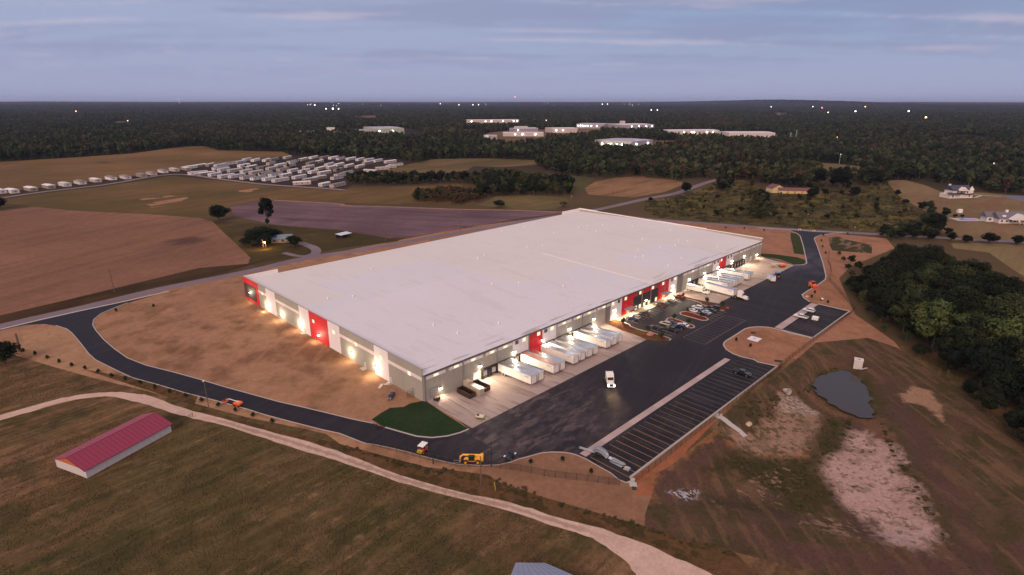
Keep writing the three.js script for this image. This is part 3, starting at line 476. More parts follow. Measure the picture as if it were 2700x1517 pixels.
const segDist = (l, x, z) => { let m = 1e9; for (let i = 0; i + 1 < l.length; i++) { const dx = l[i + 1][0] - l[i][0], dz = l[i + 1][1] - l[i][1], t = clamp(((x - l[i][0]) * dx + (z - l[i][1]) * dz) / (dx * dx + dz * dz + 1e-9)); m = Math.min(m, (x - l[i][0] - dx * t) ** 2 + (z - l[i][1] - dz * t) ** 2); } return Math.sqrt(m); };
const jag = (l) => l.map(([x, z]) => wobble(x, z, 1.6, 0.9));
sheet('gravel_track', [...jag(G1), ...jag(G2).reverse()], 0.06, 2048, 1280, (x, z) => {
  const f = fbm(x * 2.2, z * 2.2, 3), t = fbm(x / 3, z / 3, 4), q = fbm(x / 1.2 + 8, z / 1.2, 3); let c = mix3(rgb(172, 146, 132), rgb(196, 168, 154), t);
  if (x > 40 && x < 120 && z < -55) { const a = segDist(GRAVEL_T, x, z), b = segDist(GRAVEL_B, x, z); if (a + b < 9) c = mix3(c, rgb(100, 78, 58), sst(0.9, 0.25, Math.abs(a - b) / 2 + (q - 0.5) * 1.2) * 0.45 * sst(40, 47, x) * sst(-55, -66, z) + sst(0.3, 0, Math.min(a, b) + (q - 0.5)) * 0.25); }
  const k = 0.86 + 0.28 * f; return [c[0] * k, c[1] * k, c[2] * k];
}, { label: 'pale gravel track curving past the red roofed barn', category: 'gravel road' });
// rough verge between track and drive, with low weeds
{
  const verge = [...many(V0, [[210, 930], [380, 985], [560, 1045], [760, 1095]]), ...many(VW, [[0, 62], [170, 108], [330, 150], [560, 178], [600, 205], [760, 260], [1000, 330], [1150, 372], [1300, 422], [1500, 470], [1600, 560]]), ...GRAVEL_T.slice(9).reverse(), ...many(V0, [[500, 985], [420, 965]])];
  sheet('grass_verge', verge, 0.05, 1024, 1024, (x, z) => { const f = fbm(x * 1.6, z * 1.6, 3), t = fbm(x / 5, z / 5, 4); let c = mix3(rgb(98, 68, 50), rgb(78, 62, 38), t); c = mix3(c, rgb(48, 46, 26), sst(0.5, 0.6, fbm(x / 3 + 6, z / 3, 4)) * 0.6); const k = 0.7 + 0.6 * f; return [c[0] * k, c[1] * k, c[2] * k]; }, { label: 'weedy brown verge between gravel track and fence', category: 'grass verge' });
}
// driveway of the farmhouse, lane to the mobile homes, dirt track
sheet('house_driveway', strip(curve(many(V19, [[1390, 1015], [1500, 1055], [1640, 1110], [1690, 1170], [1650, 1240], [1500, 1310], [1250, 1380]]), 5), 6, 0), 0.07, 256, 256, roadFn, { rough: 0.8, label: 'grey driveway of the farmhouse by the public road', category: 'driveway' });
sheet('house_driveway', strip(curve(many(V19, [[1070, 1205], [1200, 1240], [1330, 1268], [1480, 1270], [1620, 1230]]), 5), 4, 0), 0.075, 256, 128, roadFn, { rough: 0.8, label: 'curved spur of the farmhouse driveway', category: 'driveway' });
sheet('park_lane', strip(curve([...many(VA, [[20, 862], [350, 815], [780, 765], [1290, 686], [1700, 727], [2000, 762], [2574, 802]]), ...many(VB, [[290, 806]])], 4), 7, 0), 0.05, 512, 512, (x, z) => mix3(rgb(140, 122, 128), rgb(118, 102, 104), fbm(x / 4, z / 4, 3)), { label: 'pale lane in front of the mobile homes', category: 'lane' });
sheet('dirt_track', strip(curve([...many(VA, [[2065, 882], [2574, 911]]), ...many(VB, [[300, 920], [640, 931], [1200, 951], [1600, 958], [1985, 974]])], 4), 4, 0), 0.06, 512, 256, (x, z) => mix3(rgb(150, 120, 104), rgb(124, 92, 80), fbm(x / 5, z / 5, 3)), { label: 'thin pale dirt track at the back of the harvested field', category: 'dirt track' });

// ---------------------------------------------------------------- fields
const fieldFn = (o) => { const d = o.dir ?? [1, 0]; return (x, z) => { const u = x * d[0] + z * d[1], v = -x * d[1] + z * d[0], s = fbm(u / (o.len ?? 60), v / (o.wid ?? 3), 4), t = fbm(x / (o.patch ?? 60) + 3, z / (o.patch ?? 60), 5), f = fbm(x / 2.2, z / 2.2, 3); let c = mix3(o.a, o.b, clamp((t - 0.3) * 2)); c = mix3(c, o.c, sst(0.48, 0.68, s) * (o.k ?? 0.5)); if (o.extra) c = o.extra(c, x, z, s, t); const k = 0.85 + 0.3 * f; return [c[0] * k, c[1] * k, c[2] * k]; }; };
const field = (name, poly, W, H, o, label, lift = 0.03) => sheet(name, poly, lift, W, H, fieldFn(o), { label, category: 'field' });
const darkSpot = VA(1400, 1188), spot2 = VA(780, 598);
field('plowed_field', [...many(VA, [[-400, 990], [0, 965], [250, 930], [560, 960], [1100, 985], [1500, 1015], [1600, 1040], [1680, 1120], [1800, 1230], [1885, 1315], [1870, 1360], [1540, 1440]]), ...many(VD, [[900, 165], [500, 262], [0, 378], [-400, 470]])], 1536, 1024, { a: rgb(113, 83, 67), b: rgb(131, 96, 78), c: rgb(100, 74, 62), dir: dirOf(VA(300, 1400), VA(1500, 1100)), len: 90, wid: 6, patch: 55, k: 0.45, extra: (c, x, z) => mix3(c, rgb(66, 48, 46), 0.7 * sst(17, 4, Math.hypot(x - darkSpot[0], z - darkSpot[1]) + 10 * (fbm(x / 6, z / 6, 3) - 0.5))) }, 'large bare brown field left of the public road');
field('roadside_verge', [...many(VD, [[-400, 470], [0, 378], [500, 262], [900, 165], [1500, 20]]), ...many(VA, [[1880, 1360], [1960, 1330], [2100, 1300], [2180, 1290], [1700, 1425]]), ...many(VD, [[1950, 5], [1700, 62], [1200, 160], [600, 303], [0, 438], [-300, 515]])], 512, 512, { a: rgb(58, 44, 30), b: rgb(74, 56, 38), c: rgb(48, 40, 24), wid: 4, patch: 14 }, 'dark weedy verge between brown field and public road', 0.035);
field('farmhouse_yard', [...many(VA, [[1600, 1040], [1780, 1045], [2080, 1072], [2574, 1110]]), ...many(VB, [[300, 1112], [640, 1168], [760, 1165], [700, 1195], [300, 1240], [0, 1300]]), ...many(VA, [[2300, 1330], [1960, 1390], [1870, 1362], [1890, 1315], [1800, 1230], [1680, 1120]])], 768, 768, { a: rgb(62, 54, 32), b: rgb(84, 68, 44), c: rgb(56, 54, 32), patch: 25, wid: 8, len: 30, k: 0.6 }, 'green and brown yard around the farmhouse trees');
field('harvested_field', [...many(VA, [[1730, 935], [1950, 887], [2060, 884], [2574, 912]]), ...many(VB, [[300, 921], [640, 932], [1200, 952], [1600, 960], [1950, 976], [1900, 985], [1600, 1022], [1200, 1097], [780, 1160], [640, 1166], [300, 1108]]), ...many(VA, [[2574, 1105], [2080, 1068], [1950, 1040], [1780, 1005]])], 1024, 768, { a: rgb(92, 74, 80), b: rgb(114, 92, 98), c: rgb(80, 62, 62), dir: dirOf(VB(0, 960), VB(900, 1010)), len: 70, wid: 5, patch: 45, k: 0.6 }, 'grey violet harvested field across the public road');
const pale3 = many(VA, [[1100, 870], [1290, 845], [1390, 850], [1380, 900], [1140, 935]]), pale4 = many(VA, [[1500, 800], [1830, 780], [1980, 795], [1860, 825], [1600, 800]]);
field('pasture', [...many(VA, [[30, 905], [40, 872], [350, 828], [800, 776], [1290, 697], [1700, 738], [2000, 773], [2574, 815]]), ...many(VB, [[290, 812], [370, 785], [800, 776], [1180, 762], [1340, 880], [1250, 915], [760, 900], [720, 912], [0, 890]]), ...many(VA, [[2060, 880], [1940, 884], [1740, 925], [1600, 1010], [1500, 1012], [1100, 982], [560, 955], [250, 928]])], 1280, 1024, { a: rgb(84, 70, 42), b: rgb(108, 84, 56), c: rgb(76, 68, 40), dir: dirOf(VA(1140, 930), VA(1380, 895)), len: 80, wid: 9, patch: 70, k: 0.5, extra: (c, x, z, s) => { const [wx, wz] = wobble(x, z, 14, 24); return inPoly(pale3, wx, wz) || inPoly(pale4, wx, wz) ? mix3(c, rgb(150, 112, 88), sst(0.5, 0.62, s) * 0.9) : c; } }, 'olive brown pasture before the mobile homes');
field('hill_pasture', [...many(VA, [[-400, 620], [0, 592], [500, 562], [1000, 528], [1300, 488], [1420, 476], [1520, 473], [1640, 505], [2130, 515], [2200, 545], [1740, 590], [1400, 650], [1000, 700], [600, 750], [0, 822], [-400, 860]])], 1024, 1024, { a: rgb(94, 74, 48), b: rgb(120, 92, 64), c: rgb(100, 82, 52), len: 120, wid: 14, patch: 90, k: 0.5, extra: (c, x, z) => mix3(c, rgb(50, 42, 34), 0.7 * sst(14, 3, Math.hypot((x - spot2[0]), z - spot2[1]))) }, 'wide brown hill pasture behind the row of mobile homes');
field('park_ground', [...many(VA, [[1290, 686], [1500, 640], [1740, 580], [2130, 545]]), ...many(VB, [[0, 545], [620, 565], [830, 590], [830, 612], [640, 670], [400, 690], [360, 775], [290, 806]]), ...many(VA, [[2574, 802], [2000, 762], [1700, 727]])], 512, 512, { a: rgb(46, 38, 35), b: rgb(68, 54, 48), c: rgb(40, 37, 28), patch: 18, wid: 6, len: 12, k: 0.6 }, 'worn brown ground between the mobile homes', 0.02);
field('meadow_strip', [...many(VB, [[830, 600], [970, 572], [1200, 566], [1400, 566], [1760, 580], [1765, 615], [1500, 632], [1280, 625], [1240, 655], [940, 692], [700, 705], [550, 700], [640, 650]])], 512, 512, { a: rgb(88, 76, 50), b: rgb(114, 92, 64), c: rgb(74, 70, 44), len: 100, wid: 16, patch: 80, k: 0.6 }, 'narrow grass field behind the hedge wood');
field('meadow_strip', many(VB, [[1380, 890], [1450, 850], [1650, 842], [1800, 846], [1960, 862], [2010, 885], [1900, 950], [1600, 955], [1300, 915]]), 256, 256, { a: rgb(88, 80, 52), b: rgb(110, 92, 64), c: rgb(78, 74, 46), patch: 30, k: 0.5 }, 'small rounded green field below the hedge wood');
field('meadow_strip', many(VB, [[1700, 705], [1800, 690], [1940, 688], [2200, 715], [2130, 780], [2050, 840], [1990, 770], [1830, 735]]), 256, 256, { a: rgb(72, 70, 46), b: rgb(88, 80, 54), c: rgb(64, 64, 40), patch: 30 }, 'dull green field right of the hedge wood');
field('mown_knoll', [...many(VB, [[2120, 790], [2200, 742], [2350, 714], [2574, 702]]), ...many(VC, [[0, 640], [200, 656], [285, 680], [130, 740], [0, 762]]), ...many(VB, [[2480, 860], [2150, 840]])], 512, 512, { a: rgb(114, 86, 64), b: rgb(136, 104, 78), c: rgb(84, 66, 46), len: 50, wid: 5, patch: 40, k: 0.5 }, 'tan mown knoll left of the curving road');
field('scrub_field', [...many(VC, [[0, 800], [230, 760], [540, 655], [660, 655], [850, 745], [1100, 750], [1480, 690], [1640, 660], [1700, 740], [1820, 840], [2040, 985], [1590, 1012], [1200, 992], [790, 965], [400, 938], [0, 908]])], 1024, 1024, { a: rgb(70, 64, 38), b: rgb(90, 76, 48), c: rgb(102, 92, 46), patch: 24, len: 22, wid: 9, k: 0.6, extra: (c, x, z) => mix3(c, rgb(40, 40, 26), sst(0.5, 0.62, fbm(x / 9 + 5, z / 9, 4)) * 0.7) }, 'overgrown scrub field across the cross road');
field('house_lawn', [...many(VC, [[1640, 660], [1760, 655], [1900, 690], [2010, 735], [2300, 742], [2750, 785], [2750, 1080], [2200, 1055], [2010, 1010], [2050, 940], [1870, 850], [1720, 760]])], 768, 768, { a: rgb(106, 90, 64), b: rgb(126, 104, 78), c: rgb(112, 82, 66), patch: 40, len: 60, wid: 10, k: 0.6 }, 'brown green lawn around the two white houses');
field('mown_field', many(VC, [[2080, 1085], [2300, 1085], [2750, 1110], [2750, 1400], [2575, 1310], [2480, 1250], [2340, 1150], [2100, 1120]]), 256, 256, { a: rgb(112, 96, 68), b: rgb(126, 108, 80), c: rgb(104, 90, 62), patch: 60 }, 'plain mown field behind the near wood');
field('meadow_strip', many(VC, [[880, 545], [1010, 525], [1300, 545], [1520, 572], [1480, 640], [1190, 640], [1190, 600]]), 256, 256, { a: rgb(92, 82, 58), b: rgb(108, 92, 68), c: rgb(98, 86, 62), patch: 60 }, 'small clearing with grass among the woods on the right');
field('bare_clearing', many(VC, [[1980, 362], [2190, 364], [2330, 378], [2700, 384], [2700, 394], [2330, 392], [2150, 384], [1985, 374]]), 256, 128, { a: rgb(150, 112, 98), b: rgb(170, 128, 112), c: rgb(140, 100, 90), patch: 60 }, 'long pink strip of bare earth in the far woods');
field('industrial_ground', many(V14, [[-260, 180], [30, 150], [330, 150], [700, 120], [1330, 150], [1900, 180], [2080, 190], [2480, 200], [2570, 225], [2000, 235], [1500, 215], [1300, 250], [1560, 255], [1400, 310], [1290, 320], [780, 330], [820, 270], [500, 200], [230, 300], [-100, 290], [-340, 240]]), 512, 256, { a: rgb(92, 78, 56), b: rgb(118, 92, 74), c: rgb(80, 70, 48), patch: 120, len: 120, wid: 30 }, 'open grassy ground of the far industrial park', 0.04);

// ---------------------------------------------------------------- the warehouse
const lampSpots = [];
{
  const W = thing('warehouse', 'huge white roofed grey warehouse with red and white wall panels', 'warehouse', 0, 0, 0);
  const X0 = 94, X1 = 349, Z0 = FRONT, Z1 = -275, EV = 9.15, RD = 10.9, ZR = (Z0 + Z1) / 2, PT = 11.15;
  const panelTex = (c, k) => { const t = bakeOver(0, 16, 0, 12, 128, 96, (x, z) => { const f = 0.93 + 0.14 * fbm(x * 0.9, z * 0.5, 3) * k; return [c[0] * f, c[1] * f, c[2] * f]; }); t.wrapS = t.wrapT = THREE.RepeatWrapping; return new THREE.MeshStandardMaterial({ map: t, roughness: 0.75 }); };
  const grey = [panelTex([0.33, 0.315, 0.27], 1), panelTex([0.315, 0.30, 0.26], 1), panelTex([0.34, 0.325, 0.28], 1)], white = panelTex([0.78, 0.74, 0.74], 0.7), red = panelTex([0.62, 0.02, 0.028], 0.7), charcoal = panelTex([0.04, 0.038, 0.035], 1), dgrey = panelTex([0.16, 0.155, 0.145], 1), band = std([0.72, 0.66, 0.64], 0.7);
  const warm = glow([1, 0.86, 0.55], 0.85), pane = std([0.10, 0.11, 0.13], 0.15), frameM = std([0.2, 0.2, 0.22], 0.5), lens = glow([1, 0.82, 0.55], 55), lensBig = glow([1, 0.88, 0.72], 60);
  // roof: two slopes of membrane, cut into laps
  const roofTex = bakeOver(X0, X1, Z1, Z0, 2048, 1152, (x, z) => {
    const f = fbm(x * 1.2, z * 1.2, 2), t = fbm(x / 28, z / 28, 4), lap = Math.abs(((z / 3.05) % 1 + 1) % 1 - 0.5) > 0.475 ? 0.955 : 1;
    let c = mix3([0.64, 0.595, 0.58], [0.60, 0.555, 0.54], t);
    const newer = (x < 178 + (z + 210) * 0.1 && z > -243 && x > 113 + 0 * z) || (x > 178 && x < 226 && z > -176) || (x > 246 && x < 300 && z > -172);
    if (newer || (x < 113 && z > -214)) c = [c[0] * 0.97, c[1] * 1.01, c[2] * 1.11];
    const st = sst(0.63, 0.72, fbm(x / 2.6, z / 15 + 4, 4)); c = mix3(c, [0.52, 0.48, 0.46], st * 0.3);
    const pond = sst(0.64, 0.7, fbm(x / 16 + 90, z / 1.1, 3)) * sst(-142, -136, z); c = mix3(c, [0.35, 0.31, 0.29], pond * 0.8);
    const k = lap * (0.97 + 0.06 * f); return [c[0] * k, c[1] * k, c[2] * k];
  });
  const roofM = new THREE.MeshStandardMaterial({ map: roofTex, roughness: 0.62 });
  const slope = (za, ya, zb, yb) => { const g = new THREE.BufferGeometry(), n = 24, pos = [], uv = [], idx = []; for (let i = 0; i <= n; i++) for (const [z, y] of [[za, ya], [zb, yb], [zb, yb - 0.4], [za, ya - 0.4]]) { const x = mix(X0 + 0.3, X1 - 0.3, i / n); pos.push(x, y, z); uv.push((x - X0) / (X1 - X0), (z - Z1) / (Z0 - Z1)); if (i && pos.length / 3 % 4 === 0) { const b = i * 4, a = b - 4; for (let k = 0; k < 4; k++) { const l = (k + 1) % 4; idx.push(a + k, b + k, a + l, a + l, b + k, b + l); } } } g.setAttribute('position', new THREE.BufferAttribute(new Float32Array(pos), 3)); g.setAttribute('uv', new THREE.BufferAttribute(new Float32Array(uv), 2)); g.setIndex(idx); const q = g.toNonIndexed(); q.computeVertexNormals(); return q; };
  const roof = part(W, 'roof', slope(Z0 + 0.25, EV, ZR, RD), roofM);
  part(W, 'roof', slope(ZR, RD, Z1, EV), roofM);
  seed(31); for (let i = 0; i < 34; i++) { const x = rr(105, 340), z = rr(-268, -142), y = RD - (RD - EV) * Math.abs(z - ZR) / ((Z0 - Z1) / 2); part(roof, 'roof_vent', [cyl(0.28, 0.28, 0.7, x, y + 0.3, z, 8), cyl(0.42, 0.3, 0.2, x, y + 0.72, z, 8)], M.white); }
  
  { const n = 30, l = []; for (let i = 0; i < n; i++) { const z0 = mix(Z0 + 0.1, ZR, i / n), z1 = mix(Z0 + 0.1, ZR, (i + 1) / n), y = mix(EV, RD, (i + 0.5) / n); l.push(box(227, 227.3, y, y + 0.12, z0, z1)); } part(roof, 'expansion_joint', l, M.white); }
  part(W, 'eave_gutter', [box(X0 + 0.2, X1, EV - 0.42, EV + 0.03, Z0 + 0.02, Z0 + 0.34)], std([0.11, 0.10, 0.105], 0.5, 0.3));
  // front wall, panel by panel
  const fp = (a, b, m, y1 = EV - 0.42) => part(W, 'wall_panel', box(a + 0.015, b - 0.015, -1.6, y1, Z0 - 0.3, Z0), m);
  const G0 = (i) => grey[i % 3];
  let gi = 0; const run = (a, b) => { const n = Math.max(1, Math.round((b - a) / 7.8)); for (let i = 0; i < n; i++) fp(mix(a, b, i / n), mix(a, b, (i + 1) / n), G0(gi++)); };
  run(94.3, 133.5); fp(133.5, 141.7, white); fp(141.7, 149.4, red); fp(149.4, 157.4, white); run(157.4, 189); fp(189, 192.8, dgrey); fp(192.8, 201.1, white);
  for (const [a, b] of [[201.1, 209.9], [209.9, 217], [217, 224.2], [224.2, 230.8], [230.8, 240.3]]) fp(a, b, red);
  fp(240.3, 248, white); fp(248, 253, dgrey); run(253, 284.5); fp(284.5, 292.4, white); fp(292.4, 300.3, red); fp(300.3, 309.7, white); run(309.7, 348.7);
  for (const [a, b] of [[210, 216.5], [217.1, 223.9], [224.5, 230.7]]) { const p = part(W, 'dark_panel', box(a, b, -0.5, 6.7, Z0 + 0.01, Z0 + 0.12), charcoal); for (const x of a < 212 ? [211.4, 214.6] : a < 220 ? [218.2, 222] : [228.2]) { const w = part(p, 'window', box(x, x + 1.7, 0.3, 2.1, Z0 + 0.13, Z0 + 0.2), warm); } }
  // white bands with clerestory windows
  for (const [a, b] of [[95.3, 103], [104.4, 110], [110.6, 119.2], [120.5, 125.6], [126.2, 133.3], [157.6, 166.3], [167.8, 173], [173.6, 182.3], [183.5, 192.4], [253.2, 257.6], [258.7, 268.3], [269, 273.7], [274.6, 284.2], [310, 317.2], [318.1, 321.9], [322.8, 325.6], [326.3, 333.5], [334.6, 338.8], [339.9, 344.1], [345.1, 348.2]]) {
    const w = part(W, 'wall_band', box(a, b, 7.25, 8.35, Z0 + 0.01, Z0 + 0.08), band), lit = b - a > 5 && b < 290, m = b < 130 || lit;
    if (m) part(w, 'window', box(mix(a, b, 0.38), mix(a, b, 0.38) + 1.9, 7.38, 8.22, Z0 + 0.09, Z0 + 0.14), warm);
  }
  for (const [x, lit] of [[134.8, 0], [138.6, 1], [146.4, 1], [150.4, 0], [154, 1], [193.5, 1], [197.8, 0], [203, 1], [212.8, 0], [214.4, 1], [225, 1], [228, 0], [234, 1], [242, 0], [245.2, 1], [286.2, 0], [290, 0], [294, 1], [302.2, 0], [306, 0]]) part(W, 'window', [box(x, x + 1.7, 6.9, 8.3, Z0 + 0.01, Z0 + 0.05)], lit ? warm : pane);
  for (const x of [94.4, 110.3, 125.8, 141.7, 157.4, 173.3, 189, 216.8, 224.2, 236.4, 253, 268.7, 284.5, 300.3, 316, 332]) part(W, 'downspout', [box(x - 0.14, x + 0.14, -1.2, EV - 0.4, Z0 + 0.08, Z0 + 0.34), box(x - 0.2, x + 0.2, EV - 1, EV - 0.4, Z0 + 0.08, Z0 + 0.4)], std([0.32, 0.28, 0.28], 0.5, 0.4));
  // docks: black shelter round a white door
  const doors = [119.9, 123.9, 128, 131.6, 135.5, 139.4, 143.4, 150.2, 154.2, 158.2, 162, 166, 169.8, 173.7, 177.6, 261, 265.2, 269.8, 273.4, 277.4, 281, 284.9, 289, 293.2, 297, 301, 305, 309, 312.8, 316.4, 320, 323.2].filter((x) => x < 143 || x > 149 ? true : false);
  for (const x of doors) {
    const d = part(W, 'dock_shelter', [box(x - 1.75, x - 1.15, -0.5, 2.95, Z0 + 0.01, Z0 + 0.65), box(x + 1.15, x + 1.75, -0.5, 2.95, Z0 + 0.01, Z0 + 0.65), box(x - 1.75, x + 1.75, 2.35, 3.0, Z0 + 0.02, Z0 + 0.75)], M.black);
    part(d, 'dock_door', box(x - 1.13, x + 1.13, 0, 2.34, Z0 + 0.01, Z0 + 0.07), std([0.62, 0.58, 0.57], 0.6));
    part(d, 'dock_bumper', [box(x - 1.3, x - 0.8, -0.55, 0, Z0 + 0.01, Z0 + 0.35), box(x + 0.8, x + 1.3, -0.55, 0, Z0 + 0.01, Z0 + 0.35), box(x - 0.9, x + 0.9, -0.2, -0.02, Z0 + 0.01, Z0 + 0.3)], M.darkmetal);
  }
  part(W, 'overhead_door', box(96.5, 99.6, 0, 3.5, Z0 + 0.01, Z0 + 0.06), std([0.27, 0.25, 0.27], 0.6));
  part(W, 'door_frame', [box(96.3, 96.5, 0, 3.7, Z0 + 0.01, Z0 + 0.1), box(99.6, 99.8, 0, 3.7, Z0 + 0.01, Z0 + 0.1), box(96.5, 99.6, 3.5, 3.7, Z0 + 0.01, Z0 + 0.1)], frameM);
  part(W, 'dock_door', box(114.6, 117.2, 0.2, 2.9, Z0 + 0.01, Z0 + 0.09), M.white, 'plain white door panel between dumpsters and docks');
  part(W, 'dock_door', box(331.7, 335, -0.6, 2.3, Z0 + 0.01, Z0 + 0.09), M.white, 'white door near the far corner');
  for (const x of [204.6, 234.6]) { const c = part(W, 'entrance_canopy', [box(x - 1.6, x + 4.4, 2.75, 3.0, Z0 + 0.02, Z0 + 3.1), bar([x - 1.2, 3, Z0 + 2.9], [x - 1.2, 5, Z0 + 0.1], 0.05), bar([x + 4, 3, Z0 + 2.9], [x + 4, 5, Z0 + 0.1], 0.05)], std([0.3, 0.27, 0.28], 0.5)); part(c, 'canopy_light', box(x + 0.4, x + 2.4, 2.70, 2.745, Z0 + 0.8, Z0 + 2.2), glow([1, 0.72, 0.42], 9)); part(W, 'entrance_door', box(x + 0.2, x + 2.6, -0.3, 2.2, Z0 + 0.01, Z0 + 0.08), glow([1, 0.5, 0.2], 0.55)); lampSpots.push([x + 1.4, 2.4, Z0 + 1.6, 0, 0.25, 110]); }
  // left wall
  const lp = (a, b, m, y1 = PT) => part(W, 'wall_panel', box(X0, X0 + 0.3, -1.6, y1, a + 0.015, b - 0.015), m);
  const runL = (a, b) => { const n = Math.max(1, Math.round((b - a) / 8.3)); for (let i = 0; i < n; i++) lp(mix(a, b, i / n), mix(a, b, (i + 1) / n), G0(gi++)); };
  lp(-275, -257.5, red); runL(-257.5, -249.2); lp(-249.2, -239.7, white); runL(-239.7, -217); lp(-217, -208.4, white); lp(-208.4, -193, red); lp(-193, -184.2, white); runL(-184.2, -160.8); lp(-160.8, -152.3, white); runL(-152.3, Z0 - 0.32);
  part(W, 'dark_panel', box(X0 - 0.12, X0 - 0.01, 1.4, 8.3, -274.2, -260.8), charcoal);
  for (const [a, b] of [[-257.4, -249.3], [-239.6, -217.1], [-184.1, -160.9], [-152.2, Z0 - 0.4]]) part(W, 'wall_band', box(X0 - 0.07, X0 - 0.01, 7.15, 8.35, a, b), band);
  for (const z of [-254, -205.4, -189.4, -173.4, -157.4, -141]) part(W, 'window', box(X0 - 0.14, X0 - 0.075, 6.9, 8.2, z, z + 1.6), warm);
  for (const z of [-213.2, -167.5, -151.4]) { part(W, 'service_door', box(X0 - 0.09, X0 - 0.01, 0, 2.2, z - 0.55, z + 0.55), std([0.5, 0.47, 0.45], 0.6)); part(W, 'door_step', box(X0 - 1.8, X0 - 0.1, -0.1, 0.16, z - 1.2, z + 1.2), M.concrete); }
  // back and right walls, parapets
  for (let i = 0; i < 8; i++) { part(W, 'wall_panel', box(X1 - 0.3, X1, -1.6, PT - 0.5, mix(Z1, Z0 - 0.32, i / 8) + 0.02, mix(Z1, Z0 - 0.32, (i + 1) / 8) - 0.02), G0(i)); }
  for (let i = 0; i < 16; i++) part(W, 'wall_panel', box(mix(X0 + 0.31, X1 - 0.31, i / 16) + 0.02, mix(X0 + 0.31, X1 - 0.31, (i + 1) / 16) - 0.02, -1.6, EV - 0.41, Z1, Z1 + 0.28), G0(i));
  part(W, 'parapet', [box(X0 + 0.31, 111, EV - 0.4, PT, Z1 + 0.02, Z1 + 0.3)], white); part(W, 'parapet', [box(328, X1 - 0.02, EV - 0.4, PT + 0.2, Z1 + 0.02, Z1 + 0.3)], white);
  const rp = (a, b, y) => part(W, 'parapet', box(X1 - 0.29, X1 + 0.02, PT - 0.52, y, a, b), white); rp(Z1, -258, PT + 0.4); rp(-258, -206, PT + 0.05); rp(-206, -170, PT + 0.25); rp(-170, Z0, PT - 0.1);
  part(W, 'coping', [box(X0 - 0.05, X0 + 0.36, PT, PT + 0.07, Z1, Z0 - 0.3)], std([0.34, 0.31, 0.30], 0.5, 0.3));
  // wall lamps
  const lampF = (x, y, b = false) => { const l = part(W, 'wall_lamp', [rbox(x - 0.45, x + 0.45, y - 0.12, y + 0.32, Z0 + 0.1, Z0 + 0.5, 0.06), box(x - 0.1, x + 0.1, y, y + 0.2, Z0, Z0 + 0.1)], M.darkmetal); part(l, 'lens', rbox(x - 0.42, x + 0.42, y - 0.42, y - 0.13, Z0 + 0.16, Z0 + 0.52, 0.08), b ? lensBig : lens); lampSpots.push([x, y - 0.35, Z0 + 0.75, 0, 1, b ? 520 : y > 2.9 ? 200 : 90]); };
  for (const x of [117.7, 133.9, 149.3, 165.2, 180.9, 195.6, 244.2, 259.9, 276, 291.7, 308, 324]) lampF(x, 4.6, true);
  lampF(220.2, 3.0); lampF(100.6, 2.7); lampF(341.9, 2.2);
  for (const [z, y] of [[-267.5, 4.9], [-249.6, 2.7], [-234, 2.9], [-217.3, 2.9], [-201, 3], [-176.7, 3.2], [-160.2, 3.3]]) { const l = part(W, 'wall_lamp', [rbox(X0 - 0.5, X0 - 0.1, y - 0.12, y + 0.32, z - 0.45, z + 0.45, 0.06), box(X0 - 0.1, X0, y, y + 0.2, z - 0.1, z + 0.1)], M.darkmetal); part(l, 'lens', rbox(X0 - 0.52, X0 - 0.16, y - 0.42, y - 0.13, z - 0.42, z + 0.42, 0.08), lens); lampSpots.push([X0 - 1.0, y - 0.1, z, -1, 0, 210, 1]); }
}
for (const [x, y, z, dx, dz, cd, warmer] of lampSpots) {
  const c = new THREE.Color(1, warmer ? 0.80 : 0.82, warmer ? 0.52 : 0.56), s = warmer ? new THREE.PointLight(c, cd * 0.34, 0, 2) : new THREE.SpotLight(c, cd, 0, 1.42, 0.5, 2);
  s.name = 'wall_lamp_light'; s.position.set(x + dx * 0.55, y, z + dz * 0.2); if (s.target) { s.target.position.set(x + dx, y - 1, z + dz * 1.2); scene.add(s.target); } s.shadow.radius = 14; s.castShadow = true; scene.add(s);
}

// ---------------------------------------------------------------- other buildings
function gabled(t, w, d, h, rise, wallM, roofM, over = 0.4, flip = false) {       // walls w along x, d along z; ridge along x
  part(t, 'wall', [box(-w / 2, w / 2, -0.3, h, -d / 2, d / 2), extr([[-d / 2, h], [d / 2, h], [0, h + rise]], -w / 2, w / 2)], wallM);
  const th = 0.16, sl = (s) => { const a = Math.atan2(rise, d / 2), L = Math.hypot(d / 2, rise) + over; return at(new THREE.BoxGeometry(w + over * 2, th, L), 0, h + rise - Math.sin(a) * L / 2 + th * 0.6, s * Math.cos(a) * L / 2, s * a, 0, 0); };
  return [part(t, 'roof', sl(1), roofM), part(t, 'roof', sl(-1), roofM)];
}
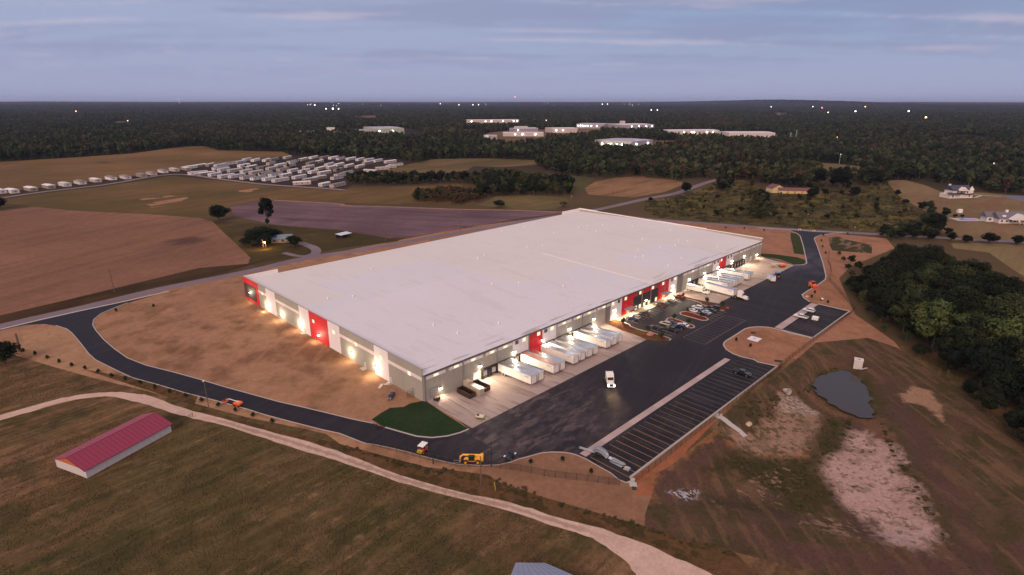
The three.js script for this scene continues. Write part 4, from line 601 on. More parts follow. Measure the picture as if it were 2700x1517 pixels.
// foreground barn with the crimson roof
{
  const a = V7(597, 672), b = V7(380, 600), c = V7(1170, 355), L = Math.hypot(c[0] - a[0], c[1] - a[1]), D = Math.hypot(b[0] - a[0], b[1] - a[1]), turn = Math.atan2(-(c[1] - a[1]), c[0] - a[0]);
  const t = thing('barn', 'long white barn with a crimson metal roof in the lower left', 'barn', (c[0] + b[0]) / 2, 0, (c[1] + b[1]) / 2, turn);
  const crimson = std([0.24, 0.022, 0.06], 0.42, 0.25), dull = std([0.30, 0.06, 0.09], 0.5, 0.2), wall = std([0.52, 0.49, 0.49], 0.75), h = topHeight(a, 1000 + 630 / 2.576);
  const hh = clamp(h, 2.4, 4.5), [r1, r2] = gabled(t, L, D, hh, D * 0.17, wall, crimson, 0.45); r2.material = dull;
  for (const [r, s] of [[r1, 1], [r2, -1]]) { const n = Math.round(L / 1.1), l = []; const rise = D * 0.17, ang = Math.atan2(rise, D / 2), LL = Math.hypot(D / 2, rise) + 0.4; for (let i = 0; i <= n; i++) l.push(at(new THREE.BoxGeometry(0.06, 0.07, LL), mix(-L / 2 - 0.4, L / 2 + 0.4, i / n), hh + rise - Math.sin(ang) * LL / 2 + 0.2, s * Math.cos(ang) * LL / 2, s * ang)); part(r, 'roof_rib', l, r.material); }
  part(t, 'roof_ridge', at(new THREE.CylinderGeometry(0.16, 0.16, L + 0.9, 6).rotateZ(Math.PI / 2), 0, hh + D * 0.17 + 0.12, 0), std([0.2, 0.02, 0.04], 0.5));
  part(t, 'gable_end', extr([[-D / 2 + 0.1, hh + 0.02], [D / 2 - 0.1, hh + 0.02], [0, hh + D * 0.165]], -L / 2 - 0.06, -L / 2 - 0.01), std([0.45, 0.13, 0.04], 0.7), 'orange painted gable triangle');
  for (let i = 0; i < 14; i++) part(t, 'wall_batten', [box(mix(-L / 2, L / 2, i / 14), mix(-L / 2, L / 2, i / 14) + 0.1, 0, hh - 0.1, D / 2, D / 2 + 0.04)], wall);
}
// grey blue shed roof at the bottom edge
{
  const A = V20(515, 722, 3.3), B = V20(1180, 730, 3.3), C0 = V20(1830, 1005, 3.9), D0 = V20(400, 1005, 3.9), ext = (p, q, k) => [mix(p[0], q[0], k), mix(p[1], q[1], k)], C = ext(B, C0, 2.4), D = ext(A, D0, 2.4);
  const t = thing('shed', 'shed with a plain grey blue metal roof cut by the bottom edge', 'shed', A[0], 0, A[1]), m = std([0.20, 0.225, 0.32], 0.5, 0.2), g = new THREE.BufferGeometry(), v = [[A, 3.3], [D, 4.6], [C, 4.6], [B, 3.3]].map(([p, y]) => [p[0] - A[0], y, p[1] - A[1]]), pos = [];
  for (const f of [[0, 1, 2], [0, 2, 3]]) { for (const k of f) pos.push(...v[k]); for (const k of [...f].reverse()) pos.push(v[k][0], v[k][1] - 0.14, v[k][2]); }
  for (let k = 0; k < 4; k++) { const p = v[k], q = v[(k + 1) % 4]; pos.push(...p, p[0], p[1] - 0.14, p[2], ...q, ...q, p[0], p[1] - 0.14, p[2], q[0], q[1] - 0.14, q[2]); }
  g.setAttribute('position', new THREE.BufferAttribute(new Float32Array(pos), 3)); g.computeVertexNormals(); part(t, 'roof', g, m);
  const n = 9; for (let i = 1; i < n; i++) { const p = ext(A, B, i / n), q = ext(D, C, i / n); part(t, 'roof_rib', bar([p[0] - A[0], 3.32, p[1] - A[1]], [q[0] - A[0], 4.62, q[1] - A[1]], 0.035, 4), m); }
  const inn = (p) => [mix(p[0], (A[0] + C[0]) / 2, 0.07) - A[0], mix(p[1], (A[1] + C[1]) / 2, 0.07) - A[1]], w = [A, B, C, D].map(inn), wall = []; for (let k = 0; k < 4; k++) { const p = w[k], q = w[(k + 1) % 4]; const L = Math.hypot(q[0] - p[0], q[1] - p[1]); wall.push(at(new THREE.BoxGeometry(L, 3.0, 0.15), (p[0] + q[0]) / 2, 1.5, (p[1] + q[1]) / 2, 0, Math.atan2(-(q[1] - p[1]), q[0] - p[0]))); } part(t, 'wall', wall, M.offwhite);
}
// white houses on the right
function house(v, bx, by, label, turn, build) { const g = v(bx, by), t = thing('house', label, 'house', g[0], hgt(g[0], g[1]), g[1], turn); build(t); return t; }
const slate = std([0.045, 0.05, 0.085], 0.8), cream = std([0.66, 0.58, 0.52], 0.75), clap = std([0.62, 0.58, 0.57], 0.75), shing = std([0.13, 0.12, 0.145], 0.85), lit = glow([1, 0.62, 0.3], 0.5), pane = std([0.06, 0.07, 0.09], 0.2);
const TURN = Math.PI / 4;            // squarely towards the photograph's viewpoint
house(V18, 850, 430, 'two storey cream house with dark slate roof and wrap porch', -TURN + 0.12, (t) => {
  t.scale.setScalar(1.15);
  part(t, 'wall', [box(-11, 11, 0, 3.4, -5, 5), box(-7, 9.5, 3.4, 6.6, -5, 3.5), box(3.2, 9.8, 0, 6.6, -4.6, 5.2)], cream);
  part(t, 'porch_roof', [at(new THREE.BoxGeometry(23, 0.2, 4.4), -0.5, 4.0, 4.6, 0.28)], slate);
  part(t, 'porch_post', [-11, -8, -5, -2, 1].map((x) => box(x, x + 0.25, 0, 3.4, 6.3, 6.55)), M.white);
  const r1 = part(t, 'roof', extr([[-6, 6.5], [4.6, 6.5], [-0.7, 10.2]], -7.6, 10.2), slate);
  part(t, 'gable', [at(extr([[-3.6, 6.4], [3.6, 6.4], [0, 9.4]], -0.4, 3.6), 0.6, 0, 3.4, 0, -Math.PI / 2, 0)], cream); part(t, 'turret_roof', at(new THREE.ConeGeometry(2.1, 3.2, 8), 10, 8.2, 3.6), cream); part(t, 'turret', cyl(1.6, 1.6, 6.6, 10, 3.3, 3.6, 8), cream);
  part(r1, 'chimney', box(-6.8, -5.6, 6.5, 11.2, -2.4, -1.2), M.white);
  for (const [x, y] of [[-8, 1], [-4, 1], [0.5, 1.2], [-3, 4.3], [0.6, 4.4], [4.5, 4.3], [7, 1.2]]) { const w = part(t, 'window', box(x, x + 1.2, y, y + 1.6, 5.01, 5.08), x === 0.5 ? lit : pane); if (y > 4) w.position.z = -1.5; if (x > 4) w.position.z = 0.22; }
});
house(V18, 1950, 990, 'white house with broad gable and grey roof beside the pool', -TURN - 0.06, (t) => {
  part(t, 'wall', [box(-13, -6, 0, 4, -8, -1), box(-8, 12, 0, 3.6, -6, 5)], clap);
  part(t, 'roof', [extr([[-7, 3.5], [5.6, 3.5], [-0.7, 8.2]], -8.5, 12.5)], shing); part(t, 'roof', [extr([[-8.8, 4], [-0.3, 4], [-4.5, 7.6]], -14, -6)], shing);
  part(t, 'gable', [at(extr([[-6, 3.5], [6, 3.5], [0, 8]], -0.3, 5.2), 4, 0, 5.2, 0, -Math.PI / 2)], clap);
  part(t, 'chimney', [box(-0.6, 1, 3, 9.6, -1.6, -0.2)], M.white); part(t, 'porch_roof', [at(new THREE.BoxGeometry(9, 0.16, 4), 9, 3.2, 7, 0.16)], shing); part(t, 'porch_post', [5, 8, 11, 13].map((x) => box(x, x + 0.25, 0, 3, 8.4, 8.65)), M.white); part(t, 'dormer', [box(-5, -2.6, 4.6, 6, 2, 3.6)], M.white);
  for (const x of [-6.6, -3, 0, 3, 6.4]) part(t, 'window', box(x, x + 1.4, 1.1, 2.6, 5.01, 5.08), x === 6.4 ? lit : pane); part(t, 'window', box(-11.5, -9.6, 1.2, 2.8, -0.99, -0.93), pane);
});
{ const g = V18(1120, 930), t = thing('swimming_pool', 'small blue swimming pool in its pale deck by the white house', 'swimming pool', g[0], hgt(...g) + 0.03, g[1], -TURN - 0.06); part(t, 'deck', [box(-11, 11, -0.2, 0.12, -6, 6)], std([0.42, 0.36, 0.38], 0.8)); part(t, 'water', [at(new THREE.CylinderGeometry(1, 1, 0.06, 28).scale(6.5, 1, 3.4), 0, 0.14, 0)], std([0.07, 0.26, 0.62], 0.1)); }
solo('house_driveway', drape([V18(1880, 410), V18(2120, 385), V18(2500, 400), V18(2700, 520), V18(2383, 530), V18(2140, 465)], 0.07), std(rgb(92, 90, 108), 0.8), 'blue grey driveway beside the cream house', 'driveway', null, 'structure');
solo('garden_path', drape(strip(many(V18, [[1200, 360], [1420, 385], [1900, 412]]), 2.2, 0), 0.07), M.concrete, 'pale path from cream house to its driveway', 'path', null, 'structure');
solo('garden_path', drape(strip(many(V18, [[1180, 438], [1290, 440], [1440, 385]]), 2.2, 0), 0.075), M.concrete, 'pale branch path beside the cream house', 'path', null, 'structure');
{ const s = V18(935, 775), t = thing('shed', 'tiny white shed on the lawn beyond the pool', 'shed', s[0], hgt(...s), s[1], -TURN); gabled(t, 3.4, 2.6, 2.2, 0.8, M.white, M.offwhite, 0.2); }
// yellow barns in the scrub
{
  const g = VC(885, 738), y = std([0.56, 0.44, 0.25], 0.8), r = std([0.13, 0.05, 0.05], 0.7), t = thing('barn', 'yellow gabled barn with dark red roof in the scrub', 'barn', g[0], hgt(...g), g[1], -TURN); gabled(t, 11, 14, 4.6, 3.4, y, r, 0.4); t.rotation.y = TURN * 1.25;
  const g2 = VC(1015, 745), t2 = thing('barn', 'long low yellow barn with dark red roof in the scrub', 'barn', g2[0], hgt(...g2), g2[1], -TURN - 0.1); gabled(t2, 33, 9, 3, 2.4, y, r, 0.4); for (const x of [-9, -2, 5]) part(t2, 'barn_door', box(x, x + 2.4, 0, 2.4, 4.51, 4.58), std([0.42, 0.25, 0.08], 0.8));
}
// farmhouse behind its trees, white open shed
{ const g = V19(1090, 1010), t = thing('farmhouse', 'low farmhouse with blue grey roof behind the yard trees', 'house', g[0], 0, g[1] - 4, -0.5); gabled(t, 13, 8, 2.5, 2.2, M.tan, std([0.13, 0.18, 0.24], 0.7), 0.5); for (const x of [-5, 0, 4]) part(t, 'window', box(x, x + 1.3, 1, 2.3, 4.51, 4.57), pane);
  const s = VB(305, 1160), o = thing('open_shed', 'open shed with flat white roof in the farmhouse field', 'shed', s[0], 0, s[1], 0.2); part(o, 'roof', at(new THREE.BoxGeometry(10, 0.16, 6), 0, 2.6, 0, 0.06), std([0.62, 0.64, 0.72], 0.4, 0.3)); for (const [x, z] of [[-4.6, -2.6], [4.6, -2.6], [-4.6, 2.6], [4.6, 2.6]]) part(o, 'post', box(x - 0.1, x + 0.1, 0, 2.55, z - 0.1, z + 0.1), M.wood); part(o, 'back_wall', box(-4.6, 4.6, 0, 2.3, -2.7, -2.62), M.darkmetal); }
// mobile homes
{
  const tints = [[0.60, 0.55, 0.54], [0.46, 0.39, 0.34], [0.72, 0.68, 0.67], [0.28, 0.23, 0.19], [0.56, 0.52, 0.52]].map((c) => std(c, 0.7)), roofs = [[0.42, 0.40, 0.42], [0.68, 0.65, 0.67], [0.20, 0.165, 0.155], [0.52, 0.49, 0.51]].map((c) => std(c, 0.6)), win = std([0.07, 0.07, 0.09], 0.25);
  const tn = ['pale grey', 'beige', 'white', 'brown', 'light grey'], rn = ['grey', 'silver', 'dark', 'pale grey'];
  const proto = (wi, ri, L) => { const t = new THREE.Group(); t.name = 'mobile_home'; part(t, 'body', [box(-L / 2, L / 2, 0, 3, -2.3, 2.3)], tints[wi]); part(t, 'roof', [extr([[-2.55, 2.98], [2.55, 2.98], [2.5, 3.15], [0, 3.75], [-2.5, 3.15]], -L / 2 - 0.2, L / 2 + 0.2)], roofs[ri]); part(t, 'window', [-0.36, -0.05, 0.28].map((k) => box(k * L, k * L + 1.3, 1.1, 2, 2.31, 2.35)), win); part(t, 'end_window', box(-L / 2 - 0.04, -L / 2 - 0.01, 1.1, 2, -0.7, 0.7), win); return t; };
  const rows = [['first row along the lane', V12, [[215, 262, 470, 240], [315, 272, 480, 250], [415, 278, 560, 255], [510, 295, 690, 268], [610, 295, 800, 268], [725, 308, 890, 278], [825, 315, 985, 288], [940, 322, 1070, 300], [1035, 335, 1205, 308]]],
    ['second row back from the lane', V12, [[450, 215, 640, 195], [505, 230, 600, 215], [600, 238, 760, 215], [725, 245, 830, 228], [810, 258, 950, 235], [905, 268, 1030, 245], [1000, 280, 1140, 255], [1110, 285, 1220, 265]]],
    ['third row back from the lane', V12, [[700, 190, 830, 168], [780, 205, 900, 180], [880, 210, 1000, 190], [975, 218, 1090, 195], [1080, 228, 1200, 205], [1185, 238, 1285, 218], [1290, 245, 1395, 222], [1385, 252, 1465, 235], [1475, 262, 1615, 238]]],
    ['fourth row back from the lane', V12, [[980, 165, 1060, 150], [1060, 185, 1170, 165], [1150, 188, 1260, 168], [1330, 205, 1440, 185], [1450, 220, 1550, 195], [1560, 208, 1640, 192], [1630, 230, 1720, 210], [1705, 262, 1810, 240]]],
    ['fifth row back from the lane', V12, [[1180, 152, 1290, 130], [1290, 128, 1365, 112], [1365, 165, 1440, 145], [1450, 150, 1530, 130], [1545, 178, 1640, 155], [1640, 180, 1750, 155], [1735, 192, 1850, 165], [1840, 198, 1950, 172], [1910, 162, 2010, 145]]],
    ['hindmost row before the woods', V12, [[1390, 108, 1475, 92], [1495, 108, 1600, 90], [1580, 112, 1690, 94], [1655, 118, 1770, 95], [1750, 122, 1850, 105], [1845, 128, 1920, 112], [1925, 132, 2025, 115], [2010, 140, 2120, 120], [2120, 150, 2250, 134], [2165, 180, 2330, 163], [2130, 196, 2225, 190], [2030, 215, 2140, 208], [1920, 235, 2030, 240]]],
    ['left back corner of the park', V12, [[745, 128, 830, 113], [830, 135, 930, 112], [940, 135, 1000, 118], [1000, 128, 1120, 106], [1140, 108, 1210, 96], [670, 155, 800, 133], [560, 168, 700, 148], [390, 182, 460, 166], [470, 188, 620, 165], [285, 190, 380, 175], [185, 205, 310, 187]]],
    ['right front corner of the park', V12, [[1230, 305, 1370, 278], [1230, 362, 1390, 352], [1330, 330, 1480, 310], [1430, 308, 1560, 288], [1490, 376, 1560, 362], [1600, 385, 1755, 352], [1605, 310, 1700, 292], [1640, 282, 1740, 262]]]];
  seed(77); let n = 0; const ord = ['first', 'second', 'third', 'fourth', 'fifth', 'sixth', 'seventh', 'eighth', 'ninth', 'tenth', 'eleventh', 'twelfth', 'thirteenth', 'fourteenth', 'fifteenth'], protos = {};
  const put = (a, b, label) => { const L0 = Math.hypot(b[0] - a[0], b[1] - a[1]), L = L0 > 26 ? 22 : L0 > 16 ? 18 : 14, wi = Math.floor(rnd() * 5), ri = Math.floor(rnd() * 4), k = [wi, ri, L].join(), c = (protos[k] ??= proto(wi, ri, L)).clone(); c.name = numbered('mobile_home'); tag(c, tn[wi] + ' mobile home, ' + label, 'mobile home', 'mobile homes in the park'); c.rotation.y = Math.atan2(-(b[1] - a[1]), b[0] - a[0]); const m = [mix(a[0], b[0], L / 2 / L0), mix(a[1], b[1], L / 2 / L0)]; c.position.set(m[0], hgt(...m), m[1]); if (label.includes('single row')) c.scale.set(1.05, 1.12, 1.5); else c.scale.set(1.06, 1.1, 1.12); scene.add(c); n++; };
  for (const [where, v, list] of rows) list.forEach(([ax, ay, bx, by], i) => { const a = v(ax, ay), q = v(bx, by), dir = where.includes('first') || where.includes('second') || where.includes('third') ? 1 : 1; put(a, q, ord[i] + ' from the left in the ' + where); });
  const road = [[0, 835], [95, 833], [235, 817], [370, 798], [490, 782], [605, 766], [720, 750], [835, 733], [945, 726], [1065, 712], [1140, 697], [1225, 680], [1310, 669], [1400, 661]];
  road.forEach(([x, y], i) => { const a = VA(x + 22, y - 4), back = [a[0] - 4, a[1] - 20]; const b = [a[0] + (VA(x - 74, y - 26)[0] - a[0]), a[1] + (VA(x - 74, y - 26)[1] - a[1])], l = Math.hypot(b[0] - a[0], b[1] - a[1]), k = 22 / l; put(a, [mix(a[0], b[0], k), mix(a[1], b[1], k)], ord[i] + ' from the left in the long single row'); });
}
// far industrial buildings: front foot from left to right, wall height, depth
{
  const wallP = std([0.50, 0.42, 0.40], 0.75), wallG = std([0.30, 0.27, 0.31], 0.75), roofL = std([0.56, 0.52, 0.56], 0.6), roofV = std([0.36, 0.31, 0.38], 0.6), green = std([0.32, 0.36, 0.28], 0.8), lamp = glow([1, 0.93, 0.82], 30);
  const b = (label, v, ax, ay, bx, by, h, depth, wm, rm, lamps = [], more) => {
    const a = v(ax, ay), c = v(bx, by), L = Math.hypot(c[0] - a[0], c[1] - a[1]), t = thing('warehouse', label, 'warehouse', (a[0] + c[0]) / 2, Math.min(hgt(...a), hgt(...c)), (a[1] + c[1]) / 2, Math.atan2(-(c[1] - a[1]), c[0] - a[0]));
    const n = Math.max(3, Math.round(L / 18)); for (let i = 0; i < n; i++) part(t, 'wall_panel', box(mix(-L / 2, L / 2, i / n) + 0.05, mix(-L / 2, L / 2, (i + 1) / n) - 0.05, -6, h, -0.4, 0), wm);
    part(t, 'side_wall', [box(-L / 2, -L / 2 + 0.4, -6, h - 0.05, -depth, -0.41), box(L / 2 - 0.4, L / 2, -6, h - 0.05, -depth, -0.41), box(-L / 2 + 0.41, L / 2 - 0.41, -6, h - 0.05, -depth, -depth + 0.4)], wm);
    part(t, 'roof', extr([[-depth, h], [-0.3, h], [-0.3, h + 0.4], [-depth / 2, h + 1.6], [-depth, h + 0.4]], -L / 2 + 0.05, L / 2 - 0.05), rm);
    for (const k of lamps) part(t, 'wall_lamp', new THREE.SphereGeometry(1.0, 8, 6).translate(mix(-L / 2, L / 2, k), h * 0.62, 0.9), lamp);
    if (more) more(t, L, h, depth); return t;
  };
  b('long pale far warehouse alone among the woods', V13, 1828, 126, 2522, 122, 14, 60, wallP, roofL, [0.1, 0.36, 0.47, 0.69, 0.89, 0.96]);
  b('sprawling far plant with violet roof and green lit front', V13, 640, 272, 1022, 262, 15, 150, green, roofV, [0.15, 0.6], (t, L, h) => { part(t, 'lean_to', box(-L / 2 - 190, -L / 2 - 1, 0, h - 5, -110, -10), wallG); part(t, 'roof_unit', box(-L / 2 - 120, -L / 2 - 100, h - 5, h + 4, -60, -45), M.offwhite); });
  b('small far shed with white tank in the industrial clearing', V13, 2060, 345, 2235, 345, 9, 60, wallG, roofV, [0.3], (t, L, h) => part(t, 'tank', cyl(5, 5, 12, -L / 4, 6, 4, 12), M.white));
  b('low white far building with lit front', V14, -120, 214, 262, 214, 9, 40, wallP, roofL, [0.3, 0.48, 0.8]);
  b('two part grey far building behind the low white one', V14, 0, 172, 212, 172, 11, 50, wallG, roofL, [0.1], (t, L, h) => part(t, 'roof_unit', box(-L * 0.4, L * 0.1, h, h + 6, -30, -10), wallP));
  b('white far building with two lamps beside the bare slope', V14, 345, 180, 582, 180, 13, 70, wallP, roofL, [0.15, 0.42]);
  b('far violet roofed hall with a row of lit bays', V14, 570, 135, 830, 140, 14, 120, wallG, roofV, [0.07, 0.16, 0.24, 0.33, 0.42, 0.55, 0.75]);
  b('far hall with roof tower and corner lamps', V14, 1000, 146, 1305, 140, 14, 120, wallG, roofL, [0.3, 0.52, 0.75, 0.93], (t, L, h) => part(t, 'roof_unit', box(-L * 0.26, -L * 0.18, h, h + 12, -70, -50), wallP));
  b('brightly lit hall in the middle distance woods', V14, 800, 322, 1090, 330, 13, 110, green, roofL, [0.05, 0.25, 0.34, 0.52, 0.7, 0.78, 0.97]);
  b('dark violet end hall joined to the brightly lit one', V14, 1095, 328, 1290, 308, 13, 90, wallG, roofV, [0.2, 0.75]);
  b('cream far warehouse with many lit doors', V14, 1440, 200, 1920, 198, 12, 70, wallP, roofL, [0.3, 0.45, 0.5, 0.75, 0.87], (t, L, h) => { for (let i = 0; i < 12; i++) part(t, 'dock_door', box(mix(-L / 2, L / 2, (i + 0.3) / 12), mix(-L / 2, L / 2, (i + 0.6) / 12), 0, 7, 0.05, 0.3), glow([1, 0.7, 0.35], 0.35)); });
  b('plain blank cream warehouse at the right of the industrial park', V14, 2010, 228, 2445, 230, 13, 80, std([0.58, 0.48, 0.44], 0.8), roofL);
}

// ---------------------------------------------------------------- trees and bushes
const foliage = (c) => soil({ color: new THREE.Color().setRGB(...c), vertexColors: true, side: THREE.DoubleSide });
function crown(rx, ry, rz, blobs, leaves, size, s0, conic = 0) {          // leaf faces spread through clumps around the crown's centre
  seed(s0); const pos = [], nor = [], col = [], cl = [];
  for (let i = 0; i < blobs; i++) { let a, b, c; do { a = rr(-1, 1); b = rr(-1, 1); c = rr(-1, 1); } while (a * a + b * b + c * c > 1 || a * a + b * b + c * c < 0.16); const sh = conic ? 1 - conic * (b * 0.5 + 0.5) : 1 - 0.25 * Math.max(0, b) ; cl.push([a * rx * 0.72 * sh, b * ry * 0.76, c * rz * 0.72 * sh, rr(0.20, 0.42) * Math.min(rx, ry * 1.2) * (conic ? 0.8 * sh + 0.15 : 1), rr(0.7, 1.3), rr(-0.12, 0.12)]); }
  for (let i = 0; i < leaves; i++) {
    const q = cl[Math.floor(rnd() * blobs)]; let a, b, c, n; do { a = rr(-1, 1); b = rr(-1, 1); c = rr(-1, 1); n = Math.hypot(a, b, c); } while (n > 1 || n < 0.1);
    const r = q[3] * (0.72 + 0.34 * rnd()) / n, x = q[0] + a * r, y = q[1] + b * r * 0.8, z = q[2] + c * r, nx = a / n + rr(-0.5, 0.5), ny = b / n + rr(-0.2, 0.7), nz = c / n + rr(-0.5, 0.5), N = new THREE.Vector3(nx, ny, nz).normalize(), T = new THREE.Vector3(rr(-1, 1), rr(-1, 1), rr(-1, 1)).cross(N).normalize(), B = N.clone().cross(T), s = size * rr(0.6, 1.25);
    const sm = new THREE.Vector3(a / n, b / n + 0.25, c / n).normalize(), t = q[4] * rr(0.8, 1.2), k = [t * (1 + q[5]), t, t * (1 - q[5])];
    const v = [[-1, -0.6], [1, -0.5], [0.2, 1]].map(([u, w]) => [x + (T.x * u + B.x * w) * s, y + (T.y * u + B.y * w) * s, z + (T.z * u + B.z * w) * s]);
    for (const p of v) { pos.push(...p); nor.push(sm.x * 0.6 + N.x * 0.4, sm.y * 0.6 + N.y * 0.4, sm.z * 0.6 + N.z * 0.4); col.push(...k); }
  }
  const g = new THREE.BufferGeometry(); g.setAttribute('position', new THREE.BufferAttribute(new Float32Array(pos), 3)); g.setAttribute('normal', new THREE.BufferAttribute(new Float32Array(nor), 3)); g.setAttribute('color', new THREE.BufferAttribute(new Float32Array(col), 3));
  return g;
}
const bark = std([0.07, 0.055, 0.045], 0.95);
const trunkGeo = (h, r) => join([cyl(r, r * 0.55, h * 0.75, 0, h * 0.375, 0, 7), bar([0, h * 0.4, 0], [h * 0.22, h * 0.82, h * 0.08], r * 0.4, 5, r * 0.15), bar([0, h * 0.48, 0], [-h * 0.2, h * 0.86, h * 0.1], r * 0.38, 5, r * 0.14), bar([0, h * 0.55, 0], [h * 0.03, h * 0.95, -h * 0.2], r * 0.35, 5, r * 0.12)]);
// unit trees of height 1 m scaled to size; crowns come in several shapes
const BIG = [0, 1, 2, 3, 4].map((i) => crown(0.42 + 0.04 * (i % 3), 0.36 + 0.03 * (i % 2), 0.42 + 0.03 * ((i + 1) % 3), 34 + i * 3, 4200, 0.025, 100 + i).translate(0, 0.56, 0));
const MID = [0, 1, 2, 3].map((i) => crown(0.36 + 0.05 * (i % 2), 0.38, 0.36 + 0.04 * ((i + 1) % 2), 18, 1000, 0.045, 200 + i, i === 3 ? 0.6 : 0).translate(0, 0.58, 0));
const LOW = [0, 1, 2, 3].map((i) => crown(0.42, 0.42, 0.42, 8, 150, 0.11, 300 + i, i === 3 ? 0.5 : 0).translate(0, 0.54, 0));
const TRUNK = trunkGeo(0.62, 0.028);
const GREENS = { dark: foliage([0.015, 0.020, 0.011]), deep: foliage([0.010, 0.0145, 0.009]), mid: foliage([0.034, 0.044, 0.019]), olive: foliage([0.050, 0.050, 0.022]), brown: foliage([0.062, 0.042, 0.026]), rust: foliage([0.078, 0.034, 0.024]), light: foliage([0.058, 0.074, 0.026]), conif: foliage([0.016, 0.026, 0.018]) };
function tree(name, label, cat, x, z, h, wide, geo, mat, group, trunk = true) {
  const t = thing(name, label, cat, x, surf(x, z), z, rnd() * 6.28, group); t.scale.set(h * wide, h, h * wide);
  if (trunk) part(t, 'trunk', TRUNK, bark); part(t, 'crown', geo, mat); return t;
}
const pick = (l) => l[Math.floor(rnd() * l.length)];
// wood on the right
seed(4242);
{
  const wherein = (a, b) => { const q = toPixel(a, 6, b); return q[0] > 2610 ? 'cut by the right edge' : (q[1] < 690 ? 'along its far side' : q[1] < 790 ? 'in its upper part' : q[1] < 900 ? 'in its middle' : q[1] < 1020 ? 'in its lower part' : 'in its bottom corner') + (q[0] < 2330 ? ' towards the drive' : q[0] < 2480 ? ' midway across' : ' towards the right edge'); };
  const wood = many(V0, [[2215, 655], [2200, 690], [2150, 705], [2135, 735], [2180, 795], [2235, 840], [2290, 885], [2380, 950], [2470, 1030], [2560, 1120], [2700, 1240], [2900, 1240], [2900, 830], [2640, 770], [2510, 735], [2420, 700], [2330, 668], [2270, 640]]);
  let x0 = 1e9, x1 = -1e9, z0 = 1e9, z1 = -1e9; for (const p of wood) { x0 = Math.min(x0, p[0]); x1 = Math.max(x1, p[0]); z0 = Math.min(z0, p[1]); z1 = Math.max(z1, p[1]); }
  const st = 7.2; let n = 0; const list = [];
  for (let x = x0; x < x1; x += st) for (let z = z0; z < z1; z += st) { const a = x + rr(-3, 3), b = z + rr(-3, 3); if (inPoly(wood, a, b)) { const e = distPoly(wood, a, b), q = toPixel(a, 8, b); if (q[0] > -150 && q[0] < 2900 && q[1] < 1650) list.push([a, b, e]); } }
  const special = [[...V5(1690, 985), 22, 'light'], [...V5(2330, 1130), 20, 'light'], [...V5(1420, 470), 13, 'mid'], [...V5(2520, 1010), 20, 'light']];
  for (const [a, b, e] of list) {
    if (special.some((s) => Math.hypot(a - s[0], b - s[1]) < 6.5)) continue;
    const edge = e < 6, h = edge ? rr(5, 11) : rr(11, 18), m = GREENS[pick(edge ? ['dark', 'mid', 'deep', 'olive'] : ['dark', 'deep', 'dark', 'mid', 'mid', 'dark'])];
    if (n++ < 285) tree('broadleaf_tree', (edge ? 'low fringe tree of the dense right wood, ' : 'tall dark tree within the dense right wood, ') + wherein(a, b), 'tree', a, b, h, rr(0.85, 1.2), pick(BIG), m, 'trees of the dense wood on the right');
  }
  special.forEach(([a, b, h, k], i) => tree('broadleaf_tree', ['tall pale green tree rising out of the dark wood', 'pale green tree at the right edge of the wood', 'mid green round tree near the top of the wood', 'pale green topped tree cut by the right edge'][i], 'tree', a, b, h, 1.15, BIG[i], GREENS[k]));
  console.log('wood', n);
  // bushes along its left edge
  for (const [x, y, h] of [[820, 150, 4], [860, 230, 4.5], [900, 300, 5], [880, 370, 5], [960, 430, 5], [840, 400, 4], [1000, 500, 5], [780, 90, 3.5], [900, 170, 6], [960, 240, 7], [1060, 640, 4], [1130, 740, 4], [1220, 830, 4]]) { const g = V5(x, y); tree('bush', (h > 5.5 ? 'tall' : h > 4.4 ? 'middling' : 'low') + ' olive bush on the left fringe of the dense wood, ' + (y < 250 ? 'by the far grass' : y < 450 ? 'below the tall drive bend' : 'towards the fence corner'), 'bush', ...g, h, 1.25, pick(MID), pick([GREENS.olive, GREENS.mid, GREENS.dark]), 'bushes fringing the dense wood', false); }
}
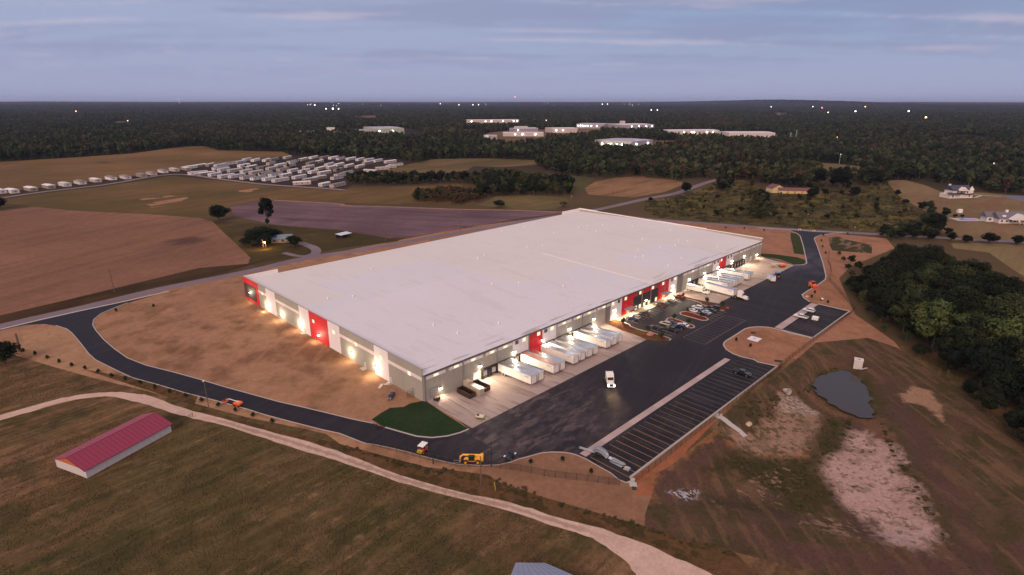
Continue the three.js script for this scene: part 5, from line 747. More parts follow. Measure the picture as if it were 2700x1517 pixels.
// trees that stand alone
const lone = (v, x, y, top, wide, geo, m, name, label, cat = 'tree', trunk = true) => { const g = v(x, y), h = Math.max(1.5, topHeight(g, top) * 1.02); return tree(name, label, cat, g[0], g[1], h, wide, geo, GREENS[m], null, trunk); };
const fA = (y) => 220 + y / 2.86, fC = (y) => 220 + y / 2.575;
{
  const p = lone(VA, 2020, 1085, fA(838), 0.66, crown(0.40, 0.46, 0.40, 16, 2600, 0.03, 901, -0.1).translate(0, 0.54, 0), 'deep', 'pine_tree', 'tall ragged dark pine behind the farmhouse yard');
  lone(VA, 1650, 1035, fA(905), 1.5, BIG[1], 'deep', 'bush', 'big round dark bush at the corner of the brown field', 'bush');
  lone(VA, 1960, 1210, fA(1070), 1.9, BIG[2], 'dark', 'oak_tree', 'broad dark oak behind the yard lamp'); lone(VA, 2060, 1190, fA(1090), 1.8, BIG[3], 'deep', 'oak_tree', 'right hand dark oak of the farmhouse yard'); lone(VA, 1885, 1235, fA(1140), 1.7, BIG[4], 'dark', 'oak_tree', 'left hand smaller oak of the farmhouse yard'); lone(VA, 1990, 1230, fA(1130), 1.6, BIG[0], 'deep', 'oak_tree', 'front oak beside the yard lamp');
  lone(VA, 2215, 1235, fA(1140), 1.6, BIG[1], 'dark', 'yard_tree', 'round dark tree between farmhouse and driveway'); lone(VA, 2165, 1175, fA(1143), 1.3, MID[1], 'deep', 'yard_tree', 'small dark tree behind the farmhouse roof');
  lone(VD, 35, 745, 700 + 565 / 2.86, 1.5, BIG[3], 'dark', 'bush', 'large dark bush cut by the left edge of the photo', 'bush'); lone(VA, 5, 945, fA(850), 1.2, BIG[2], 'deep', 'tree', 'dark tree at the far left edge by the lane');
  lone(VB, 1960, 935, 220 + 885 / 2.86, 1.6, MID[0], 'olive', 'bush', 'low olive bush left of the roof corner', 'bush'); lone(VB, 1480, 935, 220 + 875 / 2.86, 2.6, MID[2], 'dark', 'bush', 'wide low dark thicket in the rounded field', 'bush');
  for (const [x, y, t, w, m, l] of [[1715, 765, 715, 1.1, 'deep', 'round dark bush on the lawn before the cream house'], [1770, 825, 780, 1.2, 'deep', 'lower round bush at the lawn edge'], [1960, 1010, 870, 1.25, 'dark', 'big leafy tree left of the swimming pool'], [1900, 960, 870, 1.1, 'mid', 'leafy tree behind the big one by the pool'], [2080, 1075, 1000, 1.0, 'deep', 'leftmost round tree of the hedge below the houses'], [2185, 1085, 1025, 1.5, 'deep', 'second round tree of the hedge below the houses'], [2335, 1090, 1005, 1.5, 'deep', 'third and widest round tree of the hedge below the houses'], [2395, 1080, 1030, 0.8, 'dark', 'slim tree beside the widest hedge tree'], [2525, 1100, 1025, 1.3, 'deep', 'rightmost round tree of the hedge below the houses'], [2108, 912, 885, 1.5, 'deep', 'left one of two dark shrubs behind the pool'], [2155, 912, 888, 1.4, 'deep', 'right one of two dark shrubs behind the pool'], [1325, 710, 555, 1.25, 'deep', 'broad round dark tree in the scrub beyond the yellow barns'], [1190, 690, 560, 1.0, 'deep', 'dark round tree left of the broad one'], [1540, 690, 560, 1.3, 'dark', 'large dark tree at the head of the lawn'], [1420, 770, 690, 1.3, 'deep', 'dark tree cluster in the middle of the scrub'], [1140, 780, 700, 1.2, 'deep', 'dark tree right of the long yellow barn'], [760, 850, 770, 1.2, 'olive', 'olive tree in the scrub below the yellow barn'], [820, 800, 725, 0.9, 'dark', 'slim dark tree left below the yellow barn'], [790, 920, 830, 1.1, 'mid', 'green tree nearest the cross road'], [655, 870, 835, 1.6, 'deep', 'low dark bush in the scrub'], [520, 730, 660, 1.4, 'deep', 'dark bush beside the curving road'], [280, 745, 665, 1.2, 'deep', 'dark tree at the bend of the curving road'], [40, 805, 768, 1.1, 'deep', 'small dark bush beside the near stretch of the curving road'], [730, 700, 655, 1.2, 'mid', 'green bush at the top of the scrub field']]) lone(VC, x, y, fC(t), w, pick(BIG), m, /bush|shrub/.test(l) ? 'bush' : 'broadleaf_tree', l, /bush|shrub/.test(l) ? 'bush' : 'tree');
}
// the woods: the nearest trees of the hedge wood singly, the endless rest as masses
{
  const hedge = many(VB, [[330, 745], [365, 768], [640, 772], [960, 760], [1180, 752], [1290, 775], [1350, 870], [1500, 858], [1700, 850], [2000, 852], [2060, 825], [1990, 765], [1820, 745], [1650, 725], [1380, 715], [1240, 735], [1000, 728], [800, 735], [500, 725]]);
  const clump = many(VB, [[800, 890], [960, 900], [1200, 915], [1330, 890], [1350, 850], [1200, 830], [950, 845], [810, 860]]);
  seed(99); let n = 0;
  const fill = (poly, st, cb) => { let x0 = 1e9, x1 = -1e9, z0 = 1e9, z1 = -1e9; for (const p of poly) { x0 = Math.min(x0, p[0]); x1 = Math.max(x1, p[0]); z0 = Math.min(z0, p[1]); z1 = Math.max(z1, p[1]); } for (let x = x0; x < x1; x += st) for (let z = z0; z < z1; z += st) { const a = x + rr(-0.45, 0.45) * st, b = z + rr(-0.45, 0.45) * st; if (inPoly(poly, a, b)) cb(a, b); } };
  fill(hedge, 7.9, (a, b) => { if (n++ < 298) tree('hedge_tree', 'dark tree of the hedge wood, ' + (() => { const q = toPixel(a, 0, b)[0]; return q < 1010 ? 'the end nearest the mobile homes' : q < 1150 ? 'left of its middle' : q < 1290 ? 'above the brownish clump' : q < 1400 ? 'above the rounded field' : 'its right end'; })(), 'tree', a, b, rr(8.5, 16), rr(0.7, 1.15), pick(MID), GREENS[pick(['dark', 'deep', 'dark', 'mid', 'conif', 'olive'])], 'trees of the long hedge wood'); });
  fill(clump, 6.5, (a, b) => { tree('clump_tree', 'brownish round tree of the clump behind the harvested field', 'tree', a, b, rr(7.5, 12), rr(0.9, 1.25), pick(MID), GREENS[pick(['olive', 'brown', 'brown', 'dark'])], 'brownish clump of trees'); });
  console.log('hedge', n);
  // the front line of the endless woods and the clearings in it, in pixels of the photograph
  const px = (ox, oy, s) => (l) => l.map(([x, y]) => [ox + x / s, oy + y / s]), a_ = px(0, 220, 2.86), b_ = px(800, 220, 2.86), c_ = px(1700, 220, 2.575), e_ = px(1360, 300, 3.578), d_ = px(860, 300, 4.954);
  const FOREST = [[-400, 250], [-400, 440], ...a_([[0, 592], [500, 562], [1000, 528], [1300, 488], [1420, 476], [1520, 473], [1640, 505], [2130, 515], [2200, 540]]), ...b_([[0, 545], [100, 548], [400, 558], [620, 566], [800, 585], [870, 600], [970, 573], [1400, 568], [1760, 582], [1770, 640], [1830, 660], [1940, 690], [2200, 716], [2350, 712], [2574, 700]]), ...c_([[0, 638], [200, 655], [440, 645], [560, 655], [660, 655], [850, 690], [1000, 700], [1140, 690], [1200, 640], [1190, 600], [1010, 545], [1300, 545], [1520, 572], [1480, 640], [1570, 680], [1640, 700], [1660, 655], [1800, 612], [1870, 650], [1990, 680], [2230, 700], [2330, 735], [2575, 762], [2900, 790], [2900, 100]])];
  const FARFIELDS = [c_([[840, 205], [900, 198], [1030, 205], [1025, 217], [900, 216]]), a_([[820, 318], [880, 285], [985, 290], [1000, 318], [900, 328]]), b_([[250, 250], [520, 240], [700, 252], [520, 262], [300, 262]]), c_([[1200, 300], [1420, 292], [1560, 302], [1380, 312], [1240, 312]]), b_([[1190, 350], [1300, 345], [1320, 362], [1200, 372]]), c_([[1800, 480], [2050, 470], [2200, 482], [2000, 496], [1840, 494]]), a_([[1700, 300], [1900, 296], [2020, 306], [1860, 314]])];
  FARFIELDS.forEach((p, i) => field('far_clearing', p.map(([x, y]) => G(x, y)), 96, 96, { a: rgb(84, 72, 52), b: rgb(108, 88, 66), c: rgb(76, 68, 46), patch: 160, len: 150, wid: 30 }, 'small pale clearing in the far woods, ' + ['under the low hill', 'on the left', 'left of the industrial park', 'right of the pylons', 'by the industrial shed', 'far right above the cream house', 'left behind the mobile homes'][i]));
  const CLEAR = [e_([[-260, 175], [30, 150], [330, 150], [560, 128], [830, 148], [800, 175], [560, 205], [300, 215], [230, 262], [0, 290], [-100, 285], [-330, 245]]), e_([[560, 100], [960, 95], [1320, 105], [1320, 152], [990, 152], [820, 142], [570, 140]]), e_([[780, 262], [1300, 255], [1560, 252], [1540, 290], [1300, 318], [1090, 340], [780, 335]]), e_([[1300, 140], [1440, 165], [1930, 168], [2010, 180], [2500, 188], [2600, 215], [2460, 236], [2000, 236], [1920, 212], [1500, 212], [1440, 202]]), d_([[1825, 82], [2530, 70], [2530, 130], [1825, 130]]), d_([[90, 190], [340, 185], [1030, 190], [1250, 235], [1260, 320], [1010, 312], [1000, 270], [630, 278]]), c_([[880, 545], [1010, 525], [1300, 545], [1520, 572], [1480, 640], [1190, 640], [1190, 600]]), c_([[1980, 355], [2190, 356], [2330, 368], [2700, 376], [2700, 398], [2330, 396], [2150, 388], [1985, 380]]), c_([[2480, 540], [2700, 536], [2700, 560], [2480, 552]]), c_([[440, 555], [600, 545], [620, 590], [450, 610]]), ...FARFIELDS];
  const spots = [[], [], []], cell = (d) => (d < 1100 ? 10.5 : d < 1700 ? 9.5 : d < 3000 ? 12 : d < 5000 ? 18 : d < 9000 ? 34 : 80);
  let d = 380;
  while (d < 16000) {
    const st = cell(d);
    for (let s = -0.97 * d; s < 0.97 * d; s += st) {
      const f = d + rr(-0.5, 0.5) * st, l = s + rr(-0.5, 0.5) * st, x = (f + l) * S2, z = (l - f) * S2, y = hgt(x, z), q = toPixel(x, y, z);
      if (q[0] < -60 || q[0] > 2760 || !inPoly(FOREST, q[0], q[1]) || CLEAR.some((c) => inPoly(c, q[0], q[1]) || (q[0] > 870 && q[0] < 2100 && q[1] < 400 && inPoly(c, q[0], q[1] - 7)))) continue;
      spots[d < 1700 ? 0 : d < 5000 ? 1 : 2].push([x, y, z, st]);
    }
    d += st;
  }
  const cols = [[0.028, 0.037, 0.020], [0.040, 0.052, 0.026], [0.016, 0.024, 0.016], [0.058, 0.062, 0.030], [0.052, 0.041, 0.028], [0.060, 0.036, 0.027]];
  const labels = ['dark mixed woodland behind the fields and mobile homes', 'dark woodland around the industrial park', 'endless dark woods out to the horizon'];
  const leafM = soil({ vertexColors: true, side: THREE.DoubleSide });
  spots.forEach((list, k) => {
    const geos = (k === 0 ? [MID[0], MID[1], MID[2], MID[3]] : k === 1 ? LOW : LOW.slice(0, 3));
    const trunked = geos.map((g) => { const c = g.clone(); if (k === 2) return c; const t = cyl(0.03, 0.018, 0.5, 0, 0.25, 0, 5).toNonIndexed(); t.deleteAttribute('uv'); t.setAttribute('color', new THREE.BufferAttribute(new Float32Array(t.attributes.position.count * 3).fill(1.8), 3)); return mergeGeometries([c, t]); });
    const groups = trunked.map(() => []); for (const s of list) groups[Math.floor(rnd() * groups.length)].push(s);
    console.log('forest', k, list.length);
    groups.forEach((g, gi) => {
      const im = new THREE.InstancedMesh(trunked[gi], leafM, g.length), C = new THREE.Color();
      g.forEach(([x, y, z, st], i) => {
        const region = fbm(x / 260, z / 260, 3), conif = gi === 3, h = k === 2 ? st * rr(0.45, 0.7) * (st > 40 ? 0.4 : 0.7) + 4 : (rnd() < 0.22 ? rr(7, 12) : rr(12, 20)) * (conif ? 1.12 : 1), w = Math.max(k === 2 ? st * 1.5 : st * 1.25, 7) * rr(0.8, 1.2) / 0.9 * (conif ? 0.7 : 1);
        im.setMatrixAt(i, new THREE.Matrix4().compose(new THREE.Vector3(x, y - 0.3, z), new THREE.Quaternion().setFromAxisAngle(new THREE.Vector3(0, 1, 0), rnd() * 6.28), new THREE.Vector3(w, h, w)));
        let c = cols[conif ? pick([0, 2, 2]) : rnd() < 0.10 + 0.6 * sst(0.54, 0.72, region) ? pick([3, 4, 3, 5, 3]) : pick([0, 0, 1, 2, 1])]; const t = rr(0.55, 1.5); if (k === 2) c = mix3(c, [0.030, 0.037, 0.030], 0.7);
        im.setColorAt(i, C.setRGB(c[0] * t, c[1] * t, c[2] * t));
      });
      im.name = numbered('woodland'); tag(im, labels[k] + ['', ', second mix of crowns', ', third mix of crowns', ', the pointed crowns'][gi], 'woods', null, 'stuff'); scene.add(im);
    });
  });
  const row2 = many(VC, [[1595, 1000], [1800, 985], [2040, 1000], [2075, 1055], [1900, 1075], [1700, 1085], [1600, 1060]]); seed(61);
  fill(row2, 6.5, (a, b) => tree('hedgerow_tree', (a < 420 ? 'dark hedgerow tree between cross road and dense wood, left part' : 'dark hedgerow tree between cross road and dense wood, right part'), 'tree', a, b, rr(4.5, 8.5), rr(1, 1.3), pick(MID), GREENS[pick(['dark', 'deep', 'mid'])], 'hedgerow below the house lawn'));
  const upper = many(VC, [[560, 600], [880, 570], [1180, 600], [1190, 690], [1110, 745], [860, 690], [650, 660], [545, 655]]), leftRow = many(VC, [[1440, 640], [1560, 600], [1800, 590], [1880, 650], [1640, 665], [1560, 705], [1470, 690]]);
  let m2 = 0; fill(upper, 11, (a, b) => { if (m2++ < 290) tree('scrub_wood_tree', 'tall tree of the wood behind the yellow barns, ' + (toPixel(a, 0, b)[0] < 2020 ? 'left part' : 'right part'), 'tree', a, b, rr(9, 18), rr(0.8, 1.15), pick(MID), GREENS[pick(['dark', 'deep', 'mid', 'olive', 'brown'])], 'wood behind the yellow barns'); });
  fill(leftRow, 9, (a, b) => tree('lawn_head_tree', 'dark tree of the row at the head of the house lawn, ' + (toPixel(a, 0, b)[0] < 2330 ? 'left part' : 'right part'), 'tree', a, b, rr(9, 16), rr(0.9, 1.2), pick(MID), GREENS[pick(['dark', 'deep', 'mid'])], 'row at the head of the house lawn'));
  let m3 = 0; fill(many(VC, [[120, 830], [540, 690], [850, 770], [1480, 720], [1640, 700], [1780, 850], [1980, 970], [1500, 985], [900, 950], [300, 915]]), 15, (a, b) => { if (rnd() < 0.55 && m3++ < 80) tree('scrub_bush', (['green', 'olive', 'dark'][m3 % 3]) + ' bush standing above the scrub, ' + (toPixel(a, 0, b)[0] < 1980 ? 'left of the barns' : toPixel(a, 0, b)[0] < 2150 ? 'below the barns' : 'towards the house lawn'), 'bush', a, b, rr(2.5, 6), rr(1.1, 1.6), pick(MID), GREENS[['mid', 'olive', 'dark'][m3 % 3]], 'bushes above the scrub', false); });
  [[[[1240, 600], [1420, 590], [1480, 650], [1420, 720], [1330, 720], [1250, 690]], 'of the thicket right of the broad round tree'], [[[1080, 690], [1200, 690], [1230, 760], [1100, 790]], 'of the thicket right of the long barn'], [[[690, 770], [830, 760], [840, 930], [720, 940]], 'of the thicket below the gabled barn'], [[[1880, 830], [2040, 890], [2035, 1000], [1950, 1005], [1870, 900]], 'of the thicket left of the pool'], [[[480, 690], [560, 660], [640, 700], [560, 740]], 'of the thicket beside the curving road']].forEach(([p, l], i) => fill(many(VC, p), 8.5, (a, b) => { if (rnd() < 0.8) tree('thicket_tree', 'leafy tree ' + l, 'tree', a, b, rr(5, 11), rr(0.95, 1.3), pick(MID), GREENS[pick(['dark', 'mid', 'olive', 'deep'])], 'trees ' + l); }));
  { const park = many(V12, [[640, 250], [1100, 300], [1640, 300], [1700, 240], [1900, 190], [1500, 110], [1000, 140], [700, 190]]); let k = 0; fill(park, 26, (a, b) => { if (rnd() < 0.5 && k++ < 40) tree('park_tree', 'small tree between the mobile homes, ' + (toPixel(a, 0, b)[0] < 760 ? 'left part of the park' : toPixel(a, 0, b)[0] < 880 ? 'middle of the park' : 'right part of the park'), 'tree', a, b, rr(3, 6.5), 1.1, pick(MID), GREENS[pick(['dark', 'mid', 'deep'])], 'small trees between the mobile homes'); }); }
  console.log('upper', m2, 'bush', m3);
  // grass tufts on the near ground
  { seed(33); const pos = []; for (let i = 0; i < 9; i++) { const a = rnd() * 6.28, r = rr(0.05, 0.4), l = rr(0.25, 0.6), x = Math.cos(a) * r, z = Math.sin(a) * r, b = rnd() * 6.28, w = rr(0.05, 0.12); pos.push(x - Math.sin(b) * w, 0, z + Math.cos(b) * w, x + Math.sin(b) * w, 0, z - Math.cos(b) * w, x + Math.cos(a) * l * 0.7, l, z + Math.sin(a) * l * 0.7); }
    const g = new THREE.BufferGeometry(); g.setAttribute('position', new THREE.BufferAttribute(new Float32Array(pos), 3)); g.setAttribute('normal', new THREE.BufferAttribute(new Float32Array(pos.length).map((_, i) => (i % 3 === 1 ? 1 : 0)), 3));
    const tm = soil({ side: THREE.DoubleSide }), spotsT = [], mead = many(V0, [[0, 1165], [200, 1085], [330, 1050], [420, 1065], [520, 1080], [700, 1120], [900, 1185], [1200, 1260], [1450, 1345], [1560, 1440], [1500, 1447], [0, 1447]]), basinP = many(V6, [[60, 900], [420, 640], [620, 430], [1040, 120], [1400, 180], [1640, 700], [1880, 1230], [1700, 1310], [700, 1090], [0, 1100]]), right = many(V6, [[1400, 30], [1560, 120], [1900, 500], [2345, 1000], [2345, 1447], [1000, 1447], [0, 1180], [0, 1090], [700, 1100], [1700, 1320], [1900, 1240], [1660, 700]]), up = many(V0, [[0, 915], [230, 955], [480, 1015], [480, 985], [330, 965], [200, 985], [0, 1030]]);
    for (const [p, st, pr] of [[mead, 0.42, 0.9], [up, 0.42, 0.85], [basinP, 0.8, 0.45], [right, 0.6, 0.6]]) fill(p, st, (a, b) => { const q = toPixel(a, 0, b); if (q[0] > -20 && q[0] < 2720 && q[1] < 1540 && rnd() < pr * sst(0.3, 0.55, fbm(a / 4, b / 4, 3))) spotsT.push([a, b]); });
    const im = new THREE.InstancedMesh(g, tm, spotsT.length), C = new THREE.Color();
    spotsT.forEach(([a, b], i) => { const h = rr(0.18, 0.42), d = fbm(a / 7 + 5, b / 7, 3) + 0.2 * (rnd() - 0.5), c = mix3([0.13, 0.105, 0.05], [0.25, 0.165, 0.10], clamp((d - 0.3) * 2.2)), k = rr(0.7, 1.3); im.setMatrixAt(i, new THREE.Matrix4().compose(new THREE.Vector3(a, surf(a, b) + 0.01, b), new THREE.Quaternion().setFromAxisAngle(new THREE.Vector3(0, 1, 0), rnd() * 6), new THREE.Vector3(h * 1.3, h * 0.8, h * 1.3))); im.setColorAt(i, C.setRGB(c[0] * k, c[1] * k, c[2] * k)); });
    im.name = 'grass_tufts'; tag(im, 'dry brown and green grass tufts over meadow and basin slopes', 'grass', null, 'stuff'); scene.add(im); console.log('tufts', spotsT.length); }
  // low scrub
  const scrub = many(VC, [[0, 812], [230, 770], [540, 665], [660, 665], [850, 748], [1100, 758], [1480, 700], [1640, 670], [1700, 745], [1820, 845], [2040, 980], [1590, 1002], [1200, 985], [790, 955], [400, 930], [0, 900]]), sc = []; seed(12);
  fill(scrub, 3.4, (a, b) => { if (rnd() < 0.25 + 0.75 * sst(0.42, 0.6, fbm(a / 14, b / 14, 3))) sc.push([a, b]); });
  const im = new THREE.InstancedMesh(LOW[0], leafM, sc.length), C = new THREE.Color();
  sc.forEach(([a, b], i) => { const h = rnd() < 0.12 ? rr(2, 3.6) : rr(0.5, 1.6), c = pick([[0.075, 0.075, 0.032], [0.12, 0.105, 0.04], [0.065, 0.068, 0.032], [0.09, 0.07, 0.042]]); im.setMatrixAt(i, new THREE.Matrix4().compose(new THREE.Vector3(a, surf(a, b) - 0.4, b), new THREE.Quaternion().setFromAxisAngle(new THREE.Vector3(0, 1, 0), rnd() * 6), new THREE.Vector3(h * rr(1.6, 3), h, h * rr(1.6, 3)))); im.setColorAt(i, C.setRGB(...c)); });
  im.name = 'scrub'; tag(im, 'tangled low scrub covering the field across the cross road', 'scrub', null, 'stuff'); scene.add(im);
  // weeds of the drainage basin and along the track
  const weeds = [], wp = [many(V6, [[560, 690], [760, 740], [1050, 730], [1110, 490], [1300, 480], [1220, 660], [1120, 700], [1070, 820], [1160, 940], [1200, 1040], [960, 1060], [830, 960], [560, 830], [380, 800]]), many(V6, [[1440, 470], [1500, 560], [1660, 800], [1860, 1230], [1840, 1240], [1640, 880], [1480, 600]]), many(V6, [[940, 330], [1020, 250], [1100, 190], [1180, 150], [1200, 170], [1110, 205], [1060, 250], [1040, 310]]), many(V6, [[600, 420], [820, 300], [850, 330], [820, 450], [680, 530]]), many(V6, [[560, 420], [700, 320], [720, 340], [600, 430]])];
  wp.forEach((p, k) => fill(p, k === 0 || k === 3 ? 1.1 : 0.9, (a, b) => { if (rnd() < 0.55) weeds.push([a, b]); }));
  const verge = many(VW, [[0, 62], [170, 106], [330, 148], [560, 176], [640, 205], [760, 256], [1000, 326], [1150, 368], [1300, 418], [1500, 468], [1500, 490], [1300, 440], [1150, 390], [1000, 346], [760, 282], [600, 235], [520, 205], [330, 172], [170, 128], [0, 80]]); fill(verge, 0.9, (a, b) => { if (rnd() < 0.6) weeds.push([a, b]); });
  const wi = new THREE.InstancedMesh(LOW[1], leafM, weeds.length);
  weeds.forEach(([a, b], i) => { const h = rr(0.2, 0.7), c = pick([[0.05, 0.055, 0.022], [0.07, 0.062, 0.028], [0.04, 0.045, 0.02], [0.08, 0.058, 0.034]]); wi.setMatrixAt(i, new THREE.Matrix4().compose(new THREE.Vector3(a, surf(a, b) - 0.1, b), new THREE.Quaternion().setFromAxisAngle(new THREE.Vector3(0, 1, 0), rnd() * 6), new THREE.Vector3(h * rr(1.8, 3.6), h, h * rr(1.8, 3.6)))); wi.setColorAt(i, C.setRGB(...c)); });
  wi.name = 'weeds'; tag(wi, 'low green and brown weeds in the drainage basin and on the verge', 'weeds', null, 'stuff'); scene.add(wi);
  console.log('weeds', weeds.length, 'scrub', sc.length);
}
// young evergreens planted in rows
{
  const cone = crown(0.34, 0.50, 0.34, 30, 700, 0.05, 555, 0.8).translate(0, 0.5, 0), m = foliage([0.022, 0.034, 0.018]), st = cyl(0.04, 0.03, 0.2, 0, 0.08, 0, 6);
  const put = (g, h, label, group, w = 1) => { const t = thing('young_evergreen', label, 'young tree', g[0], surf(...g), g[1], rnd() * 6, group); t.scale.set(h * w * 1.35, h, h * w * 1.35); part(t, 'stem', st, bark); part(t, 'crown', cone, m); };
  const row = [[178, 652], [265, 675], [356, 705], [447, 735], [541, 762], [641, 786], [743, 811], [841, 842], [947, 866], [1058, 897], [1168, 927], [1282, 962], [1400, 995], [1520, 1027], [1648, 1065], [1775, 1105], [1909, 1143], [2052, 1187]];
  const ords = ['first', 'second', 'third', 'fourth', 'fifth', 'sixth', 'seventh', 'eighth', 'ninth', 'tenth', 'eleventh', 'twelfth', 'thirteenth', 'fourteenth', 'fifteenth', 'sixteenth', 'seventeenth', 'eighteenth'];
  row.forEach(([x, y], i) => put(VD(x, y), 1.9, ords[i] + ' small dark evergreen from the left along the left drive', 'row of evergreens along the left drive', 1.2));
  for (const [x, y, l] of [[305, 978, 'small evergreen left behind the front fence'], [582, 1098, 'small evergreen right behind the front fence'], [-2, 1005, 'small evergreen beside the dark buggy']]) put(V4(x, y), 1.9, l, null, 1.1);
  for (const [v, x, y, l] of [[VD, 875, 350, 'sapling by the mouth of the left drive'], [VD, 1158, 315, 'thin sapling on the dirt near the public road'], [V3, 85, 275, 'leftmost sapling along the cross road'], [V3, 404, 292, 'second sapling along the cross road'], [V3, 736, 318, 'third sapling along the cross road'], [V3, 1745, 400, 'first sapling right of the far drive'], [V3, 1708, 495, 'second sapling right of the far drive'], [V3, 1730, 595, 'third sapling right of the far drive'], [V3, 1780, 705, 'fourth sapling right of the far drive'], [V3, 2155, 380, 'sapling right of the far junction'], [V5, 545, 455, 'sapling at the tip of the dirt point'], [V5, 515, 498, 'second sapling on the dirt point'], [V5, 672, 552, 'sapling by the small lot'], [V10, 1105, 1165, 'green sapling on the dirt island'], [V10, 780, 1030, 'grassy sapling on the dirt island'], [VB, 0, 0, null]]) if (l) put(v(x, y), 2.1, l, null, 1);
  const leafy = (v, x, y, h, l) => tree('young_tree', l, 'young tree', ...v(x, y), h, 1.1, MID[1], GREENS.mid, null);
  leafy(V9, 360, 1060, 3, 'young tree at the corner of the near planting bed'); leafy(V9, 925, 1255, 3, 'young tree in the middle of the near planting bed'); leafy(V9, 1220, 1390, 3.6, 'young tree at the tip of the near planting bed'); leafy(V9, 1515, 965, 3, 'young tree on the nearer mulch island, left'); leafy(V9, 1840, 1070, 3, 'young tree on the nearer mulch island, right'); leafy(V9, 2265, 585, 3, 'young tree in the far planting bed'); leafy(V9, 1720, 440, 2, 'dark shrub beside the red pickup'); leafy(V10, 470, 250, 3, 'young tree at the tip of the far planting bed'); leafy(V9, 1830, 800, 2.4, 'young tree on the farther mulch island, left'); leafy(V9, 2130, 900, 2.4, 'young tree on the farther mulch island, right');
}

// ---------------------------------------------------------------- vehicles; noses point along local +z
const paint = (c, r = 0.28) => new THREE.MeshPhysicalMaterial({ color: new THREE.Color().setRGB(...c), roughness: r, metalness: 0.1, clearcoat: 0.7, clearcoatRoughness: 0.1 });
const tailM = std([0.35, 0.01, 0.01], 0.3), headM = std([0.75, 0.75, 0.72], 0.15), plate = std([0.5, 0.5, 0.5], 0.5);
const wheelGeo = (r, w) => join([at(new THREE.CylinderGeometry(r, r, w, 16), 0, 0, 0, 0, 0, Math.PI / 2)]), rimGeo = (r, w) => at(new THREE.CylinderGeometry(r * 0.6, r * 0.6, w + 0.03, 12), 0, 0, 0, 0, 0, Math.PI / 2);
function wheels(t, r, w, spots, rimMat = M.rim) { const g = wheelGeo(r, w), q = rimGeo(r, w); for (const [x, z] of spots) { const m = part(t, 'wheel', g, M.rubber); m.position.set(x, r, z); part(m, 'rim', q, rimMat); } }
const mirrored = (pts) => pts;
function carProto(kind) {
  const t = new THREE.Group(); let L, Wd, body, glassP, roofP, wb;
  if (kind === 'sedan') { L = 4.8; Wd = 1.82; body = [[-2.4, 0.42], [-2.4, 0.92], [-2.25, 1.02], [-1.5, 1.05], [1.0, 0.98], [2.1, 0.86], [2.38, 0.7], [2.4, 0.4]]; glassP = [[-1.75, 1.02], [-1.05, 1.40], [0.25, 1.42], [1.05, 0.97]]; roofP = [[-1.15, 1.38], [-1.05, 1.45], [0.25, 1.47], [0.38, 1.38]]; wb = 1.42; }
  if (kind === 'suv') { L = 4.9; Wd = 1.92; body = [[-2.42, 0.5], [-2.45, 1.05], [-2.3, 1.16], [1.0, 1.1], [2.2, 1.0], [2.42, 0.8], [2.45, 0.45]]; glassP = [[-2.32, 1.14], [-2.05, 1.70], [0.3, 1.72], [1.1, 1.08]]; roofP = [[-2.12, 1.68], [-2.0, 1.78], [0.3, 1.80], [0.45, 1.68]]; wb = 1.45; }
  if (kind === 'pickup') { L = 5.8; Wd = 1.98; body = [[-2.9, 0.55], [-2.9, 1.08], [-1.0, 1.08], [-1.0, 1.14], [1.3, 1.14], [2.75, 1.05], [2.9, 0.85], [2.9, 0.5]]; glassP = [[-0.98, 1.12], [-0.85, 1.72], [0.75, 1.74], [1.35, 1.12]]; roofP = [[-0.9, 1.70], [-0.8, 1.80], [0.7, 1.82], [0.85, 1.70]]; wb = 1.85; }
  part(t, 'body', extr(body, -Wd / 2, Wd / 2, 0.08), M.white);
  part(t, 'windows', extr(glassP, -Wd / 2 + 0.12, Wd / 2 - 0.12, 0.05), M.glass);
  const p0 = glassP[0], p1 = glassP[1], p2 = glassP[2], p3 = glassP[3], mid = [mix(p0[0], p3[0], 0.45), 1.05];
  part(t, 'roof', [extr(roofP, -Wd / 2 + 0.13, Wd / 2 - 0.13, 0.04), ...[-1, 1].flatMap((s) => [bar([s * (Wd / 2 - 0.14), p0[1] - 0.04, p0[0]], [s * (Wd / 2 - 0.2), p1[1], p1[0]], 0.055, 4), bar([s * (Wd / 2 - 0.14), p3[1], p3[0]], [s * (Wd / 2 - 0.2), p2[1], p2[0]], 0.05, 4), bar([s * (Wd / 2 - 0.12), 1.0, mid[0]], [s * (Wd / 2 - 0.17), p1[1], mid[0]], 0.05, 4)])], M.white);
  if (kind === 'pickup') part(t, 'bed', [box(-0.86, 0.86, 1.085, 1.1, -2.78, -1.08)], M.black), part(t, 'bed_rail', [box(-0.99, -0.87, 1.06, 1.2, -2.88, -1.0), box(0.87, 0.99, 1.06, 1.2, -2.88, -1.0), box(-0.87, 0.87, 1.06, 1.2, -2.9, -2.78)], M.white);
  part(t, 'bumper', [box(-Wd / 2 + 0.1, Wd / 2 - 0.1, 0.38, 0.58, L / 2 - 0.06, L / 2 + 0.06), box(-Wd / 2 + 0.1, Wd / 2 - 0.1, 0.4, 0.6, -L / 2 - 0.06, -L / 2 + 0.06)], M.darkmetal);
  for (const s of [-1, 1]) { part(t, 'headlight', box(s * 0.58 - 0.2, s * 0.58 + 0.2, 0.68, 0.84, L / 2 - 0.1, L / 2 + 0.04), headM); part(t, 'taillight', box(s * 0.72 - 0.14, s * 0.72 + 0.14, 0.76, 1.0, -L / 2 - 0.03, -L / 2 + 0.1), tailM); part(t, 'mirror', rbox(s * (Wd / 2 + 0.08) - 0.09, s * (Wd / 2 + 0.08) + 0.09, 1.02, 1.18, p3[0] - 0.35, p3[0] - 0.2, 0.03), M.black); }
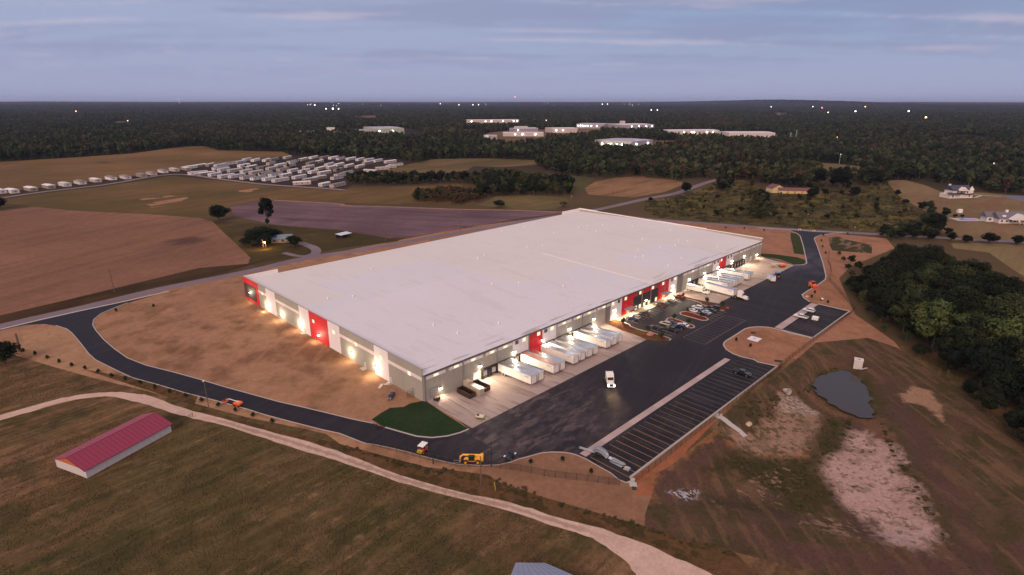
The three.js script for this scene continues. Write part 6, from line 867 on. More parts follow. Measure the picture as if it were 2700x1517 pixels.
  const r = kind === 'sedan' ? 0.33 : 0.38; wheels(t, r, 0.24, [[-Wd / 2 + 0.1, wb], [Wd / 2 - 0.1, wb], [-Wd / 2 + 0.1, -wb], [Wd / 2 - 0.1, -wb]]);
  return t;
}
const CARS = { sedan: carProto('sedan'), suv: carProto('suv'), pickup: carProto('pickup') };
function car(kind, colour, label, g, turn, group) {
  const c = CARS[kind].clone(); c.name = numbered(kind === 'pickup' ? 'pickup_truck' : kind === 'suv' ? 'parked_suv' : 'parked_car'); tag(c, label, kind === 'pickup' ? 'pickup truck' : kind === 'suv' ? 'suv' : 'car', group); const p = paint(colour);
  for (const m of c.children) if (/body|roof|bed_rail/.test(m.name)) m.material = p; c.position.set(g[0], surf(...g) + 0.075, g[1]); c.rotation.y = turn; scene.add(c); return c;
}
const K = { navy: [0.012, 0.018, 0.05], black: [0.012, 0.012, 0.014], white: [0.78, 0.76, 0.75], silver: [0.42, 0.42, 0.43], maroon: [0.06, 0.018, 0.015], gold: [0.40, 0.34, 0.24], red: [0.22, 0.02, 0.018], tan: [0.42, 0.34, 0.26], slate: [0.03, 0.035, 0.04], blueW: [0.5, 0.56, 0.62] };
const pg = 'cars in the car park before the red entrance', N = Math.PI;
for (const [k, c, l, v, x, y, turn] of [
  ['sedan', 'navy', 'navy car parked first by the near planting bed', V9, 555, 985, N], ['suv', 'silver', 'pale silver suv beside the navy car', V9, 630, 950, N], ['sedan', 'black', 'shiny black sedan alone in the front row', V9, 855, 855, N], ['pickup', 'maroon', 'dark maroon pickup in the front row before the dark panels', V9, 1210, 670, N], ['sedan', 'gold', 'pale gold sedan in the front row under the second canopy', V9, 1465, 560, N], ['pickup', 'red', 'red pickup at the far end of the front row', V9, 1640, 485, N],
  ['suv', 'tan', 'tan suv next to the nearer mulch island', V9, 1320, 1095, N], ['sedan', 'slate', 'dark car half hidden behind the tan suv', V9, 1440, 1060, N], ['sedan', 'black', 'black car nearest the planting bed in the middle group', V9, 1110, 1180, N], ['pickup', 'slate', 'dark pickup with grey bed behind the black car', V9, 1480, 1225, N], ['suv', 'navy', 'dark blue suv between white car and dark pickup', V9, 1640, 1165, N], ['sedan', 'white', 'white car touching the end of the nearer mulch island', V9, 1730, 1125, N],
  ['suv', 'white', 'white suv at the back of the farther mulch island', V9, 2040, 725, N], ['sedan', 'white', 'white car tucked against the farther mulch island', V9, 1935, 795, N], ['sedan', 'navy', 'dark blue car between the white cars by the farther island', V9, 2035, 795, N], ['sedan', 'blueW', 'pale blue white sedan at the outer end of the farther island', V9, 2235, 835, N], ['sedan', 'black', 'black car hidden behind the shrub of the farther island', V9, 2185, 885, N], ['suv', 'black', 'black suv nearest the far planting bed', V9, 2440, 730, N], ['sedan', 'slate', 'dark car beside the black suv at the far bed', V9, 2350, 790, N], ['sedan', 'black', 'black car in the second stall from the far bed', V9, 2330, 730, N],
]) car(k, K[c], l, v(x, y), turn + 0.03 * Math.sin(x), pg);
car('suv', K.white, 'white suv on the short concrete strip of the small lot', V10(2420, 365), N - 0.08); car('pickup', K.white, 'white crew cab pickup on the short concrete strip', V10(2240, 505), N - 0.04); car('pickup', K.black, 'black pickup alone in the striped trailer lot', V4(2045, 140), 0.05);
{ // small service truck on the dirt by the lawn, rear rack up
  const g = V11(440, 300), c = car('pickup', K.navy, 'small dark work truck with ladder rack on the dirt by the wall', g, -0.9); c.scale.setScalar(0.72); part(c, 'ladder_rack', [bar([-0.8, 1.1, -2.6], [-0.8, 2.1, -2.6], 0.05), bar([0.8, 1.1, -2.6], [0.8, 2.1, -2.6], 0.05), bar([-0.8, 2.1, -2.6], [0.8, 2.1, -2.6], 0.05), bar([0.5, 1.9, -2.7], [0.6, 2.6, 1.2], 0.05)], M.galv); part(c, 'tailgate', box(-0.95, 0.95, 0.6, 1.15, -3.0, -2.92), M.white, 'white tailgate');
}
// ---- semi trailers
const markTex = (() => { const c = document.createElement('canvas'); c.width = 256; c.height = 96; const x = c.getContext('2d'); x.fillStyle = '#d9d3d0'; x.fillRect(0, 0, 256, 96); x.fillStyle = '#4a4a55'; for (let r = 0; r < 3; r++) for (let i = 0; i < 14; i++) { const w = 8 + ((i * 37 + r * 11) % 9); x.fillRect(14 + i * 16.4, 20 + r * 21, Math.min(w, 13), r === 1 ? 15 : 12); } const t = new THREE.CanvasTexture(c); t.colorSpace = THREE.SRGBColorSpace; return t; })();
const markM = new THREE.MeshStandardMaterial({ map: markTex, roughness: 0.5 }), boxWhite = new THREE.MeshPhysicalMaterial({ color: new THREE.Color().setRGB(0.70, 0.67, 0.64), roughness: 0.35, clearcoat: 0.3, clearcoatRoughness: 0.3 });
const roofAlu = std([0.62, 0.64, 0.68], 0.24, 0.92), roofRust = std([0.42, 0.22, 0.18], 0.45, 0.3), trimD = std([0.10, 0.075, 0.08], 0.5);
function trailerProto(L, top, mark) {
  const t = new THREE.Group(); t.name = 'semi_trailer'; const h = L / 2, w = 1.3;
  const b = part(t, 'body', rbox(-w, w, 1.12, 3.98, -h, h, 0.06), boxWhite);
  part(t, 'roof', [rbox(-w + 0.05, w - 0.05, 3.95, 4.03, -h + 0.06, h - 0.06, 0.03)], top);
  part(t, 'roof_rail', [box(-w - 0.02, -w + 0.06, 3.86, 4.05, -h, h), box(w - 0.06, w + 0.02, 3.86, 4.05, -h, h), box(-w, w, 3.88, 4.05, h - 0.04, h + 0.03)], std([0.5, 0.5, 0.53], 0.4, 0.7));
  part(t, 'corner_post', [box(-w - 0.025, -w + 0.1, 1.15, 3.9, h - 0.09, h + 0.03), box(w - 0.1, w + 0.025, 1.15, 3.9, h - 0.09, h + 0.03)], trimD);
  part(t, 'side_rail', [box(-w - 0.02, -w + 0.05, 1.0, 1.2, -h, h), box(w - 0.05, w + 0.02, 1.0, 1.2, -h, h)], M.galv);
  part(t, 'side_seam', Array.from({ length: 12 }, (_, i) => [-1, 1].map((s) => box(s * w - 0.008, s * w + 0.008, 1.2, 3.85, -h + (i + 1) * L / 13 - 0.02, -h + (i + 1) * L / 13 + 0.02))).flat(), std([0.52, 0.49, 0.47], 0.4));
  part(t, 'rear_door', box(-w + 0.08, w - 0.08, 1.2, 3.85, -h - 0.05, -h - 0.005), M.white);
  part(t, 'chassis', [box(-0.5, -0.3, 0.75, 1.1, -h + 0.3, h - 0.5), box(0.3, 0.5, 0.75, 1.1, -h + 0.3, h - 0.5), box(-w + 0.1, w - 0.1, 0.5, 0.62, -h - 0.04, -h + 0.1), box(-0.9, 0.9, 0.6, 0.95, -h + 1.2, -h + 4)], M.darkmetal);
  for (const s of [-1, 1]) part(t, 'landing_leg', [box(s * 0.8 - 0.08, s * 0.8 + 0.08, 0.05, 1.1, h - 3.2, h - 3.04), box(s * 0.8 - 0.2, s * 0.8 + 0.2, 0, 0.06, h - 3.3, h - 2.94)], M.galv);
  wheels(t, 0.5, 0.58, [[-0.95, -h + 1.9], [0.95, -h + 1.9], [-0.95, -h + 3.15], [0.95, -h + 3.15]], std([0.6, 0.58, 0.54], 0.5));
  if (mark) for (const s of [-1, 1]) { const m = part(t, 'lettering', new THREE.PlaneGeometry(2.1, 0.75), markM); m.position.set(s * (w + 0.012), 3.2, h - 2.3); m.rotation.y = s * Math.PI / 2; }
  return t;
}
const grime = [0, 1, 2, 3].map((k) => { const t = bakeOver(0, 16, 0, 4, 256, 64, (x, z) => { const f = 0.9 + 0.2 * fbm(x * 0.8 + k * 9, z * 3, 4), d = sst(0.58, 0.72, fbm(x * 1.6 + k * 5, z * 0.5, 4)); const c = mix3([0.70, 0.665, 0.635], [0.50, 0.45, 0.40], d * 0.5); return [c[0] * f, c[1] * f, c[2] * f]; }); return new THREE.MeshPhysicalMaterial({ map: t, roughness: 0.38, clearcoat: 0.2, clearcoatRoughness: 0.35 }); });
const TRP = [trailerProto(16, roofAlu, true), trailerProto(16, roofAlu, false), trailerProto(16, roofRust, true)];
const gd = 'white trailers backed to the loading docks', ordT = ['nearest', 'second', 'third', 'fourth', 'fifth', 'sixth', 'seventh', 'eighth', 'ninth', 'tenth', 'eleventh'];
[[128.2, 0], [131.7, 1], [139.6, 2], [142.9, 1], [150.4, 0], [154.3, 1], [158.4, 1], [162.0, 1], [170.0, 0], [174.0, 1], [177.6, 1]].forEach(([x, k], i) => { const c = TRP[k].clone(); c.name = numbered('semi_trailer'); tag(c, (k === 2 ? 'white trailer with reddish roof patch' : 'white box trailer with silver roof') + ', ' + ordT[i] + ' at the near docks counting from the dumpsters', 'semi trailer', gd); c.position.set(x - 1.3, -1.0, FRONT + 0.75 + 8); c.rotation.x = -0.035; c.position.y = -0.72; c.children[0].material = grime[i % 4]; scene.add(c); });
[[271.5, 0], [275.5, 1], [279.8, 1], [283.1, 1], [286.9, 1], [295.1, 0], [298.3, 1]].forEach(([x, k], i) => { const c = TRP[k].clone(); c.name = numbered('semi_trailer'); tag(c, 'white box trailer with silver roof, ' + ordT[i] + ' of the far dock group beyond the moving truck', 'semi trailer', gd); c.position.set(x - 1.3, -0.72, FRONT + 0.75 + 8); c.rotation.x = -0.035; c.children[0].material = grime[(i + 1) % 4]; scene.add(c); });
// ---- tractors
const glowHead = glow([1, 0.78, 0.5], 40);
function tractor(t, litUp) {
  const w = 1.22, P = boxWhite;
  part(t, 'chassis', [box(-0.5, -0.3, 0.6, 0.95, -3.9, 3.4), box(0.3, 0.5, 0.6, 0.95, -3.9, 3.4), box(-1.1, 1.1, 0.75, 0.95, -3.9, -3.7), cyl(0.36, 0.36, 1.5, -1.0, 0.75, -0.4, 12, Math.PI / 2), cyl(0.36, 0.36, 1.5, 1.0, 0.75, -0.4, 12, Math.PI / 2), cyl(0.55, 0.5, 0.12, 0, 1.05, -2.6, 16)], M.darkmetal);
  part(t, 'sleeper', [extr([[-1.3, 0.95], [-1.3, 3.85], [-0.2, 3.9], [0.9, 3.35], [1.15, 2.75], [1.15, 0.95]], -w, w, 0.12)], P);
  part(t, 'cab', [extr([[0.6, 0.8], [0.6, 2.85], [1.2, 2.8], [1.75, 2.0], [1.75, 0.8]], -w + 0.04, w - 0.04, 0.08)], P);
  part(t, 'hood', [extr([[1.6, 0.75], [1.6, 1.95], [2.4, 1.85], [3.35, 1.55], [3.6, 1.2], [3.6, 0.7]], -0.82, 0.82, 0.14)], P);
  part(t, 'windscreen', [at(new THREE.BoxGeometry(2.0, 0.05, 0.98), 0, 2.42, 1.5, 0.96)], M.glass);
  for (const s of [-1, 1]) { part(t, 'side_window', box(s * (w - 0.03) - 0.012, s * (w - 0.03) + 0.012, 1.85, 2.6, 0.7, 1.3), M.glass); part(t, 'fender', [extr([[1.75, 0.6], [1.8, 1.05], [2.2, 1.3], [2.9, 1.3], [3.35, 1.0], [3.5, 0.6]], s > 0 ? 0.75 : -1.2, s > 0 ? 1.2 : -0.75, 0.07)], P); part(t, 'headlight', rbox(s * 0.95 - 0.2, s * 0.95 + 0.2, 0.8, 1.1, 3.36, 3.56, 0.06), litUp ? glowHead : headM); part(t, 'mirror', rbox(s * 1.5 - 0.1, s * 1.5 + 0.1, 1.8, 2.6, 1.3, 1.42, 0.04), M.black); part(t, 'exhaust_stack', cyl(0.1, 0.1, 2.6, s * 1.12, 2.6, -1.5, 8), M.steel); }
  part(t, 'grille', rbox(-0.55, 0.55, 0.75, 1.4, 3.5, 3.66, 0.05), M.darkmetal); part(t, 'bumper', rbox(-1.18, 1.18, 0.32, 0.66, 3.4, 3.75, 0.08), P);
  part(t, 'roof_light', Array.from({ length: 5 }, (_, i) => box(-0.8 + i * 0.4, -0.7 + i * 0.4, 3.3, 3.38, 0.98, 1.08)), M.orange);
  wheels(t, 0.5, 0.3, [[-1.02, 2.65], [1.02, 2.65]]); wheels(t, 0.5, 0.56, [[-0.92, -2.0], [0.92, -2.0], [-0.92, -3.3], [0.92, -3.3]]);
}
{
  const g = V1(2170, 1120), t = thing('truck_tractor', 'white sleeper truck tractor driving over the dark asphalt with headlights on', 'truck tractor', g[0], 0.06, g[1], -Math.PI / 4 + 0.02); tractor(t, true);
  const d = [Math.sin(t.rotation.y), Math.cos(t.rotation.y)], r = [d[1], -d[0]];
  for (const s of [-1, 1]) { const l = new THREE.SpotLight(new THREE.Color(1, 0.62, 0.28), 130, 0, 0.30, 0.95, 2); l.name = 'headlight_beam'; l.position.set(g[0] + d[0] * 3.75 + r[0] * s * 0.95, 1.0, g[1] + d[1] * 3.75 + r[1] * s * 0.95); l.target.position.set(l.position.x + d[0] * 15, -0.2, l.position.z + d[1] * 15); l.castShadow = true; l.shadow.radius = 5; scene.add(l, l.target); }
  const k = thing('truck_tractor', 'cream sleeper truck tractor coupled to the trailer pulling out of the far docks', 'truck tractor', 261.3, 0.06, -106.6, 0.02); tractor(k, false);
  const c = TRP[0].clone(); c.name = numbered('semi_trailer'); tag(c, 'white trailer coupled to the cream tractor pulling out of the docks', 'semi trailer'); c.position.set(262.4, -0.3, -117.4); c.rotation.y = -0.1; scene.add(c);
}
{ // box truck at the dock
  const t = thing('box_truck', 'white straight box truck backed to the far docks behind the moving trailer', 'box truck', 257.7, -0.72, -126.2, 0.06);
  part(t, 'box_body', rbox(-1.25, 1.25, 1.0, 3.4, -6.2, 2.2, 0.06), boxWhite); part(t, 'cab', extr([[2.3, 0.6], [2.3, 2.5], [3.3, 2.5], [3.9, 1.7], [5.2, 1.45], [5.4, 1.1], [5.4, 0.6]], -1.1, 1.1, 0.1), boxWhite); part(t, 'windscreen', at(new THREE.BoxGeometry(1.8, 0.05, 0.95), 0, 2.14, 3.66, 0.92), M.glass); for (const s of [-1, 1]) { part(t, 'side_window', box(s * 1.1 - 0.02, s * 1.1 + 0.02, 1.65, 2.3, 2.6, 3.4), M.glass); part(t, 'headlight', box(s * 0.8 - 0.15, s * 0.8 + 0.15, 0.9, 1.15, 5.36, 5.43), headM); const m = part(t, 'lettering', new THREE.PlaneGeometry(1.8, 0.45), markM); m.position.set(s * 1.262, 2.8, -4.2); m.rotation.y = s * Math.PI / 2; } part(t, 'cooling_unit', rbox(-0.9, 0.9, 2.6, 3.5, 2.2, 2.9, 0.08), M.galv); part(t, 'chassis', box(-0.5, 0.5, 0.5, 0.9, -6, 4.6), M.darkmetal); wheels(t, 0.45, 0.4, [[-0.95, 4.3], [0.95, 4.3], [-0.95, -3.6], [0.95, -3.6]]);
}
// ---- dumpsters and compactor by the near docks
function rolloff(label, x, z, L, turn, rust) {
  const t = thing('dumpster', label, 'dumpster', x, surf(x, z) + 0.08, z, turn), w = 1.2, h = L / 2, m = rust;
  part(t, 'side_wall', [box(-w, -w + 0.08, 0.2, 1.75, -h, h), box(w - 0.08, w, 0.2, 1.75, -h, h), box(-w + 0.08, w - 0.08, 0.2, 1.75, -h, -h + 0.08)], m); part(t, 'floor', box(-w, w, 0.12, 0.2, -h, h), m); part(t, 'end_gate', box(-w + 0.08, w - 0.08, 0.22, 1.72, h - 0.1, h), M.rust);
  part(t, 'side_rib', Array.from({ length: 8 }, (_, i) => [-1, 1].map((s) => box(s * w - 0.07, s * w + 0.07, 0.25, 1.7, mix(-h, h, (i + 0.5) / 8) - 0.06, mix(-h, h, (i + 0.5) / 8) + 0.06))).flat(), m); part(t, 'top_rail', [box(-w - 0.06, -w + 0.1, 1.72, 1.84, -h, h), box(w - 0.1, w + 0.06, 1.72, 1.84, -h, h)], std([0.1, 0.07, 0.06], 0.4, 0.4));
  wheels(t, 0.15, 0.2, [[-0.9, h - 0.6], [0.9, h - 0.6], [-0.9, -h + 0.6], [0.9, -h + 0.6]], M.rust); return t;
}
rolloff('open dark brown dumpster nearest the ramp', 107.7, -128.8, 6.4, 0.0, std([0.022, 0.014, 0.012], 0.5));
rolloff('open dark brown dumpster behind the tan compactor', 114.2, -128.8, 6.4, 0.02, std([0.03, 0.016, 0.012], 0.5));
{ const t = thing('trash_compactor', 'tan compactor box with white lid between the dark dumpsters', 'trash compactor', 110.8, surf(110.8, -127.2) + 0.08, -127.2, 0.01); part(t, 'container', rbox(-1.15, 1.15, 0.25, 2.5, -2.6, 2.6, 0.06), M.tan); part(t, 'lid', box(-0.7, 0.95, 2.5, 2.56, -1.6, 2.3), M.white); part(t, 'ram_housing', rbox(-1.0, 1.0, 0.2, 3.2, -5.4, -2.9, 0.06), std([0.42, 0.35, 0.27], 0.6)); part(t, 'rib', Array.from({ length: 5 }, (_, i) => box(-1.2, 1.2, 0.3, 2.4, -2.3 + i * 1.1, -2.2 + i * 1.1)), M.tan); part(t, 'skid', [box(-0.9, -0.7, 0, 0.26, -5, 2.5), box(0.7, 0.9, 0, 0.26, -5, 2.5)], M.darkmetal); }
// ---- machines
{ // telehandler, side on, boom lowered over the rear
  const a = V11(1645, 1350), b = V11(1840, 1350), t = thing('telehandler', 'yellow telescopic handler parked by the front fence', 'telehandler', (a[0] + b[0]) / 2, 0.06, (a[1] + b[1]) / 2, Math.atan2(a[0] - b[0], a[1] - b[1]));
  t.scale.setScalar(0.92); part(t, 'chassis', [extr([[-2.9, 0.7], [-3.0, 1.6], [-2.3, 2.0], [-0.6, 1.5], [1.8, 1.3], [2.3, 0.9], [2.2, 0.6]], -0.75, 0.75, 0.08)], M.jcb); part(t, 'engine_cover', rbox(-1.15, -0.45, 0.9, 1.7, -0.9, 1.2, 0.08), M.darkmetal); part(t, 'counterweight', rbox(-0.95, 0.95, 0.8, 2.5, -3.3, -2.5, 0.12), M.jcb);
  part(t, 'boom', [bar([-0.05, 2.35, -2.9], [-0.05, 2.5, 2.6], 0.33, 4), bar([-0.05, 2.5, 2.5], [-0.05, 1.7, 3.3], 0.26, 4)], M.jcb); part(t, 'cab', [rbox(0.25, 1.1, 1.2, 2.6, -0.7, 0.8, 0.1)], M.glass); part(t, 'cab_frame', [box(0.2, 1.14, 2.56, 2.66, -0.75, 0.85), ...[[0.25, -0.7], [1.08, -0.7], [0.25, 0.8], [1.08, 0.8]].map(([x, z]) => box(x - 0.05, x + 0.05, 1.2, 2.6, z - 0.05, z + 0.05))], M.black);
  part(t, 'fork', [box(-0.55, -0.42, 0.3, 0.36, 3.5, 5.2), box(0.42, 0.55, 0.3, 0.36, 3.5, 5.2), box(-0.7, 0.7, 0.3, 1.3, 3.38, 3.5)], M.galv); part(t, 'boom_head', box(-0.6, 0.6, 0.5, 1.9, 3.1, 3.36), M.jcb); wheels(t, 0.68, 0.5, [[-0.95, 1.75], [0.95, 1.75], [-0.95, -1.75], [0.95, -1.75]], M.jcb);
}
function boomLift(label, g, turn, s = 1) {
  const t = thing('boom_lift', label, 'boom lift', g[0], surf(...g) + 0.07, g[1], turn); t.scale.setScalar(s);
  part(t, 'chassis', rbox(-1.0, 1.0, 0.45, 0.95, -1.5, 1.5, 0.1), M.darkmetal); part(t, 'turret', [extr([[-2.3, 1.0], [-2.4, 1.9], [-1.6, 2.2], [0.9, 2.1], [1.3, 1.6], [1.2, 1.0]], -1.1, 1.1, 0.15)], M.orange); part(t, 'boom', [bar([0, 2.2, -1.6], [0, 2.5, 4.6], 0.24, 4), bar([0, 2.5, 4.5], [0, 1.5, 6.2], 0.14, 4)], std([0.62, 0.55, 0.5], 0.5));
  part(t, 'basket', [...[0.6, 1.15, 1.7].flatMap((y) => [bar([-1.2, y, 6.2], [1.2, y, 6.2], 0.035), bar([-1.2, y, 7.2], [1.2, y, 7.2], 0.035), bar([-1.2, y, 6.2], [-1.2, y, 7.2], 0.035), bar([1.2, y, 6.2], [1.2, y, 7.2], 0.035)]), box(-1.2, 1.2, 0.5, 0.58, 6.2, 7.2), ...[-1.2, 1.2].flatMap((x) => [6.2, 7.2].map((z) => bar([x, 0.5, z], [x, 1.7, z], 0.04)))], M.orange); part(t, 'control_box', rbox(-0.5, 0.5, 1.2, 1.6, 6.15, 6.4, 0.05), M.darkmetal); wheels(t, 0.5, 0.4, [[-1.05, 1.2], [1.05, 1.2], [-1.05, -1.2], [1.05, -1.2]], M.orange);
}
{ const a = VD(1790, 1062), b = VD(1680, 1035); boomLift('orange boom lift with its basket lowered, on the left drive', a, Math.atan2(b[0] - a[0], b[1] - a[1]), 0.72); }
{ const a = V3(1040, 935); boomLift('orange boom lift at the far end of the truck court', a, -2.2, 0.9); }
{ const g = V3(1560, 1270), t = thing('skid_loader', 'bright orange red skid loader by the dirt point', 'skid loader', g[0], 0.07, g[1], -0.6); part(t, 'body', extr([[-1.6, 0.5], [-1.6, 1.7], [-0.4, 1.9], [1.0, 1.1], [1.2, 0.5]], -0.8, 0.8, 0.08), M.orange); part(t, 'cab', rbox(-0.6, 0.6, 1.2, 2.3, -0.8, 0.5, 0.1), M.black); part(t, 'cab_roof', rbox(-0.7, 0.7, 2.28, 2.42, -0.9, 0.6, 0.05), M.red); for (const s of [-1, 1]) part(t, 'lift_arm', [bar([s * 0.9, 1.8, -1.4], [s * 0.9, 1.1, 1.6], 0.11, 4), bar([s * 0.9, 1.1, 1.6], [s * 0.9, 0.4, 2.0], 0.1, 4)], M.orange); part(t, 'bucket', extr([[1.7, 0.1], [1.7, 0.8], [1.85, 0.8], [2.0, 0.25], [2.7, 0.12], [2.7, 0.05]], -1.0, 1.0), M.red); wheels(t, 0.42, 0.3, [[-0.9, 0.7], [0.9, 0.7], [-0.9, -0.8], [0.9, -0.8]], M.yellow); t.scale.setScalar(1.25); }
{ const g = V3(860, 1165), t = thing('cargo_trailer', 'short white cargo trailer at the court edge', 'cargo trailer', g[0], 0.07, g[1], 2.3); part(t, 'body', rbox(-1.1, 1.1, 0.6, 2.7, -2.8, 2.8, 0.06), boxWhite); part(t, 'roof', rbox(-1.1, 1.1, 2.68, 2.78, -2.8, 2.8, 0.04), M.alu); part(t, 'drawbar', [bar([0, 0.55, 2.7], [0, 0.55, 4.2], 0.07)], M.darkmetal); wheels(t, 0.38, 0.24, [[-1.05, -0.5], [1.05, -0.5], [-1.05, 0.5], [1.05, 0.5]]); }
{ const g = V3(945, 1110), t = thing('farm_tractor', 'small blue tractor with red front beside the white cargo trailer', 'tractor', g[0], 0.07, g[1], 2.5); part(t, 'body', extr([[-1.2, 0.6], [-1.2, 1.2], [0.2, 1.35], [2.0, 1.2], [2.1, 0.6]], -0.5, 0.5, 0.06), M.red); part(t, 'cab', rbox(-0.75, 0.75, 1.2, 2.5, -1.4, 0.4, 0.1), M.glass); part(t, 'cab_roof', rbox(-0.95, 0.95, 2.5, 2.7, -1.6, 0.6, 0.08), M.blue); part(t, 'loader', [bar([-0.6, 1.1, 0.4], [-0.6, 0.6, 3], 0.09), bar([0.6, 1.1, 0.4], [0.6, 0.6, 3], 0.09), box(-1, 1, 0.2, 0.8, 2.9, 3.3)], M.blue); wheels(t, 0.75, 0.4, [[-0.9, -0.8], [0.9, -0.8]], M.white); wheels(t, 0.45, 0.3, [[-0.75, 1.5], [0.75, 1.5]], M.white); t.scale.setScalar(1.2); }
{ const g = V3(905, 930), t = thing('generator_cart', 'pale green generator cart beside the far boom lift', 'generator', g[0], 0.07, g[1], 0.4); part(t, 'housing', rbox(-0.8, 0.8, 0.5, 1.9, -1.4, 1.4, 0.08), std([0.36, 0.42, 0.38], 0.5)); part(t, 'drawbar', bar([0, 0.5, 1.3], [0, 0.4, 2.6], 0.06), M.darkmetal); part(t, 'exhaust', cyl(0.06, 0.06, 0.5, 0.4, 2.1, -0.8), M.darkmetal); wheels(t, 0.35, 0.2, [[-0.85, 0], [0.85, 0]]); }
{ const g = V3(640, 835), t = thing('lumber_stack', 'low row of orange brown timber and parts by the far corner', 'timber stack', g[0], surf(...g) + 0.08, g[1], -0.15); seed(8); for (let i = 0; i < 9; i++) part(t, 'timber', at(new THREE.BoxGeometry(3.6 + rnd(), 0.3, 0.35), rr(-4, 12), 0.16 + 0.3 * Math.floor(rnd() * 2), rr(-0.9, 0.9), 0, rr(-0.1, 0.1), 0), std([0.40, rr(0.16, 0.24), 0.09], 0.8)); }
{ const g = V5(548, 722), t = thing('utility_trailer', 'small white box trailer behind the white pickup', 'utility trailer', g[0], 0.07, g[1], 0.1); part(t, 'body', rbox(-1.1, 1.1, 0.5, 1.7, -1.2, 1.2, 0.05), boxWhite); part(t, 'lid', rbox(-1.15, 1.15, 1.7, 1.82, -1.25, 1.25, 0.04), M.white); part(t, 'drawbar', bar([0, 0.5, -1.1], [0, 0.45, -2.3], 0.05), M.darkmetal); wheels(t, 0.36, 0.22, [[-1.15, 0.45], [1.15, 0.45], [-1.15, -0.4], [1.15, -0.4]]); }
{ const g = V11(945, 1180), t = thing('utility_cart', 'small white canopied utility cart with yellow front on the lower drive', 'utility cart', g[0], 0.07, g[1], -1.2); part(t, 'body', rbox(-0.7, 0.7, 0.35, 0.8, -1.3, 1.3, 0.1), M.red); part(t, 'nose', rbox(-0.65, 0.65, 0.4, 1.0, 0.7, 1.5, 0.1), M.yellow); part(t, 'seat', rbox(-0.6, 0.6, 0.8, 1.25, -0.5, 0.1, 0.08), M.black); part(t, 'canopy', rbox(-0.8, 0.8, 1.85, 1.97, -1.3, 0.9, 0.05), M.white); part(t, 'canopy_post', [[-0.7, -1.2], [0.7, -1.2], [-0.7, 0.8], [0.7, 0.8]].map(([x, z]) => bar([x, 0.7, z], [x, 1.86, z], 0.03)), M.galv); part(t, 'beacon', cyl(0.14, 0.12, 0.4, 0, 2.15, -0.3, 8), M.white); wheels(t, 0.32, 0.24, [[-0.7, 0.85], [0.7, 0.85], [-0.7, -0.85], [0.7, -0.85]], M.yellow); t.scale.setScalar(1.15); }
{ const g = V11(2360, 1275), t = thing('off_road_buggy', 'dark off road buggy with white corners beside the tall black pole', 'buggy', g[0], 0.07, g[1], -1.35); part(t, 'body', extr([[-1.4, 0.45], [-1.4, 0.95], [0.2, 0.95], [1.4, 0.8], [1.5, 0.45]], -0.7, 0.7, 0.08), std([0.02, 0.03, 0.05], 0.4)); part(t, 'roll_cage', [[-0.62, 1], [0.62, 1]].flatMap(([x]) => [bar([x, 0.9, -0.9], [x, 1.8, -0.7], 0.04), bar([x, 1.8, -0.7], [x, 1.8, 0.3], 0.04), bar([x, 1.8, 0.3], [x, 0.9, 1.0], 0.04)]), M.darkmetal); part(t, 'roof', rbox(-0.68, 0.68, 1.8, 1.88, -0.8, 0.35, 0.03), M.black); part(t, 'seat', rbox(-0.6, 0.6, 0.9, 1.3, -0.5, -0.1, 0.05), M.black); part(t, 'fender', [rbox(-0.95, -0.6, 0.75, 0.95, 0.9, 1.5, 0.05), rbox(0.6, 0.95, 0.75, 0.95, -1.4, -0.8, 0.05)], M.white); wheels(t, 0.36, 0.3, [[-0.8, 0.95], [0.8, 0.95], [-0.8, -0.95], [0.8, -0.95]]); t.scale.setScalar(1.1); }
{ const g = V11(1880, 640), t = thing('pressure_washer', 'small cream and green wheeled machine at the edge of the ramp', 'machine cart', g[0], 0.09, g[1], 0.55); part(t, 'base', rbox(-0.75, 0.75, 0.25, 0.55, -1.3, 1.3, 0.06), M.green); part(t, 'tank', rbox(-0.7, 0.7, 0.55, 1.05, -1.25, 1.25, 0.1), std([0.62, 0.55, 0.36], 0.5)); part(t, 'frame', [bar([-0.7, 1, -1.2], [-0.7, 1.6, -1.2], 0.04), bar([0.7, 1, -1.2], [0.7, 1.6, -1.2], 0.04), bar([-0.7, 1.6, -1.2], [0.7, 1.6, -1.2], 0.04), bar([-0.7, 1.0, 1.1], [0.7, 1.4, 1.1], 0.04), bar([0, 1.5, -1.2], [0, 1.4, 1.1], 0.04)], M.galv); part(t, 'engine', rbox(-0.55, 0.1, 1.05, 1.5, -1.0, -0.3, 0.05), M.darkmetal); wheels(t, 0.3, 0.18, [[-0.75, 0.7], [0.75, 0.7], [-0.75, -0.7], [0.75, -0.7]]); }
{ const g = V11(1178, 345), t = thing('parts_bin', 'small black wheeled bin before the overhead door', 'bin', g[0], 0.09, g[1], 0.4); part(t, 'bin', [box(-0.9, 0.9, 0.2, 0.9, -0.75, 0.75)], M.black); part(t, 'rim', [box(-0.95, 0.95, 0.9, 0.98, -0.8, -0.65), box(-0.95, 0.95, 0.9, 0.98, 0.65, 0.8), box(-0.95, -0.8, 0.9, 0.98, -0.65, 0.65), box(0.8, 0.95, 0.9, 0.98, -0.65, 0.65)], M.darkmetal); part(t, 'contents', [box(-0.7, 0.5, 0.9, 1.1, -0.5, -0.1), box(-0.2, 0.7, 0.9, 1.2, 0.1, 0.5)], M.tan); }
for (const [x, y, h, l] of [[1045, 325, 1.1, 'short yellow bollard left of the overhead door'], [1188, 290, 1.6, 'tall yellow bollard right of the overhead door']]) { const g = V11(x, y), t = thing('bollard', l, 'bollard', g[0], 0.08, g[1]); part(t, 'post', cyl(0.13, 0.13, h, 0, h / 2, 0, 10), M.yellow); part(t, 'cap', new THREE.SphereGeometry(0.13, 10, 6).translate(0, h, 0), M.yellow); }
